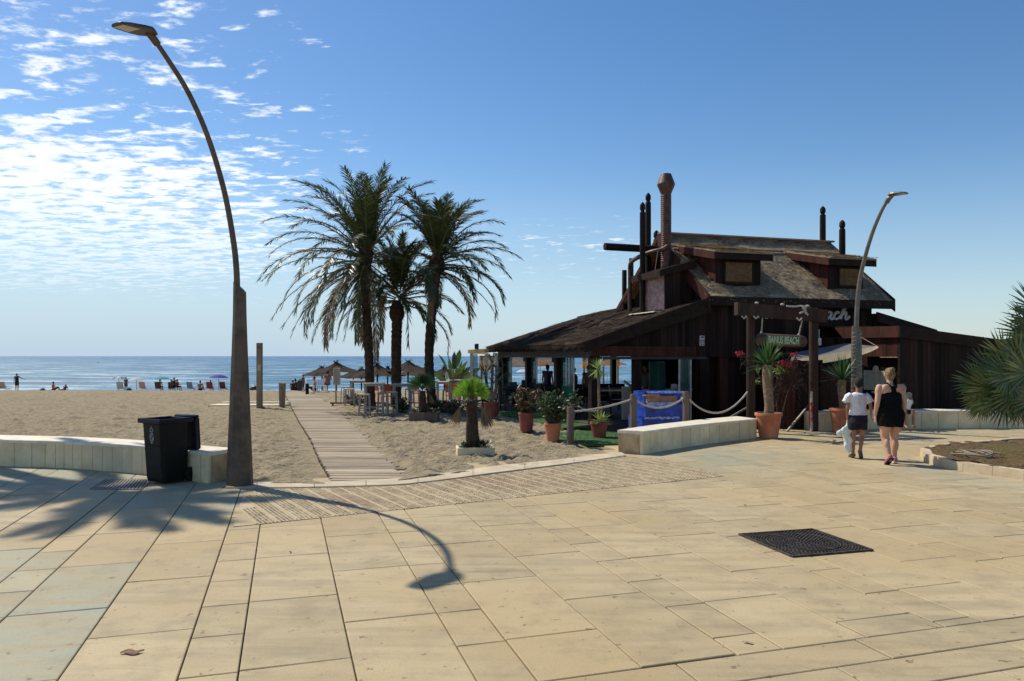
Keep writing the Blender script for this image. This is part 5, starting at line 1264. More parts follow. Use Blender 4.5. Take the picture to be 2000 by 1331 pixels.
for i, (px, py, Y, hh, ww, mt, lb) in enumerate(((1075, 790, 20.8, 1.15, .4, 'bush', 'pale olive shrub inside the terrace behind the potted bush'), (888, 800, 24.2, .55, .4, 'dusty', 'low twiggy shrub at the foot of the orange chairs'), (782, 806, 25.6, .62, .35, 'bush', 'leafy shrub growing behind the middle bar table'), (690, 790, 30.5, .50, .5, 'dusty', 'dusty low shrub beside the far bar table'), (865, 800, 25.6, .5, .3, 'bush', 'dark low shrub at the foot of the slender palm'))):
    p = P(px, py, Y); p.z = gz(Y)-.05; r = thing('shrub', lb, 'shrub', p); bush(r, stems((0, 0, 0), 20, rn, ww, hh+.1), 34, .04, mt, rn)
# banana-like plant
p = V((886-1000)/F*33, 33, gz(33)); r = thing('broadleaf_plant', 'broad-leaved plant standing between the palms and the wind shelter', 'plant', p); m_ = MB(); ms = MB()
for k in range(26):
    az = rn.uniform(0, 6.28); el = R(rn.uniform(25, 85)); hz = rn.uniform(.6, 1.3); d = V(math.cos(az)*math.cos(el), math.sin(az)*math.cos(el), math.sin(el)); st = V(0, 0, hz*.5); q = st+d*hz*.75; ms.tube([V(0, 0, 0), st, q], .02, 5)
    m_.blade(q, d, V(rn.gauss(0, 1), rn.gauss(0, 1), 1), rn.uniform(.5, .95), rn.uniform(.18, .28), droop=rn.uniform(.1, .7), seg=4)
ms.build('stalks', M['rachis'], r); m_.build('leaves', M['banana'], r)
# fans
def fanleaf(mb_, hub, d, nrm, l, n, rn, w=.03, spread=120):
    d = Vector(d).normalized(); nrm = (Vector(nrm)-d*Vector(nrm).dot(d)).normalized(); s_ = d.cross(nrm)
    for k in range(n):
        a = R(-spread+2*spread*k/(n-1)); dd = d*math.cos(a)+s_*math.sin(a)+nrm*rn.uniform(-.06, .16)
        mb_.blade(Vector(hub), dd, nrm, l*(.72+.28*math.cos(a*.7))*rn.uniform(.9, 1.06), w, droop=rn.uniform(.05, .3), seg=3)
def minifanpalm(r, o, tr_pts, tr_rad, hub, L_, n, mt, dead, rn, pet=.14):
    m_ = MB(); shaggy(m_, tr_pts, tr_rad, rn, 150, .09, .035); m_.build('trunk', M['palmtrunk'], r)
    mp_, ml = MB(), MB()
    for k in range(n):
        az = k*2.4+rn.uniform(-.3, .3); el = R(85-60*k/n); d = V(math.cos(az)*math.cos(el), math.sin(az)*math.cos(el), math.sin(el)); h = hub+d*pet
        mp_.tube([hub, h], .008, 5); fanleaf(ml, h, d+V(0, 0, .15), V(-d.y, d.x, .1) if abs(d.z) < .9 else V(1, .3, 0), L_*rn.uniform(.8, 1.1), 17, rn, .022, 55)
    mp_.build('petioles', M['rachis'], r); ml.build('leaves', mt, r)
    md = MB()
    for (a, l_) in dead:
        d = V(math.cos(R(a)), math.sin(R(a))*.6, -.55); q = hub+d*.22+V(0, 0, -.02); md.tube([hub-V(0, 0, .03), q], .008, 5); fanleaf(md, q, V(d.x*.32, d.y*.3, -1), V(rn.uniform(-.5, .5), -1, .2), l_, 11, rn, .018, 19)
    if dead: md.build('dead_leaves', M['frond_dry'], r)
def planter(r, w, d, h, mt, rz=0):
    m_ = MB(); t_ = .045; Mx = Matrix.Rotation(rz, 3, 'Z')
    for (x, y, a, b_) in ((0, -d/2+t_/2, w, t_), (0, d/2-t_/2, w, t_), (-w/2+t_/2, 0, t_, d-2*t_-.004), (w/2-t_/2, 0, t_, d-2*t_-.004)): m_.box(Mx@V(x, y, h/2), (a, b_, h), M=Mx, bev=.008)
    m_.build('stone_trough', mt, r); m_ = MB(); m_.box((0, 0, h*.55), (w-.1, d-.1, h*.5), M=Mx); m_.build('soil', M['soil'], r)
p = S(928, 886); r = thing('planter', 'low stone planter with a small lime-crowned palm and succulents, alone on the near sand', 'planter', p, R(9))
planter(r, .68, .42, .16, M['cream']); r.location.z += -.03
hub = V(-.07, .02, 1.02); minifanpalm(r, p, [V(-.04, 0, .1), V(-.05, 0, .35), V(-.06, .0, .7), V(-.07, .02, .98)], [.135, .12, .10, .08], hub, .31, 22, M['lime'], ((185, .36), (165, .30), (5, .42), (-15, .40), (20, .45), (200, .3), (-30, .42)), rn)
m_ = MB()
for k in range(26):
    x = -.28+.56*rn.random(); m_2 = V(x, rn.uniform(-.16, .12), .15+rn.uniform(0, .05)); rosette(m_, m_2, 12, .085, .035, 80, 5, .4, rn, 2)
m_.build('succulents', M['bush'], r)
p = S(829, 823); r = thing('planter', 'long dark planter with a young fan palm in front of the slender date palm', 'planter', p)
planter(r, .86, .45, .27, M['postwood']); hub = V(-.06, 0, .92); minifanpalm(r, p, [V(-.05, 0, .2), V(-.05, 0, .5), V(-.06, 0, .88)], [.13, .12, .085], hub, .42, 20, M['yucca'], ((10, .3),), rn, .16)
m_ = MB(); 
for k in range(22): rosette(m_, V(rn.uniform(-.36, .36), rn.uniform(-.15, .15), .27), 12, .13, .03, 80, 10, .4, rn, 2)
m_.build('ground_leaves', M['bush'], r)
# fan palm clump on the right bed
FP = V(8.75, 11.5, .12); r = thing('fan_palm', 'bushy fan palm clump growing over the planting bed at the right edge', 'palm tree', FP); rn = random.Random(31)
m_ = MB(); stemsF = [(V(0, 0, 0), V(-.05, -.05, .55), V(-.12, -.1, 1.15)), (V(.25, .2, 0), V(.35, .2, .9), V(.35, .15, 1.95)), (V(.5, -.2, 0), V(.6, -.2, .8), V(.7, -.3, 1.3))]
for s3 in stemsF: shaggy(m_, catmull(s3, 6), [.13]*13, rn, 150, .12, .05)
m_.build('trunks', M['palmtrunk'], r); ml, mpet, md = MB(), MB(), MB()
def fan_px(px, py, ang, Rp, Y, si, dead=False, n=28):
    hub = P(px, py, Y)-FP; a = R(ang); d = V(math.cos(a), rn.uniform(-.25, .25), math.sin(a)); top = stemsF[si][2]; mid = top.lerp(hub, .5)+V(0, 0, .1)
    mpet.tube(catmull([top, mid, hub], 4), .010, 5); fanleaf(md if dead else ml, hub, d, V(rn.uniform(-.35, .35), -1, rn.uniform(-.2, .7)), .80*Rp/F*Y, int(n*1.0), rn, .030, rn.uniform(75, 115))
for q in ((1985, 742, 165, 92, 11.2, 0), (1962, 700, 135, 80, 11.4, 0), (1945, 762, 188, 82, 11.1, 0), (1935, 725, 160, 80, 11.3, 0), (1915, 750, 175, 68, 11.2, 0), (1965, 782, 212, 80, 11.0, 0), (1992, 768, 205, 78, 10.9, 0), (1990, 700, 110, 74, 11.3, 0), (1925, 778, 200, 66, 11.3, 0), (2010, 730, 150, 90, 10.9, 0), (1970, 735, 175, 84, 10.9, 0), (2030, 780, 240, 80, 10.8, 0), (1950, 740, 220, 70, 11.5, 0),
          (2022, 604, 160, 84, 11.4, 1), (2018, 628, 178, 82, 11.5, 1), (2014, 655, 190, 84, 11.3, 1), (2020, 672, 205, 88, 11.5, 1), (2030, 640, 170, 80, 11.7, 1), (2020, 690, 215, 80, 11.5, 1)): fan_px(*q)
fan_px(1990, 802, 214, 54, 11.0, 0, True, 9)
for k in range(16):
    az = rn.uniform(-1.9, 1.9); el = R(rn.uniform(-15, 75)); top = stemsF[k % 3][2]; d = V(math.cos(az)*math.cos(el), math.sin(az)*math.cos(el), math.sin(el)); hub = top+d*rn.uniform(.5, .8); mpet.tube([top, hub], .01, 5); fanleaf(ml, hub, d, V(rn.gauss(0, .5), rn.gauss(0, .5), 1), .55, 26, rn, .03, 110)
ml.build('fan_leaves', M['fan'], r); mpet.build('petioles', M['rachis'], r); md.build('dead_leaf', M['frond_dry'], r)
# planting bed
bf = [G(1797, 889.5), G(1803, 902), G(1812, 906), G(1850, 916), G(1880, 921.5), G(2000, 939), V(9.8, 8.9, 0), V(13, 8.2, 0)]
bb = [G(1797, 889.5), G(1822, 884), G(1860, 878), V(8.15, 13.8, 0), V(9.8, 14.6, 0), V(13, 15.2, 0)]
bedpoly = bf+bb[::-1][:-1]
H_ = .14; m_ = MB()
edge = [(bf[i], bf[i+1]) for i in range(len(bf)-1)]+[(bb[i+1], bb[i]) for i in range(len(bb)-1)]
cen = V(9.5, 11.6, 0)
r = thing('planting_bed', 'raised soil bed with pale stone kerb and dry grass at the right edge', 'planting bed', (9.5, 11.6, 0))
for a, b_ in edge:
    n = max(1, round((b_-a).length/.42))
    for k in range(n):
        p0 = a.lerp(b_, k/n); p1 = a.lerp(b_, (k+1)/n); d = (p1-p0).normalized()*.003; p0 = p0+d; p1 = p1-d
        q0 = p0+(cen-p0).normalized()*.14; q1 = p1+(cen-p1).normalized()*.14; jz = rg.uniform(-.004, .004)
        m_.hexa([V(x.x, x.y, -.03) for x in (p0, p1, q1, q0)]+[V(x.x, x.y, H_+jz) for x in (p0.lerp(q0, .06), p1.lerp(q1, .06), q1, q0)])
m_.build('kerb_stones', mat('bed_kerb_stone', (.55, .45, .30), (.42, .34, .22), .8, 3, .3, 50, isl=.08), r, off=(9.5, 11.6, 0))
m_ = MB(); NN = 60; x0, x1, y0, y1 = 6.6, 13, 8.2, 15.2; idx = {}; vs = []
inner = [p+(cen-p).normalized()*.07 for p in bedpoly]
for j in range(NN+1):
    for i in range(NN+1):
        p = V(x0+(x1-x0)*i/NN, y0+(y1-y0)*j/NN, 0)
        vs.append(V(p.x, p.y, .075+noise.noise(p*2.5)*.05+noise.noise(p*7)*.03+.05))
fs = []
for j in range(NN):
    for i in range(NN):
        a = j*(NN+1)+i; c_ = (vs[a]+vs[a+NN+2])/2
        if inpoly(c_, inner): fs.append((a, a+1, a+NN+2, a+NN+1))
m_.add(vs, fs); m_.build('soil', M['dirt'], r, off=(9.5, 11.6, 0), smooth='all')
m_ = MB()
for k in range(1500):
    p = V(rn.uniform(6.7, 10.5), rn.uniform(9, 13.8), .1)
    if not inpoly(p, inner): continue
    if noise.noise(p*.9)+rn.uniform(-.3, .3) < -.05: continue
    p.z = .12+noise.noise(V(p.x, p.y, 0)*2.5)*.05
    for q in range(3): m_.blade(p, V(rn.gauss(0, .8), rn.gauss(0, .8), .7), V(rn.gauss(0, 1), rn.gauss(0, 1), 0), rn.uniform(.03, .10), .008, .6, 2)
for (px, py) in ((1872, 876), (1885, 875), (1900, 873), (1916, 872), (1932, 870), (1860, 879), (1943, 872)):
    q0 = P(px, py, 12.2); 
    for q in range(26): m_.blade(V(q0.x+rn.gauss(0, .06), q0.y+rn.gauss(0, .2), .13), V(rn.gauss(0, .5), rn.gauss(0, .5), 1), V(1, 0, 0), rn.uniform(.06, .2), .008, .5, 2)
m_.build('grass_tufts', M['grass'], r, off=(9.5, 11.6, 0))
# hose loops
cc = V(7.42, 12.0, 0); m_ = MB(); pts = []
for l in range(3):
    m_.tube([V(.06*l+(.24-.02*l)*math.cos(a), .03*l+(.34-.03*l)*math.sin(a), .02+.012*l+.02*math.sin(a*2+l)) for a in [R(k*12+40*l) for k in range(31)]], .014, 6)
for l in range(0):
    m_.tube([V((.16-.01*l)*math.cos(a)+.055*l, (.36-.03*l)*math.sin(a), .0+.05*math.sin(max(0, (a-R(80))/R(130))*math.pi)) for a in [R(80+k*10) for k in range(14)]], .014, 6)
m_.tube(catmull([V(.45, .35, .0), V(.36, .25, .03), V(.37, .12, .04), V(.48, .0, .02)], 6), .014, 6)
ob = m_.build('garden_hose', M['hose'], smooth='all'); ob.location = (cc.x, cc.y, .15); tag(ob, 'coiled pale hose lying on the dry planting bed', 'hose')
# bougainvillea
p = G(1548, 846); p.y = 17.5; p.x = (1545-1000)/F*17.5; r = thing('bougainvillea', 'climbing bougainvillea with crimson flowers around the gateway', 'vine', p); ms, mf, ml = MB(), MB(), MB(); o = Vector(p)
paths = [[(1520, 843, 17.5), (1518, 780, 17.4), (1530, 735, 17.4), (1545, 712, 17.3), (1556, 694, 17.3)], [(1520, 840, 17.5), (1514, 780, 17.5), (1484, 740, 17.4), (1478, 705, 17.4), (1440, 697, 17.3)], [(1520, 843, 17.5), (1540, 760, 17.4), (1552, 720, 17.3), (1557, 760, 17.3)], [(1530, 740, 17.4), (1520, 715, 17.3), (1537, 708, 17.2)]]
for pa in paths:
    c = catmull([P(*q)-o for q in pa], 6); ms.tube(c, .014, 5)
    for k in range(46):
        i = rn.randrange(len(c)); q = c[i]+V(rn.gauss(0, .07), rn.gauss(0, .04), rn.gauss(0, .08)); ms.tube([c[i], q, q+V(rn.gauss(0, .10), 0, -abs(rn.gauss(.05, .12)))], .006, 4)
for k in range(260):
    q = P(rn.gauss(1535, 16), rn.gauss(738, 14), 17.38+rn.gauss(0, .06))-o; ms.tube([q, q+V(rn.gauss(0, .1), rn.gauss(0, .03), rn.gauss(-.06, .1))], .006, 4)
for (px, py, sp, n) in ((1446, 691, 7, 34), (1531, 714, 12, 90), (1549, 693, 7, 36), (1540, 716, 8, 34)):
    for k in range(n): mf.blade(P(rn.gauss(px, sp*.55), rn.gauss(py, sp*.28), 17.25+rn.gauss(0, .05))-o, V(rn.gauss(0, 1), rn.gauss(0, 1), rn.gauss(0, 1)), V(rn.gauss(0, 1), rn.gauss(0, 1), rn.gauss(0, 1)), .05, .045, seg=2)
for (px, py, sp, n) in ((1524, 722, 10, 120), (1480, 722, 5, 40), (1478, 745, 4, 30)):
    for k in range(n): ml.blade(P(rn.gauss(px, sp*.6), rn.gauss(py, sp*.5), 17.25+rn.gauss(0, .05))-o, V(rn.gauss(0, 1), rn.gauss(0, 1), rn.gauss(0, 1)), V(rn.gauss(0, 1), rn.gauss(0, 1), rn.gauss(0, 1)), .06, .035, seg=2)
ms.build('stems', M['vine'], r); mf.build('flowers', M['flower'], r); ml.build('leaves', M['lightleaf'], r)
# ================= TERRACE FURNITURE ON THE SAND =================
def legs4(r, w, d, h, t_, mt, splay=0., name='leg'):
    for sx in (-1, 1):
        for sy in (-1, 1):
            m_ = MB(); m_.beam(V(sx*(w/2+splay), sy*(d/2+splay), 0), V(sx*w/2, sy*d/2, h), t_, t_, up=(0, 1, 0)); m_.build(name, mt, r)
def bar_table():
    r = thing('bar_table', '', 'bar table', (0, 0, 0), 0, 'tall bar tables under the palms'); m_ = MB(); m_.box((0, 0, 1.03), (.68, .68, .045), bev=.008); m_.build('table_top', M['tabletop'], r)
    legs4(r, .56, .56, 1.01, .05, M['tableleg']); m_ = MB()
    for s_ in (-1, 1): m_.box((0, s_*.28, .25), (.54, .03, .03)); m_.box((0, s_*.28, .98), (.54, .03, .05)); m_.box((s_*.28, 0, .98), (.03, .54, .05))
    m_.box((.28, 0, .25), (.03, .54, .03)); m_.box((-.28, 0, .25), (.03, .54, .03)); m_.build('rails', M['tableleg'], r); return r
def bar_stool():
    r = thing('bar_stool', '', 'bar stool', (0, 0, 0), 0, 'pale bar stools round the tall tables'); m_ = MB(); m_.box((0, 0, .72), (.36, .34, .04), bev=.01); m_.build('seat', M['tabletop'], r)
    legs4(r, .30, .28, .70, .032, M['tableleg'], .03); m_ = MB()
    for s_ in (-1, 1): m_.box((0, s_*.155, .28), (.30, .022, .022)); m_.box((s_*.165, 0, .40), (.022, .28, .022))
    m_.build('foot_rail', M['tableleg'], r); return r
def chair(mt, cat='chair', group='orange chairs on the terrace sand'):
    r = thing('terrace_chair', '', cat, (0, 0, 0), 0, group); m_ = MB(); m_.box((0, 0, .46), (.46, .44, .04), bev=.012); m_.build('seat', mt, r)
    m_ = MB(); M_ = Matrix.Rotation(R(-10), 3, 'X'); m_.box((0, .24, .76), (.44, .025, .34), M=M_, bev=.01); 
    for s_ in (-1, 1): m_.beam((s_*.2, .2, .46), (s_*.2, .29, .92), .03, .03, up=(1, 0, 0))
    m_.build('backrest', mt, r); legs4(r, .38, .36, .44, .032, mt, .03)
    m_ = MB()
    for s_ in (-1, 1): m_.beam((s_*.235, -.2, .66), (s_*.235, .25, .68), .04, .025); m_.beam((s_*.235, -.19, .45), (s_*.235, -.19, .66), .025, .025, up=(1, 0, 0))
    m_.build('armrests', mt, r); return r
def sand_at(px, Y): x = (px-1000)/F*Y; return V(x, Y, sand_h(x, Y))
bt, bs, ch, chd = bar_table(), bar_stool(), chair(M['orange']), chair(M['darkmetal'], group='dark chairs around the terrace')
def place(proto, first, px, Y, rz, lb, sc=None):
    p = sand_at(px, Y); p.z -= .01
    if first: proto.location = p; proto.rotation_euler.z = rz; proto['label'] = lb; return proto
    return dup(proto, p, rz, lb, sc)
place(bt, True, 731, 24.3, .12, 'bleached tall bar table nearest the boardwalk, a stool either side')
place(bt, False, 785, 26.6, .05, 'tall bar table between the stocky palm and the long dark planter'); place(bt, False, 700, 30.5, .1, 'farthest tall bar table, behind the white sign board')
place(bt, False, 893, 28.6, .2, 'tall bar table beside the orange chairs'); place(bt, False, 868, 31.0, .0, 'tall bar table behind the slender date palm')
for i, (px, Y, rz, lb) in enumerate(((712, 23.9, .1, 'bar stool left of the nearest tall table'), (748, 24.6, .1, 'bar stool under the right side of the nearest tall table'), (765, 25.0, .3, 'bar stool between the nearest and middle tall tables'), (812, 26.9, .2, 'bar stool right of the middle tall table'), (683, 29.3, .1, 'bar stool left of the farthest tall table'), (676, 31.5, .6, 'bar stool behind the farthest tall table'), (874, 27.6, .2, 'bar stool in front of the slender palm, left of the orange chairs'), (906, 27.2, .2, 'bar stool right of the table by the orange chairs'), (800, 29.0, .2, 'bar stool behind the middle tall table'))): place(bs, i == 0, px, Y, rz, lb)
for i, (px, Y, rz, lb) in enumerate(((756, 29.5, .4, 'orange chair behind the nearest tall table'), (744, 31.5, 2.2, 'orange chair beside the potted flowers, left of the stocky palm'), (884, 30.0, 2.9, 'leftmost of the orange chairs beyond the twiggy shrub'), (899, 31.5, .4, 'orange chair facing the sea right of the slender palm'), (912, 29.0, 1.2, 'orange chair nearest the clay yucca pot'), (920, 32.5, 3.5, 'orange chair at the foot of the wind shelter'), (812, 32.5, .5, 'orange chair seen between the stocky and slender palms'))): place(ch, i == 0, px, Y, rz, lb)
for i, (px, Y, rz, lb) in enumerate(((938, 25.8, .4, 'dark chair beside the corner of the terrace'), (956, 26.8, 2.8, 'dark chair behind the big yucca pot'), (1015, 26.5, 1.0, 'dark chair inside the terrace behind the far post'), (1062, 24.6, 2.2, 'dark chair inside the terrace behind the second post'), (1120, 24.0, .5, 'dark chair inside the terrace behind the green glass'), (1150, 25.5, 3.0, 'dark chair inside the terrace near the front post'), (1205, 23.5, 1.4, 'dark chair inside the terrace behind the handrail'), (1000, 25.8, .3, 'dark chair at the open left side of the terrace, back to the sea'), (1045, 25.4, 3.3, 'dark chair between the far and second terrace posts'), (1085, 22.4, .6, 'dark chair tucked behind the potted leathery bush'), (1110, 23.4, 3.4, 'dark chair pushed against the green terrace glass'), (1175, 22.3, 2.0, 'dark chair just behind the tall dracaena'), (1030, 28.4, 0, 'farthest dark chair inside the terrace, by the rear screen'), (1100, 27.5, .2, 'dark chair by the rear screen, right of the second post'))):
    o_ = place(chd, i == 0, px, Y, rz, lb)
    if px > 1000: o_.location.z = FZ
# terrace tables inside
tt = thing('dining_table', 'dark dining table inside the terrace behind the second post', 'table', (0, 0, 0), 0, 'dark dining tables inside the terrace'); m_ = MB(); m_.box((0, 0, .74), (1.1, .75, .04), bev=.01); m_.build('table_top', M['interior'], tt); legs4(tt, 1.0, .65, .72, .05, M['darkmetal'])
for i, (px, Y, lb) in enumerate(((1075, 25.6, 0), (1010, 25.2, 'dark dining table at the open left side of the terrace'), (1095, 23.0, 'dark dining table just inside the green terrace glass'), (1030, 27.6, 'dark dining table inside the terrace behind the far post'), (1135, 24.8, 'dark dining table inside the terrace near the green glass'), (1190, 25.2, 'dark dining table seen through the open front'))):
    p = V((px-1000)/F*Y, Y, FZ)
    if i == 0: tt.location = p; tt.rotation_euler.z = BR
    else: dup(tt, p, BR, lb)
# bar counter with white bits inside
r = thing('bar_counter', 'dark bar counter with glassware deep inside the restaurant', 'bar counter', toW((4.0, 2.6, FZ)), BR)
m_ = MB(); m_.box((0, 0, .5), (2.2, .5, 1.0), bev=.01); m_.build('counter', M['interior'], r); m_ = MB(); m_.box((0, 0, 1.03), (2.35, .6, .05), bev=.01); m_.build('counter_top', M['fascia'], r)
# sign board on post
p = sand_at(657, 31.5); r = thing('sign_board', 'pale upright notice board on a thin post, left of the farthest bar table', 'sign', p); h1 = P(657, 752, 31.5).z-p.z; h2 = P(657, 719, 31.5).z-p.z
m_ = MB(); m_.box((-.02, .02, h2/2), (.05, .05, h2)); m_.build('post', M['rawwood'], r); m_ = MB(); m_.box((.02, -.02, (h1+h2)/2), (.30, .03, h2-h1), bev=.01); b_ = m_.build('board', flat('notice_tan', (.42, .38, .30)), r)
m_ = MB()
for k in range(12): m_.box((.02+rg.uniform(-.02, .02), -.038, h2-.06-k*.05), (rg.uniform(.12, .22), .004, .014))
m_.build('print', flat('notice_ink', (.22, .20, .16)), b_)
# low timber rail beside the far tables
a = sand_at(645, 30.0); m_ = MB(); m_.beam(V(0, 0, .12), V(2.3, .1, .12), .08, .06); m_.box((.1, 0, .04), (.07, .07, .2)); m_.box((2.2, .1, .04), (.07, .07, .2)); ob = m_.build('ground_rail', M['postwood']); ob.location = a; tag(ob, 'low timber rail on the sand in front of the farthest bar table', 'rail')
# shower totem, short post and duckboard
p = sand_at(507, S(507, 798).y); zt = P(507, 670, p.y).z-p.z; r = thing('shower_post', 'tall square timber shower post on the sand left of the boardwalk', 'post', p)
m_ = MB(); m_.box((0, 0, zt/2-.1), (.20, .16, zt+.2), bev=.012); m_.build('shaft', M['rawwood'], r); m_ = MB(); m_.box((.01, -.085, zt-.95), (.11, .012, .24)); m_.build('notice', flat('faded_notice', (.42, .44, .36)), r); m_ = MB(); m_.box((0, -.085, zt-1.35), (.03, .02, .03)); m_.tube([(0, -.08, zt-.2), (0, -.2, zt-.16)], .03, 8); m_.build('shower_head', M['steel_grey'], r)
p = sand_at(551.5, S(551, 795).y); zt = P(551, 748, p.y).z-p.z; m_ = MB(); w = .115; m_.hexa([V(-.09, -.1, -.1), V(.07, -.1, -.1), V(.07, .1, -.1), V(-.09, .1, -.1), V(-.115, -.1, zt), V(.115, -.1, zt-.02), V(.115, .1, zt-.02), V(-.115, .1, zt)]); r = thing('foot_wash_post', 'short leaning timber post with a push button, at the boardwalk edge', 'post', p); m_.build('shaft', M['rawwood'], r); m_ = MB(); m_.tube([(0, -.1, zt-.2), (0, -.115, zt-.2)], .03, 10); m_.build('button', M['darkmetal'], r)
p = sand_at(515, S(515, 793).y+.6); r = thing('shower_deck', 'white slatted shower deck edge on the sand behind the timber posts', 'deck', p); m_ = MB()
for k in range(34): x = -1.75+k*.082; m_.box((x, .2+.04*math.sin(k*.09), .05), (.062, .5, .10), bev=.01)
m_.build('white_slats', M['coping'], r); m_ = MB(); m_.hexa([V(-1.9, -1.0, -.05), V(1.0, -.9, -.05), V(1.15, -.2, -.05), V(-1.8, -.1, -.05), V(-1.9, -1.0, .045), V(1.0, -.9, .045), V(1.15, -.2, .045), V(-1.8, -.1, .045)]); m_.build('concrete_pad', M['cream'], r)

# ================= THATCHED PARASOLS =================
def parasol(seed):
    rn = random.Random(seed); r = thing('thatched_parasol', '', 'parasol', (0, 0, 0), 0, 'thatched parasols along the beach'); m_ = MB(); m_.tube([(0, 0, -.3), (0, 0, 2.5)], .07, 8); m_.build('pole', M['log'], r)
    m_ = MB(); prof = [(1.75, 1.95), (1.2, 2.18), (.6, 2.42), (.12, 2.72)]; vs = []; n = 28
    for (rr, z) in prof:
        for k in range(n): a = 2*math.pi*k/n; q = rr*(1+.07*math.sin(k*2.3)); vs.append(V(q*math.cos(a), q*math.sin(a), z+.03*math.sin(k*1.7)))
    m_.add(vs, [(i*n+k, i*n+(k+1) % n, (i+1)*n+(k+1) % n, (i+1)*n+k) for i in range(3) for k in range(n)])
    for k in range(420):
        a = rn.uniform(0, 6.28); rr = rn.uniform(.3, 1.7); z = 1.95+(1.75-rr)/1.6*.72; d = V(math.cos(a), math.sin(a), -.42); m_.blade(V(rr*math.cos(a), rr*math.sin(a), z+.03), d, V(0, 0, 1), rn.uniform(.2, .38), .03, .3, 1)
    m_.build('thatch', M['parasol_thatch'], r); m_ = MB()
    for k in range(14):
        a = rn.uniform(0, 6.28); m_.blade(V(0, 0, 2.65), V(math.cos(a)*.9, math.sin(a)*.9, rn.uniform(.3, 1.3)), V(0, 0, 1), rn.uniform(.4, .62), .09, .2, 2)
    m_.build('top_tuft', M['log'], r); return r
pa = parasol(1)
for i, (px, py, Y, lb) in enumerate(((657, 708, 62, 'largest thatched parasol left of the palms, a tufted top'), (629, 717, 68, 'thatched parasol leftmost on the beach, half behind the largest'), (706, 720, 72, 'small thatched parasol just left of the tallest palm'), (737, 712, 60, 'thatched parasol peeking out right of the tallest palm'), (757, 718, 70, 'thatched parasol just left of the stocky palm'), (797, 706, 60, 'thatched parasol right of the stocky palm with a big tuft'), (812, 716, 70, 'thatched parasol between the stocky and slender palms'), (833, 716, 66, 'thatched parasol half hidden by the slender palm'), (868, 718, 68, 'thatched parasol just right of the slender palm'), (905, 722, 64, 'thatched parasol left of the wind shelter'), (690, 724, 78, 'lowest thatched parasol far behind the bar tables'))):
    zt = P(px, py, Y).z; loc = V((px-1000)/F*Y, Y, zt-2.75)
    if i == 0: pa.location = loc; pa['label'] = lb
    else: dup(pa, loc, i*.7, lb)
# bright parasols beyond the terrace
def bparasol(px, py, Y, wpx, mt, label, ht=None, group=None, tilt=0., ridge=8):
    top = P(px, py, Y); g_ = gz(Y); r = thing('beach_parasol', label, 'parasol', (top.x, Y, g_), 0, group); h = top.z-g_; R_ = wpx/F*Y/2; m_ = MB(); n = ridge*2; vs = [V(0, 0, h)]
    for (f, dz) in ((.35, .06), (.7, .17), (1., .36)):
        for k in range(n): a = 2*math.pi*k/n; rr = R_*f*(1 if k % 2 == 0 else .965); vs.append(V(rr*math.cos(a)*math.cos(tilt), rr*math.sin(a), h-R_*dz-(.0 if k % 2 == 0 else -.02)+rr*math.cos(a)*math.sin(tilt)))
    fs = [(0, 1+k, 1+(k+1) % n) for k in range(n)]+[(1+i*n+k, 1+(i+1)*n+k, 1+(i+1)*n+(k+1) % n, 1+i*n+(k+1) % n) for i in range(2) for k in range(n)]
    m_.add(vs, fs); mts = mt if isinstance(mt, list) else [mt]; o_ = m_.build('canopy', mts[0], r)
    if len(mts) > 1:
        o_.data.materials.append(mts[1])
        for i, pl in enumerate(o_.data.polygons):
            k = i % n
            if (k//2) % 2: pl.material_index = 1
    m_ = MB(); m_.tube([(0, 0, -.2), (0, 0, h)], .03, 6); m_.build('pole', M['aluminium'], r); return r
fo = flat('orange_canvas', (.62, .20, .04), .8, .35); fb = flat('sky_blue_canvas', (.16, .40, .62), .8, .35); fw = flat('white_canvas', (.72, .72, .74), .8, .35); fc = flat('turquoise_canvas', (.12, .48, .60), .8, .35); fp = flat('purple_canvas', (.10, .08, .42), .8, .35); fg = flat('greyblue_canvas', (.28, .33, .48), .8, .35)
for i, (px, py, Y, w, mt, lb) in enumerate(((1055, 707, 50, 40, [fo, fb], 'orange and blue parasol seen between the second and third terrace posts'), (1082, 716, 56, 34, fb, 'pale blue parasol seen just left of the green terrace glass'), (1205, 706, 46, 44, [fo, fb], 'orange and blue parasol seen through the open front of the restaurant'), (1186, 722, 58, 34, fb, 'pale blue parasol low behind the open front'), (1022, 722, 60, 30, fw, 'white parasol seen left of the second terrace post'), (1146, 712, 52, 34, fo, 'orange parasol seen right of the green terrace glass'), (945, 716, 54, 40, fo, 'orange parasol behind the wind shelter'))): bparasol(px, py, Y, w, mt, lb, group='bright parasols beyond the terrace')
for (px, py, Y, w, mt, lb) in ((232, 735, 74, 32, [fw, fg], 'white and grey-blue beach parasol, leftmost by the water'), (267, 738, 75, 30, fw, 'plain white beach parasol by the water'), (314, 735, 74, 36, fc, 'turquoise beach parasol by the water'), (427, 732, 74, 38, fp, 'purple beach parasol by the water, left of the tall lamp')): bparasol(px, py, Y, w, mt, lb, group='parasols at the water\'s edge')
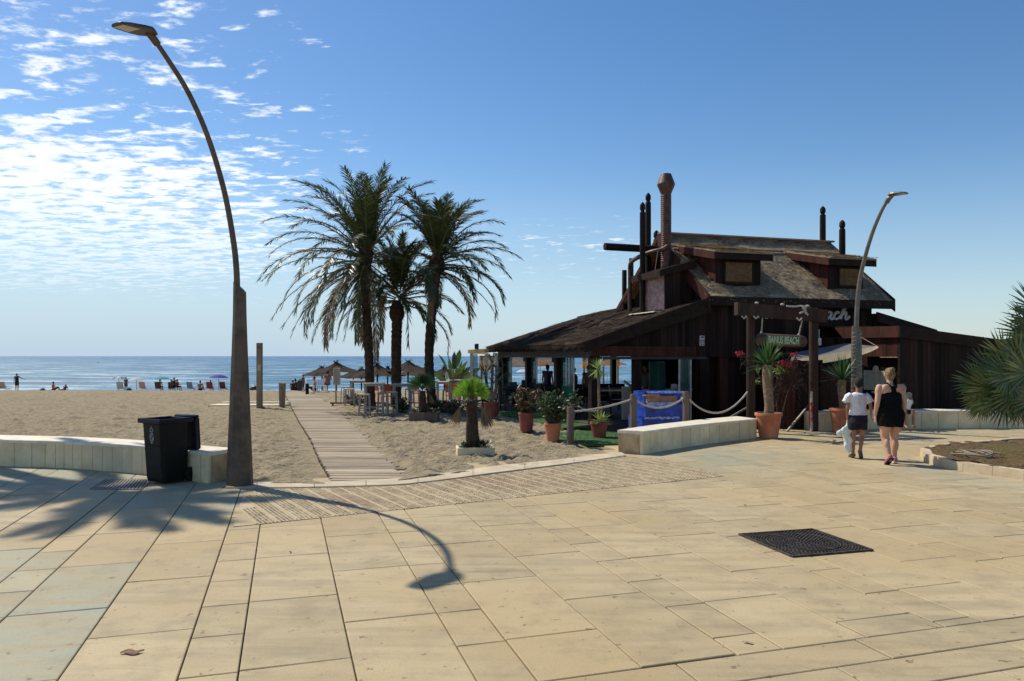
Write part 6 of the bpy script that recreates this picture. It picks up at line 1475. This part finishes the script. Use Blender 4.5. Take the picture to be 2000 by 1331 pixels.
def beach_chair(px, Y, rz, mt, label, lie=0):
    x = (px-1000)/F*Y; r = thing('beach_chair', label, 'beach chair', (x, Y, gz(Y)), rz, 'low beach chairs at the water\'s edge'); m_ = MB(); m_.hexa([V(-.27, -.22, .28), V(.27, -.22, .28), V(.27, .25, .22), V(-.27, .25, .22), V(-.27, -.22, .30), V(.27, -.22, .30), V(.27, .25, .24), V(-.27, .25, .24)]); m_.build('seat', mt, r)
    m_ = MB(); m_.hexa([V(-.27, -.24, .28), V(.27, -.24, .28), V(.27, -.21, .28), V(-.27, -.21, .28), V(-.27, -.48, .92), V(.27, -.48, .92), V(.27, -.45, .92), V(-.27, -.45, .92)]); m_.build('backrest', mt, r)
    for s_ in (-1, 1):
        m_ = MB(); m_.tube([(s_*.29, -.35, 0), (s_*.29, .22, .26), (s_*.29, .26, .42), (s_*.29, -.36, .50)], .014, 5); m_.tube([(s_*.29, .25, 0), (s_*.29, -.22, .27), (s_*.29, -.50, .95)], .014, 5); m_.build('side_frame', M['aluminium'], r)
    return r
for (px, Y, rz, c_, nm, lb) in ((237, 73, .1, (.50, .52, .50), 'grey', 'pale grey beach chair under the leftmost water-side parasol'), (281, 73, 0, (.62, .32, .30), 'pinkish', 'pink beach chair right of the plain white parasol'), (311, 73, .1, (.09, .05, .05), 'brownish', 'dark brown beach chair under the turquoise parasol'), (374, 73, -.1, (.20, .27, .36), 'steelblue', 'blue-grey beach chair between the seated group and the lone sitter'), (411, 73, .1, (.30, .05, .06), 'stripe_red', 'red striped beach chair left of the purple parasol pole'), (437, 73, 0, (.17, .03, .035), 'darkred', 'dark red beach chair right of the purple parasol pole'), (3, 72, .4, (.55, .40, .33), 'peach', 'peach folding chair cut off by the left edge'), (16, 73, -.6, (.5, .5, .5), 'silver', 'white metal beach chair left of the standing woman'), (336, 74, .2, (.05, .035, .03), 'umber', 'dark chair among the seated group'), (545, 66, .2, (.06, .05, .05), 'soot', 'dark beach chair right of the short leaning post')):
    if px == 545: continue
    beach_chair(px, Y, rz, flat('sling_'+nm, c_, .8), lb)
def white_chair(px, Y, rz, label):
    p = sand_at(px, Y); r = thing('plastic_chair', label, 'chair', p, rz, 'white plastic furniture by the thatched parasols'); m_ = MB(); m_.box((0, 0, .40), (.45, .45, .04), bev=.01); m_.build('seat', M['white'], r); m_ = MB(); m_.box((0, .22, .62), (.42, .03, .38), M=Matrix.Rotation(R(-15), 3, 'X'), bev=.01); m_.build('backrest', M['white'], r); legs4(r, .36, .36, .38, .04, M['white'], .04)
white_chair(606, 44.5, 2.0, 'white plastic lounger chair beside the sunbather'); white_chair(628, 45.5, .5, 'white plastic chair left of the notice board')
def bagobj(px, Y, s_, mt, label, cat='bag'):
    x = (px-1000)/F*Y; z = gz(Y) if Y > 50 else sand_h(x, Y); m_ = MB(); m_.loft([(0, 0, 0, s_*.9, s_*.55), (0, 0, s_*.35, s_, s_*.6), (s_*.05, 0, s_*.8, s_*.8, s_*.45), (s_*.1, 0, s_*1.1, s_*.35, s_*.2)], 12); m_.tube([(-s_*.2, 0, s_*1.0), (0, 0, s_*1.35), (s_*.3, 0, s_*1.0)], s_*.06, 5); r = m_.build('beach_bag', mt, smooth='all'); r.location = (x, Y, z); tag(r, label, cat)
bagobj(83, 74, .28, flat('mauve', (.18, .10, .16)), 'mauve beach bag left of the sitting sunbather'); bagobj(252, 73, .28, flat('teal_dark', (.03, .06, .06)), 'dark round bag at the foot of the white parasol'); bagobj(478, 60, .38, M['darkmetal'], 'dark humped bag just right of the tall lamp'); bagobj(497, 60, .40, M['darkmetal'], 'larger dark bag left of the tall shower post'); bagobj(95, 74, .16, M['white'], 'small white bag beside the sitting sunbather')

# ================= PEOPLE =================
def humanJ(mb_, J, k=1., fat=1., head=True):
    f = fat; c = lambda a, b_, r0, r1: mb_.cap(J[a], J[b_], r0*k*f, r1*k*f)
    pe, ch_, nk = V(*J['pelvis']), V(*J['chest']), V(*J['neck'])
    for a, b_, r0, r1 in (('hl', 'kl', .082, .056), ('kl', 'al', .054, .034), ('hr', 'kr', .082, .056), ('kr', 'ar', .054, .034), ('sl', 'el', .046, .037), ('el', 'wl', .036, .024), ('sr', 'er', .046, .037), ('er', 'wr', .036, .024)): c(a, b_, r0, r1)
    d = (ch_-pe); u = d.normalized(); s_ = (V(*J['sr'])-V(*J['sl'])).normalized()
    y_ = s_.cross(u).normalized(); Mx = Matrix((s_, y_, u)).transposed()
    mb_.ell(pe+u*.02*k, (.165*k*f, .115*k*f, .13*k), M=Mx); mb_.ell(pe.lerp(ch_, .45), (.130*k*f, .095*k*f, .17*k), M=Mx); mb_.ell(ch_, (.155*k*f, .105*k*f, .17*k), M=Mx)
    mb_.cap(ch_+u*.1*k-s_*.10*k, J['sl'], .06*k, .05*k); mb_.cap(ch_+u*.1*k+s_*.10*k, J['sr'], .06*k, .05*k)
    mb_.cap(ch_+u*.12*k, nk, .058*k, .046*k); mb_.cap(nk, V(*J['head'])-V(0, 0, .05*k), .046*k, .045*k)
    if head:
        h = V(*J['head']); fd = V(*J.get('face', (0, 1, 0))).normalized(); sd = fd.cross(V(0, 0, 1)).normalized(); Hx = Matrix((sd, fd, sd.cross(fd))).transposed()
        mb_.ell(h, (.072*k, .088*k, .108*k), M=Hx); mb_.ell(h+fd*.03*k-V(0, 0, .045*k), (.052*k, .055*k, .062*k), M=Hx); mb_.ell(h+fd*.092*k-V(0, 0, .018*k), (.013*k, .018*k, .024*k), 8, 6)
        for s2 in (-1, 1): mb_.ell(h+sd*s2*.073*k-V(0, 0, .01*k), (.012*k, .022*k, .034*k), 8, 6, M=Hx)
    for a, t_ in (('al', 'tl'), ('ar', 'tr')): mb_.cap(V(*J[a])+(V(*J[a])-V(*J[t_])).normalized()*.035*k-V(0, 0, .01*k), V(*J[t_]), .034*k, .026*k)
def hand(mb_, w, d, side, k=1., curl=.5, thumb=1):
    """palm from wrist w along d; side = direction across the palm (towards the thumb)"""
    d = V(*d).normalized(); s_ = V(*side); s_ = (s_-d*s_.dot(d)).normalized(); n = d.cross(s_)
    w = V(*w); Mx = Matrix((s_, n, d)).transposed(); pc = w+d*.045*k; mb_.ell(pc, (.038*k, .016*k, .05*k), 12, 8, M=Mx)
    for i, (off, ln) in enumerate(((.027, .070), (.009, .078), (-.009, .072), (-.026, .058))):
        b_ = w+d*.082*k+s_*off*k; dd = (d+n*curl*.45).normalized(); p1 = b_+dd*ln*.45*k; d2_ = (d+n*curl*1.5).normalized(); p2 = p1+d2_*ln*.32*k; d3 = (d+n*curl*2.8).normalized(); p3 = p2+d3*ln*.23*k
        mb_.cap(b_-d*.02*k, p1, .0098*k, .0088*k, 8); mb_.cap(p1, p2, .0088*k, .008*k, 8); mb_.cap(p2, p3, .008*k, .007*k, 8)
    b_ = w+d*.03*k+s_*.030*k; p1 = b_+(d*.7+s_*.75+n*.2).normalized()*.035*k; p2 = p1+(d*.95+s_*.25+n*.35*curl).normalized()*.030*k; mb_.cap(b_, p1, .0125*k, .010*k, 8); mb_.cap(p1, p2, .010*k, .008*k, 8)
# ---- woman, walking away ----
wp = V((1738-1000)/F*12.05, 12.05, 0); wr = thing('person', 'woman with a blond bun in a black racerback dress walking away, holding a magenta cloth', 'person', wp, R(4))
J = dict(pelvis=(.005, 0, .80), chest=(.005, .005, 1.13), neck=(.01, .02, 1.335), head=(.015, .045, 1.455), face=(.15, 1, 0), sl=(-.178, 0, 1.245), el=(-.232, -.035, 1.0), wl=(-.235, .015, .795), sr=(.19, 0, 1.245), er=(.235, -.02, 1.0), wr=(.262, .065, .80),
         hl=(-.092, 0, .76), kl=(-.085, .0, .435), al=(-.088, -.135, .125), tl=(-.085, -.045, .035), hr=(.098, 0, .76), kr=(.108, .065, .425), ar=(.108, .055, .075), tr=(.125, .20, .03))
m_ = MB(); humanJ(m_, J, 1.0, 1.12); 
m_.ell((-.09, -.04, .66), (.088, .095, .18)); m_.ell((.10, -.01, .66), (.088, .095, .18)); m_.ell((-.088, -.06, .31), (.052, .056, .11)); m_.ell((.108, .03, .31), (.052, .056, .12)); m_.ell((-.075, -.06, .80), (.09, .08, .11)); m_.ell((.09, -.06, .80), (.09, .08, .11))
m_.ell((-.195, -.005, 1.17), (.055, .058, .11)); m_.ell((.205, -.005, 1.17), (.055, .058, .11)); m_.ell((-.09, -.05, 1.20), (.085, .055, .10)); m_.ell((.10, -.05, 1.20), (.085, .055, .10))
hand(m_, J['wl'], (.03, .18, -1), (.2, 1, 0), 1., .45); hand(m_, J['wr'], (-.05, .15, -1), (-.2, 1, 0), 1., .9)
fuse(m_, .0065, 'body', M['skin'], wr, 4)
m_ = MB(); m_.ell((.015, .03, 1.472), (.078, .086, .092)); m_.ell((.012, -.012, 1.455), (.072, .056, .08)); m_.ell((.01, -.01, 1.405), (.055, .05, .05)); m_.ell((.015, -.04, 1.535), (.046, .042, .036))
for k in range(9): a = k*.7; m_.ell((.015+.030*math.cos(a), -.045+.02*math.sin(a*1.3), 1.535+.022*math.sin(a)), (.022, .026, .014), 8, 6)
fuse(m_, .006, 'hair', M['blond'], wr, 2)
m_ = MB()
m_.loft([(0, -.015, .615, .205, .175), (0, -.02, .72, .208, .185), (0, -.025, .82, .212, .182), (0, -.012, .95, .178, .146), (0, .0, 1.06, .180, .140), (0, .0, 1.13, .182, .138), (0, -.002, 1.165, .160, .130)], 26)
m_.loft([(.003, -.01, 1.14, .125, .115), (.004, -.02, 1.19, .075, .095), (.006, -.02, 1.24, .058, .092), (.008, -.015, 1.27, .062, .080)], 20)
for s_ in (-1, 1): m_.cap((.008+s_*.035, -.085, 1.25), (.01+s_*.075, -.035, 1.315), .022, .017, 8); m_.cap((.01+s_*.075, -.035, 1.315), (.01+s_*.08, .07, 1.24), .017, .02, 8)
m_.loft([(0, .03, 1.12, .14, .10), (0, .04, 1.22, .10, .075)], 16)
dr = fuse(m_, .007, 'dress', M['blackcloth'], wr, 3, wr=.010)
for s_, a, t_ in ((-1, J['al'], J['tl']), (1, J['ar'], J['tr'])):
    a, t_ = V(*a), V(*t_); d = (t_-a).normalized(); m_ = MB()
    heel = a-V(0, 0, .035)-d*.035
    m_.cap(heel, t_+d*.01, .041, .034); m_.ell(a-V(0, 0, .02), (.042, .05, .035)); m_.cap(heel-V(0, 0, .0), heel+V(0, 0, .03), .038, .034)
    sh = fuse(m_, .006, 'shoe', M['pink'], wr, 2)
    m_ = MB(); u = V(0, -d.z, d.y) if abs(d.z) > .3 else V(0, 0, 1); sd = V(1, 0, 0)
    p0 = heel-d*.035-u*.03; p1 = t_+d*.045-u*.028
    m_.beam(p0, p1, .082, .018, up=u); m_.build('sole', M['rubber'] if s_ < 0 else M['white'], sh)
m_ = MB(); m_.ell((.235, .10, .665), (.06, .05, .085)); m_.ell((.25, .12, .61), (.045, .04, .06)); m_.ell((.215, .09, .70), (.035, .04, .05)); m_.cap((.26, .09, .70), (.22, .10, .58), .03, .035)
ob = fuse(m_, .008, 'bundled_cloth', M['magenta'], None, 1); ob.location = wp; ob.rotation_euler.z = R(4); tag(ob, 'magenta bundle held in the right hand of the woman in black', 'cloth')
# ---- boy ----
bpz = V((1676-1000)/F*12.75, 12.75, 0); br = thing('person', 'barefoot-ankled boy in a white t-shirt and navy shorts walking away with a plastic bag', 'person', bpz, R(-6)); k = .83
J = dict(pelvis=(.0, 0, .70), chest=(.0, .01, .985), neck=(.005, .02, 1.145), head=(.01, .03, 1.275), face=(.3, 1, 0), sl=(-.150, 0, 1.075), el=(-.185, -.03, .865), wl=(-.165, .03, .675), sr=(.150, 0, 1.075), er=(.215, .02, .885), wr=(.255, .13, .735),
         hl=(-.072, 0, .67), kl=(-.07, .03, .385), al=(-.085, .0, .075), tl=(-.085, .11, .025), hr=(.075, 0, .67), kr=(.085, .05, .385), ar=(.0, -.10, .135), tr=(.03, -.05, .04))
m_ = MB(); humanJ(m_, J, k, .95); hand(m_, J['wl'], (.05, .1, -1), (.2, 1, 0), k, 1.1); hand(m_, J['wr'], (.3, .5, -.9), (.2, 1, .3), k, .5); fuse(m_, .006, 'body', M['skin2'], br, 4)
m_ = MB(); m_.ell((.01, .015, 1.30), (.074, .088, .082)); m_.ell((.008, -.012, 1.285), (.070, .065, .082)); m_.ell((.012, .02, 1.335), (.060, .07, .055)); m_.ell((.0, -.03, 1.235), (.045, .035, .03))
fuse(m_, .006, 'hair', M['dark_hair'], br, 2)
m_ = MB(); m_.loft([(0, 0, .715, .142, .108), (0, 0, .80, .138, .103), (0, 0, .90, .138, .100), (0, 0, .99, .145, .100), (0, 0, 1.06, .150, .092), (0, .0, 1.10, .115, .078), (0, .01, 1.125, .065, .06)], 24)
for s_ in (-1, 1): m_.tube([V(s_*.115, 0, 1.075), V(s_*.165, 0, 1.04), V(s_*.205, -.01, .955)], [.058, .060, .064], 14)
fuse(m_, .006, 't_shirt', M['whitecloth'], br, 2, wr=.013)
m_ = MB(); m_.loft([(0, -.01, .60, .155, .13), (0, -.005, .74, .145, .12)], 22)
for s_ in (-1, 1): m_.tube([V(s_*.072, 0, .68), V(s_*.075, .01, .60), V(s_*.08, .03, .50)], [.088, .090, .088], 16)
fuse(m_, .007, 'shorts', M['navy'], br, 2, wr=.010)
for a, t_ in ((J['al'], J['tl']), (J['ar'], J['tr'])):
    a, t_ = V(*a), V(*t_); d = (t_-a).normalized(); m_ = MB(); m_.cap(a-d*.03-V(0, 0, .035), t_+d*.025, .036, .034); fuse(m_, .006, 'slipper', M['greyslipper'], br, 1)
hb = V(*J['wl'])+V(0, .02, -.09); m_ = MB()
m_.tube([hb+V(.0, 0, .05), hb+V(-.01, 0, -.02), hb+V(-.02, 0, -.10), hb+V(-.0, 0, -.22), hb+V(.015, 0, -.34), hb+V(.03, 0, -.46)], [.015, .025, .065, .075, .072, .068], 12)
m_.tube([hb+V(0, -.02, -.02), hb+V(-.08, -.03, -.11), hb+V(-.15, -.03, -.17), hb+V(-.19, -.03, -.19)], [.015, .035, .042, .02], 8)
for (x, z, s_) in ((.03, -.12, .03), (-.05, -.2, .03), (.05, -.3, .03), (-.03, -.36, .03), (.02, -.45, .035)): m_.ell(hb+V(x, -.03, z), (s_, .03, s_*2), 8, 6)
ob = fuse(m_, .007, 'plastic_bag', M['bag'], None, 1, wr=.02); ob.location = bpz; ob.rotation_euler.z = R(-6); tag(ob, 'white and teal plastic bag hanging from the boy\'s left hand', 'bag')
# ---- simple smaller figures ----
POSE = {
 'stand': dict(pelvis=(0, 0, .93), chest=(0, 0, 1.27), neck=(0, .01, 1.46), head=(0, .02, 1.60), sl=(-.18, 0, 1.39), el=(-.23, 0, 1.12), wl=(-.22, .06, .88), sr=(.18, 0, 1.39), er=(.23, 0, 1.12), wr=(.22, .06, .88), hl=(-.09, 0, .90), kl=(-.10, .02, .48), al=(-.10, 0, .08), tl=(-.11, .14, .03), hr=(.09, 0, .90), kr=(.10, .02, .48), ar=(.10, 0, .08), tr=(.11, .14, .03)),
 'sit': dict(pelvis=(0, 0, .16), chest=(0, -.03, .50), neck=(0, .0, .69), head=(0, .02, .83), sl=(-.18, -.02, .62), el=(-.24, .08, .38), wl=(-.16, .28, .34), sr=(.18, -.02, .62), er=(.24, .08, .38), wr=(.16, .28, .34), hl=(-.09, .04, .14), kl=(-.13, .40, .42), al=(-.13, .62, .08), tl=(-.13, .75, .04), hr=(.09, .04, .14), kr=(.13, .40, .42), ar=(.13, .62, .08), tr=(.13, .75, .04)),
 'chair': dict(pelvis=(0, 0, .50), chest=(0, -.03, .84), neck=(0, .0, 1.03), head=(0, .03, 1.17), sl=(-.18, -.02, .96), el=(-.24, .05, .72), wl=(-.16, .28, .68), sr=(.18, -.02, .96), er=(.24, .05, .72), wr=(.16, .28, .68), hl=(-.09, .04, .48), kl=(-.11, .44, .50), al=(-.11, .46, .08), tl=(-.11, .60, .03), hr=(.09, .04, .48), kr=(.11, .44, .50), ar=(.11, .46, .08), tr=(.11, .60, .03))}
def small(label, loc, rz, pose, top, bottom, skin, hair, sc=1., mod=None, group=None):
    J = dict(POSE[pose]); J.update(mod or {}); r = thing('person', label, 'person', loc, rz, group); m_ = MB(); humanJ(m_, J)
    for s_, w, e in ((-1, 'wl', 'el'), (1, 'wr', 'er')):
        d = (V(*J[w])-V(*J[e])); hand(m_, J[w], d, V(-s_*.2, .6, .6), 1.1, .5)
    fuse(m_, .016, 'body', M[skin], r, 2); h = V(*J['head']); fd = V(*J.get('face', (0, 1, 0))).normalized()
    m_ = MB(); m_.ell(h-fd*.015+V(0, 0, .025), (.082, .09, .10), 12, 8); m_.ell(h-fd*.03-V(0, 0, .02), (.072, .06, .09), 12, 8); fuse(m_, .016, 'hair', M[hair], r, 1)
    if top:
        m_ = MB(); pe, c_ = V(*J['pelvis']), V(*J['chest']); m_.cap(pe+V(0, 0, .02), c_+V(0, 0, .04), .15, .155, 14); m_.cap(c_+V(-.08, 0, .09), J['sl'], .09, .07); m_.cap(c_+V(.08, 0, .09), J['sr'], .09, .07); fuse(m_, .016, 'top', flat(*top), r, 2)
    if bottom:
        m_ = MB(); pe = V(*J['pelvis']); m_.ell(pe, (.18, .14, .13))
        for a, b_ in (('hl', 'kl'), ('hr', 'kr')): q = V(*J[a]).lerp(V(*J[b_]), .75); m_.cap(J[a], q, .10, .085)
        fuse(m_, .018, 'bottom', flat(*bottom), r, 2)
    r.scale = (sc, sc, sc); return r
def gl(px, Y, z=None): x = (px-1000)/F*Y; return V(x, Y, (gz(Y) if Y > 50 else sand_h(x, Y)) if z is None else z)
blk = ('black_swim', (.012, .012, .014)); nvy = ('dark_blue_cloth', (.02, .025, .06)); rd = ('brick_red_cloth', (.28, .05, .04)); brn = ('brown_cloth', (.09, .05, .035)); gry = ('grey_cloth', (.10, .10, .11)); mrn = ('maroon_cloth', (.12, .02, .03))
small('person in a dark dress standing with one arm stretched out at the water\'s edge', gl(33, 74), R(0), 'stand', blk, blk, 'skin2', 'dark_hair', 1.04, dict(er=(.40, .05, 1.22), wr=(.66, .10, 1.13), el=(-.26, 0, 1.14), wl=(-.32, .05, .92), head=(-.03, .04, 1.58)))
small('person sitting on the sand at the water\'s edge beside a mauve bag', gl(104, 73.5), R(-30), 'sit', None, blk, 'skin2', 'dark_hair')
small('person lying propped on elbows at the water\'s edge in dark clothes', gl(126, 73.5), R(60), 'sit', nvy, nvy, 'skin2', 'dark_hair', .85, dict(chest=(0, -.18, .40), neck=(0, -.24, .55), head=(0, -.26, .67), kl=(-.13, .45, .2), al=(-.13, .8, .06), tl=(-.13, .9, .1), kr=(.13, .45, .3), ar=(.13, .7, .06), tr=(.13, .8, .1), sl=(-.18, -.2, .5), sr=(.18, -.2, .5), el=(-.22, -.35, .25), wl=(-.22, -.2, .08), er=(.22, -.35, .25), wr=(.22, -.2, .08)))
small('person standing in a reddish skirt under the leftmost water-side parasol', gl(246, 73), R(10), 'stand', gry, mrn, 'skin2', 'dark_hair', .80)
small('person sitting in the dark brown chair under the turquoise parasol', gl(312, 73.3), R(0), 'chair', brn, blk, 'skin2', 'dark_hair', .92)
for (px, Y, rz, tp, lb) in ((334, 73.0, .3, brn, 'leftmost of the three dark figures seated close together by the water'), (340, 73.6, 0, blk, 'middle and tallest of the three dark figures seated together by the water'), (346, 72.8, -.4, mrn, 'rightmost of the three dark figures seated close together by the water')): small(lb, gl(px, Y), rz, 'chair', tp, blk, 'skin2', 'dark_hair', .9 if px != 340 else 1.05, group='figures seated together by the water')
small('lone bare-backed person sitting on the sand right of the blue-grey chair', gl(391, 73), R(5), 'sit', None, blk, 'skin2', 'dark_hair', 1.1)
small('person in the red striped chair left of the purple parasol pole', gl(411, 73.2), R(0), 'chair', ('striped_red', (.22, .06, .06)), blk, 'skin2', 'dark_hair', .85)
small('person crouching on the sand by the water right of the short leaning post', gl(572, 64), R(20), 'sit', blk, blk, 'skin2', 'dark_hair', 1.0)
small('person crouching close beside another right of the short leaning post', gl(577, 64.5), R(-20), 'sit', blk, blk, 'skin2', 'dark_hair', 1.15)
p = gl(592, 49); small('person in a black shirt standing at the far end of the boardwalk', V(p.x, p.y, P(592, 767, 49).z), R(-70), 'stand', blk, blk, 'skin2', 'dark_hair', .70)
p = gl(586, 48.3); m_ = MB(); m_.box((0, 0, .40), (.28, .22, .72), bev=.04); m_.box((0, 0, .80), (.12, .03, .05)); ob = m_.build('upright_case', M['darkmetal']); ob.location = p; tag(ob, 'dark upright case beside the person at the far end of the boardwalk', 'case')
m_ = MB(); m_.tube([(0, 0, -.1), (0, 0, .62), (0, 0, .66)], [.10, .10, .08], 12); m_.box((0, 0, .5), (.205, .205, .03)); ob = m_.build('dark_bollard', M['log']); ob.location = sand_at(600, 42.5); tag(ob, 'dark round bollard at the far right edge of the boardwalk', 'bollard')
small('bare-shouldered sunbather reclining beside the white plastic chair', gl(614, 45.5), R(100), 'sit', None, blk, 'skin', 'dark_hair', 1.0)
small('person in reddish clothes under the largest thatched parasol', gl(640, 47), R(30), 'chair', ('rust_cloth', (.28, .10, .05)), brn, 'skin2', 'dark_hair', 1.05)
# terrace guests
small('guest with a dark shirt standing behind the far terrace posts', toW((1.0, 7.0, FZ)), R(-30), 'stand', ('plum_cloth', (.05, .03, .05)), blk, 'skin2', 'dark_hair', .9)
small('guest in a brick-red shirt beside the potted bush inside the terrace', toW((1.1, 4.6, FZ)), R(70), 'stand', rd, nvy, 'skin2', 'dark_hair', .86)
small('guest in navy seated behind the second terrace post', toW((.75, 5.2, FZ)), R(-80), 'chair', nvy, nvy, 'skin2', 'dark_hair', 1.0)
small('dark guest standing near the tall dracaena inside the open front', toW((1.55, 4.4, FZ)), R(160), 'stand', brn, blk, 'skin2', 'dark_hair', .9)
small('waiter in dark clothes by the counter inside the restaurant', toW((2.6, 2.3, FZ)), R(120), 'stand', gry, blk, 'skin2', 'dark_hair', .92)
# person sitting on the far bench, behind the woman
J2 = dict(wr=(.10, .34, .74), wl=(-.12, .34, .72))
small('person in dark clothes seated on the far bench wall, mostly hidden behind the woman', V((1763-1000)/F*17.75, 17.72, .06), R(172), 'chair', ('pale_patterned', (.30, .28, .24)), nvy, 'skin2', 'dark_hair', .80, J2)
m_ = MB(); m_.box((0, 0, 0), (.12, .015, .22), M=Matrix.Rotation(.35, 3, 'Y')); ob = m_.build('paper_bag', M['white']); ob.location = P(1775, 790, 17.3); tag(ob, 'white paper held up by the person on the far bench wall', 'paper')
# distant buoy line / boat
m_ = MB(); m_.loft([(0, 0, 0, .9, .3), (0, 0, .5, 1.3, .5)], 10); m_.tri(V(-.5, 0, .6), V(.7, 0, .6), V(0, .05, 3.2)); m_.tri(V(-.5, .04, .6), V(0, .09, 3.2), V(.7, .04, .6)); ob = m_.build('sail_boat', M['white']); ob.location = ((191-1000)/F*400, 400, -2.0); ob.scale = (.45, .45, .45); tag(ob, 'tiny white sail far out on the sea at the left', 'boat')
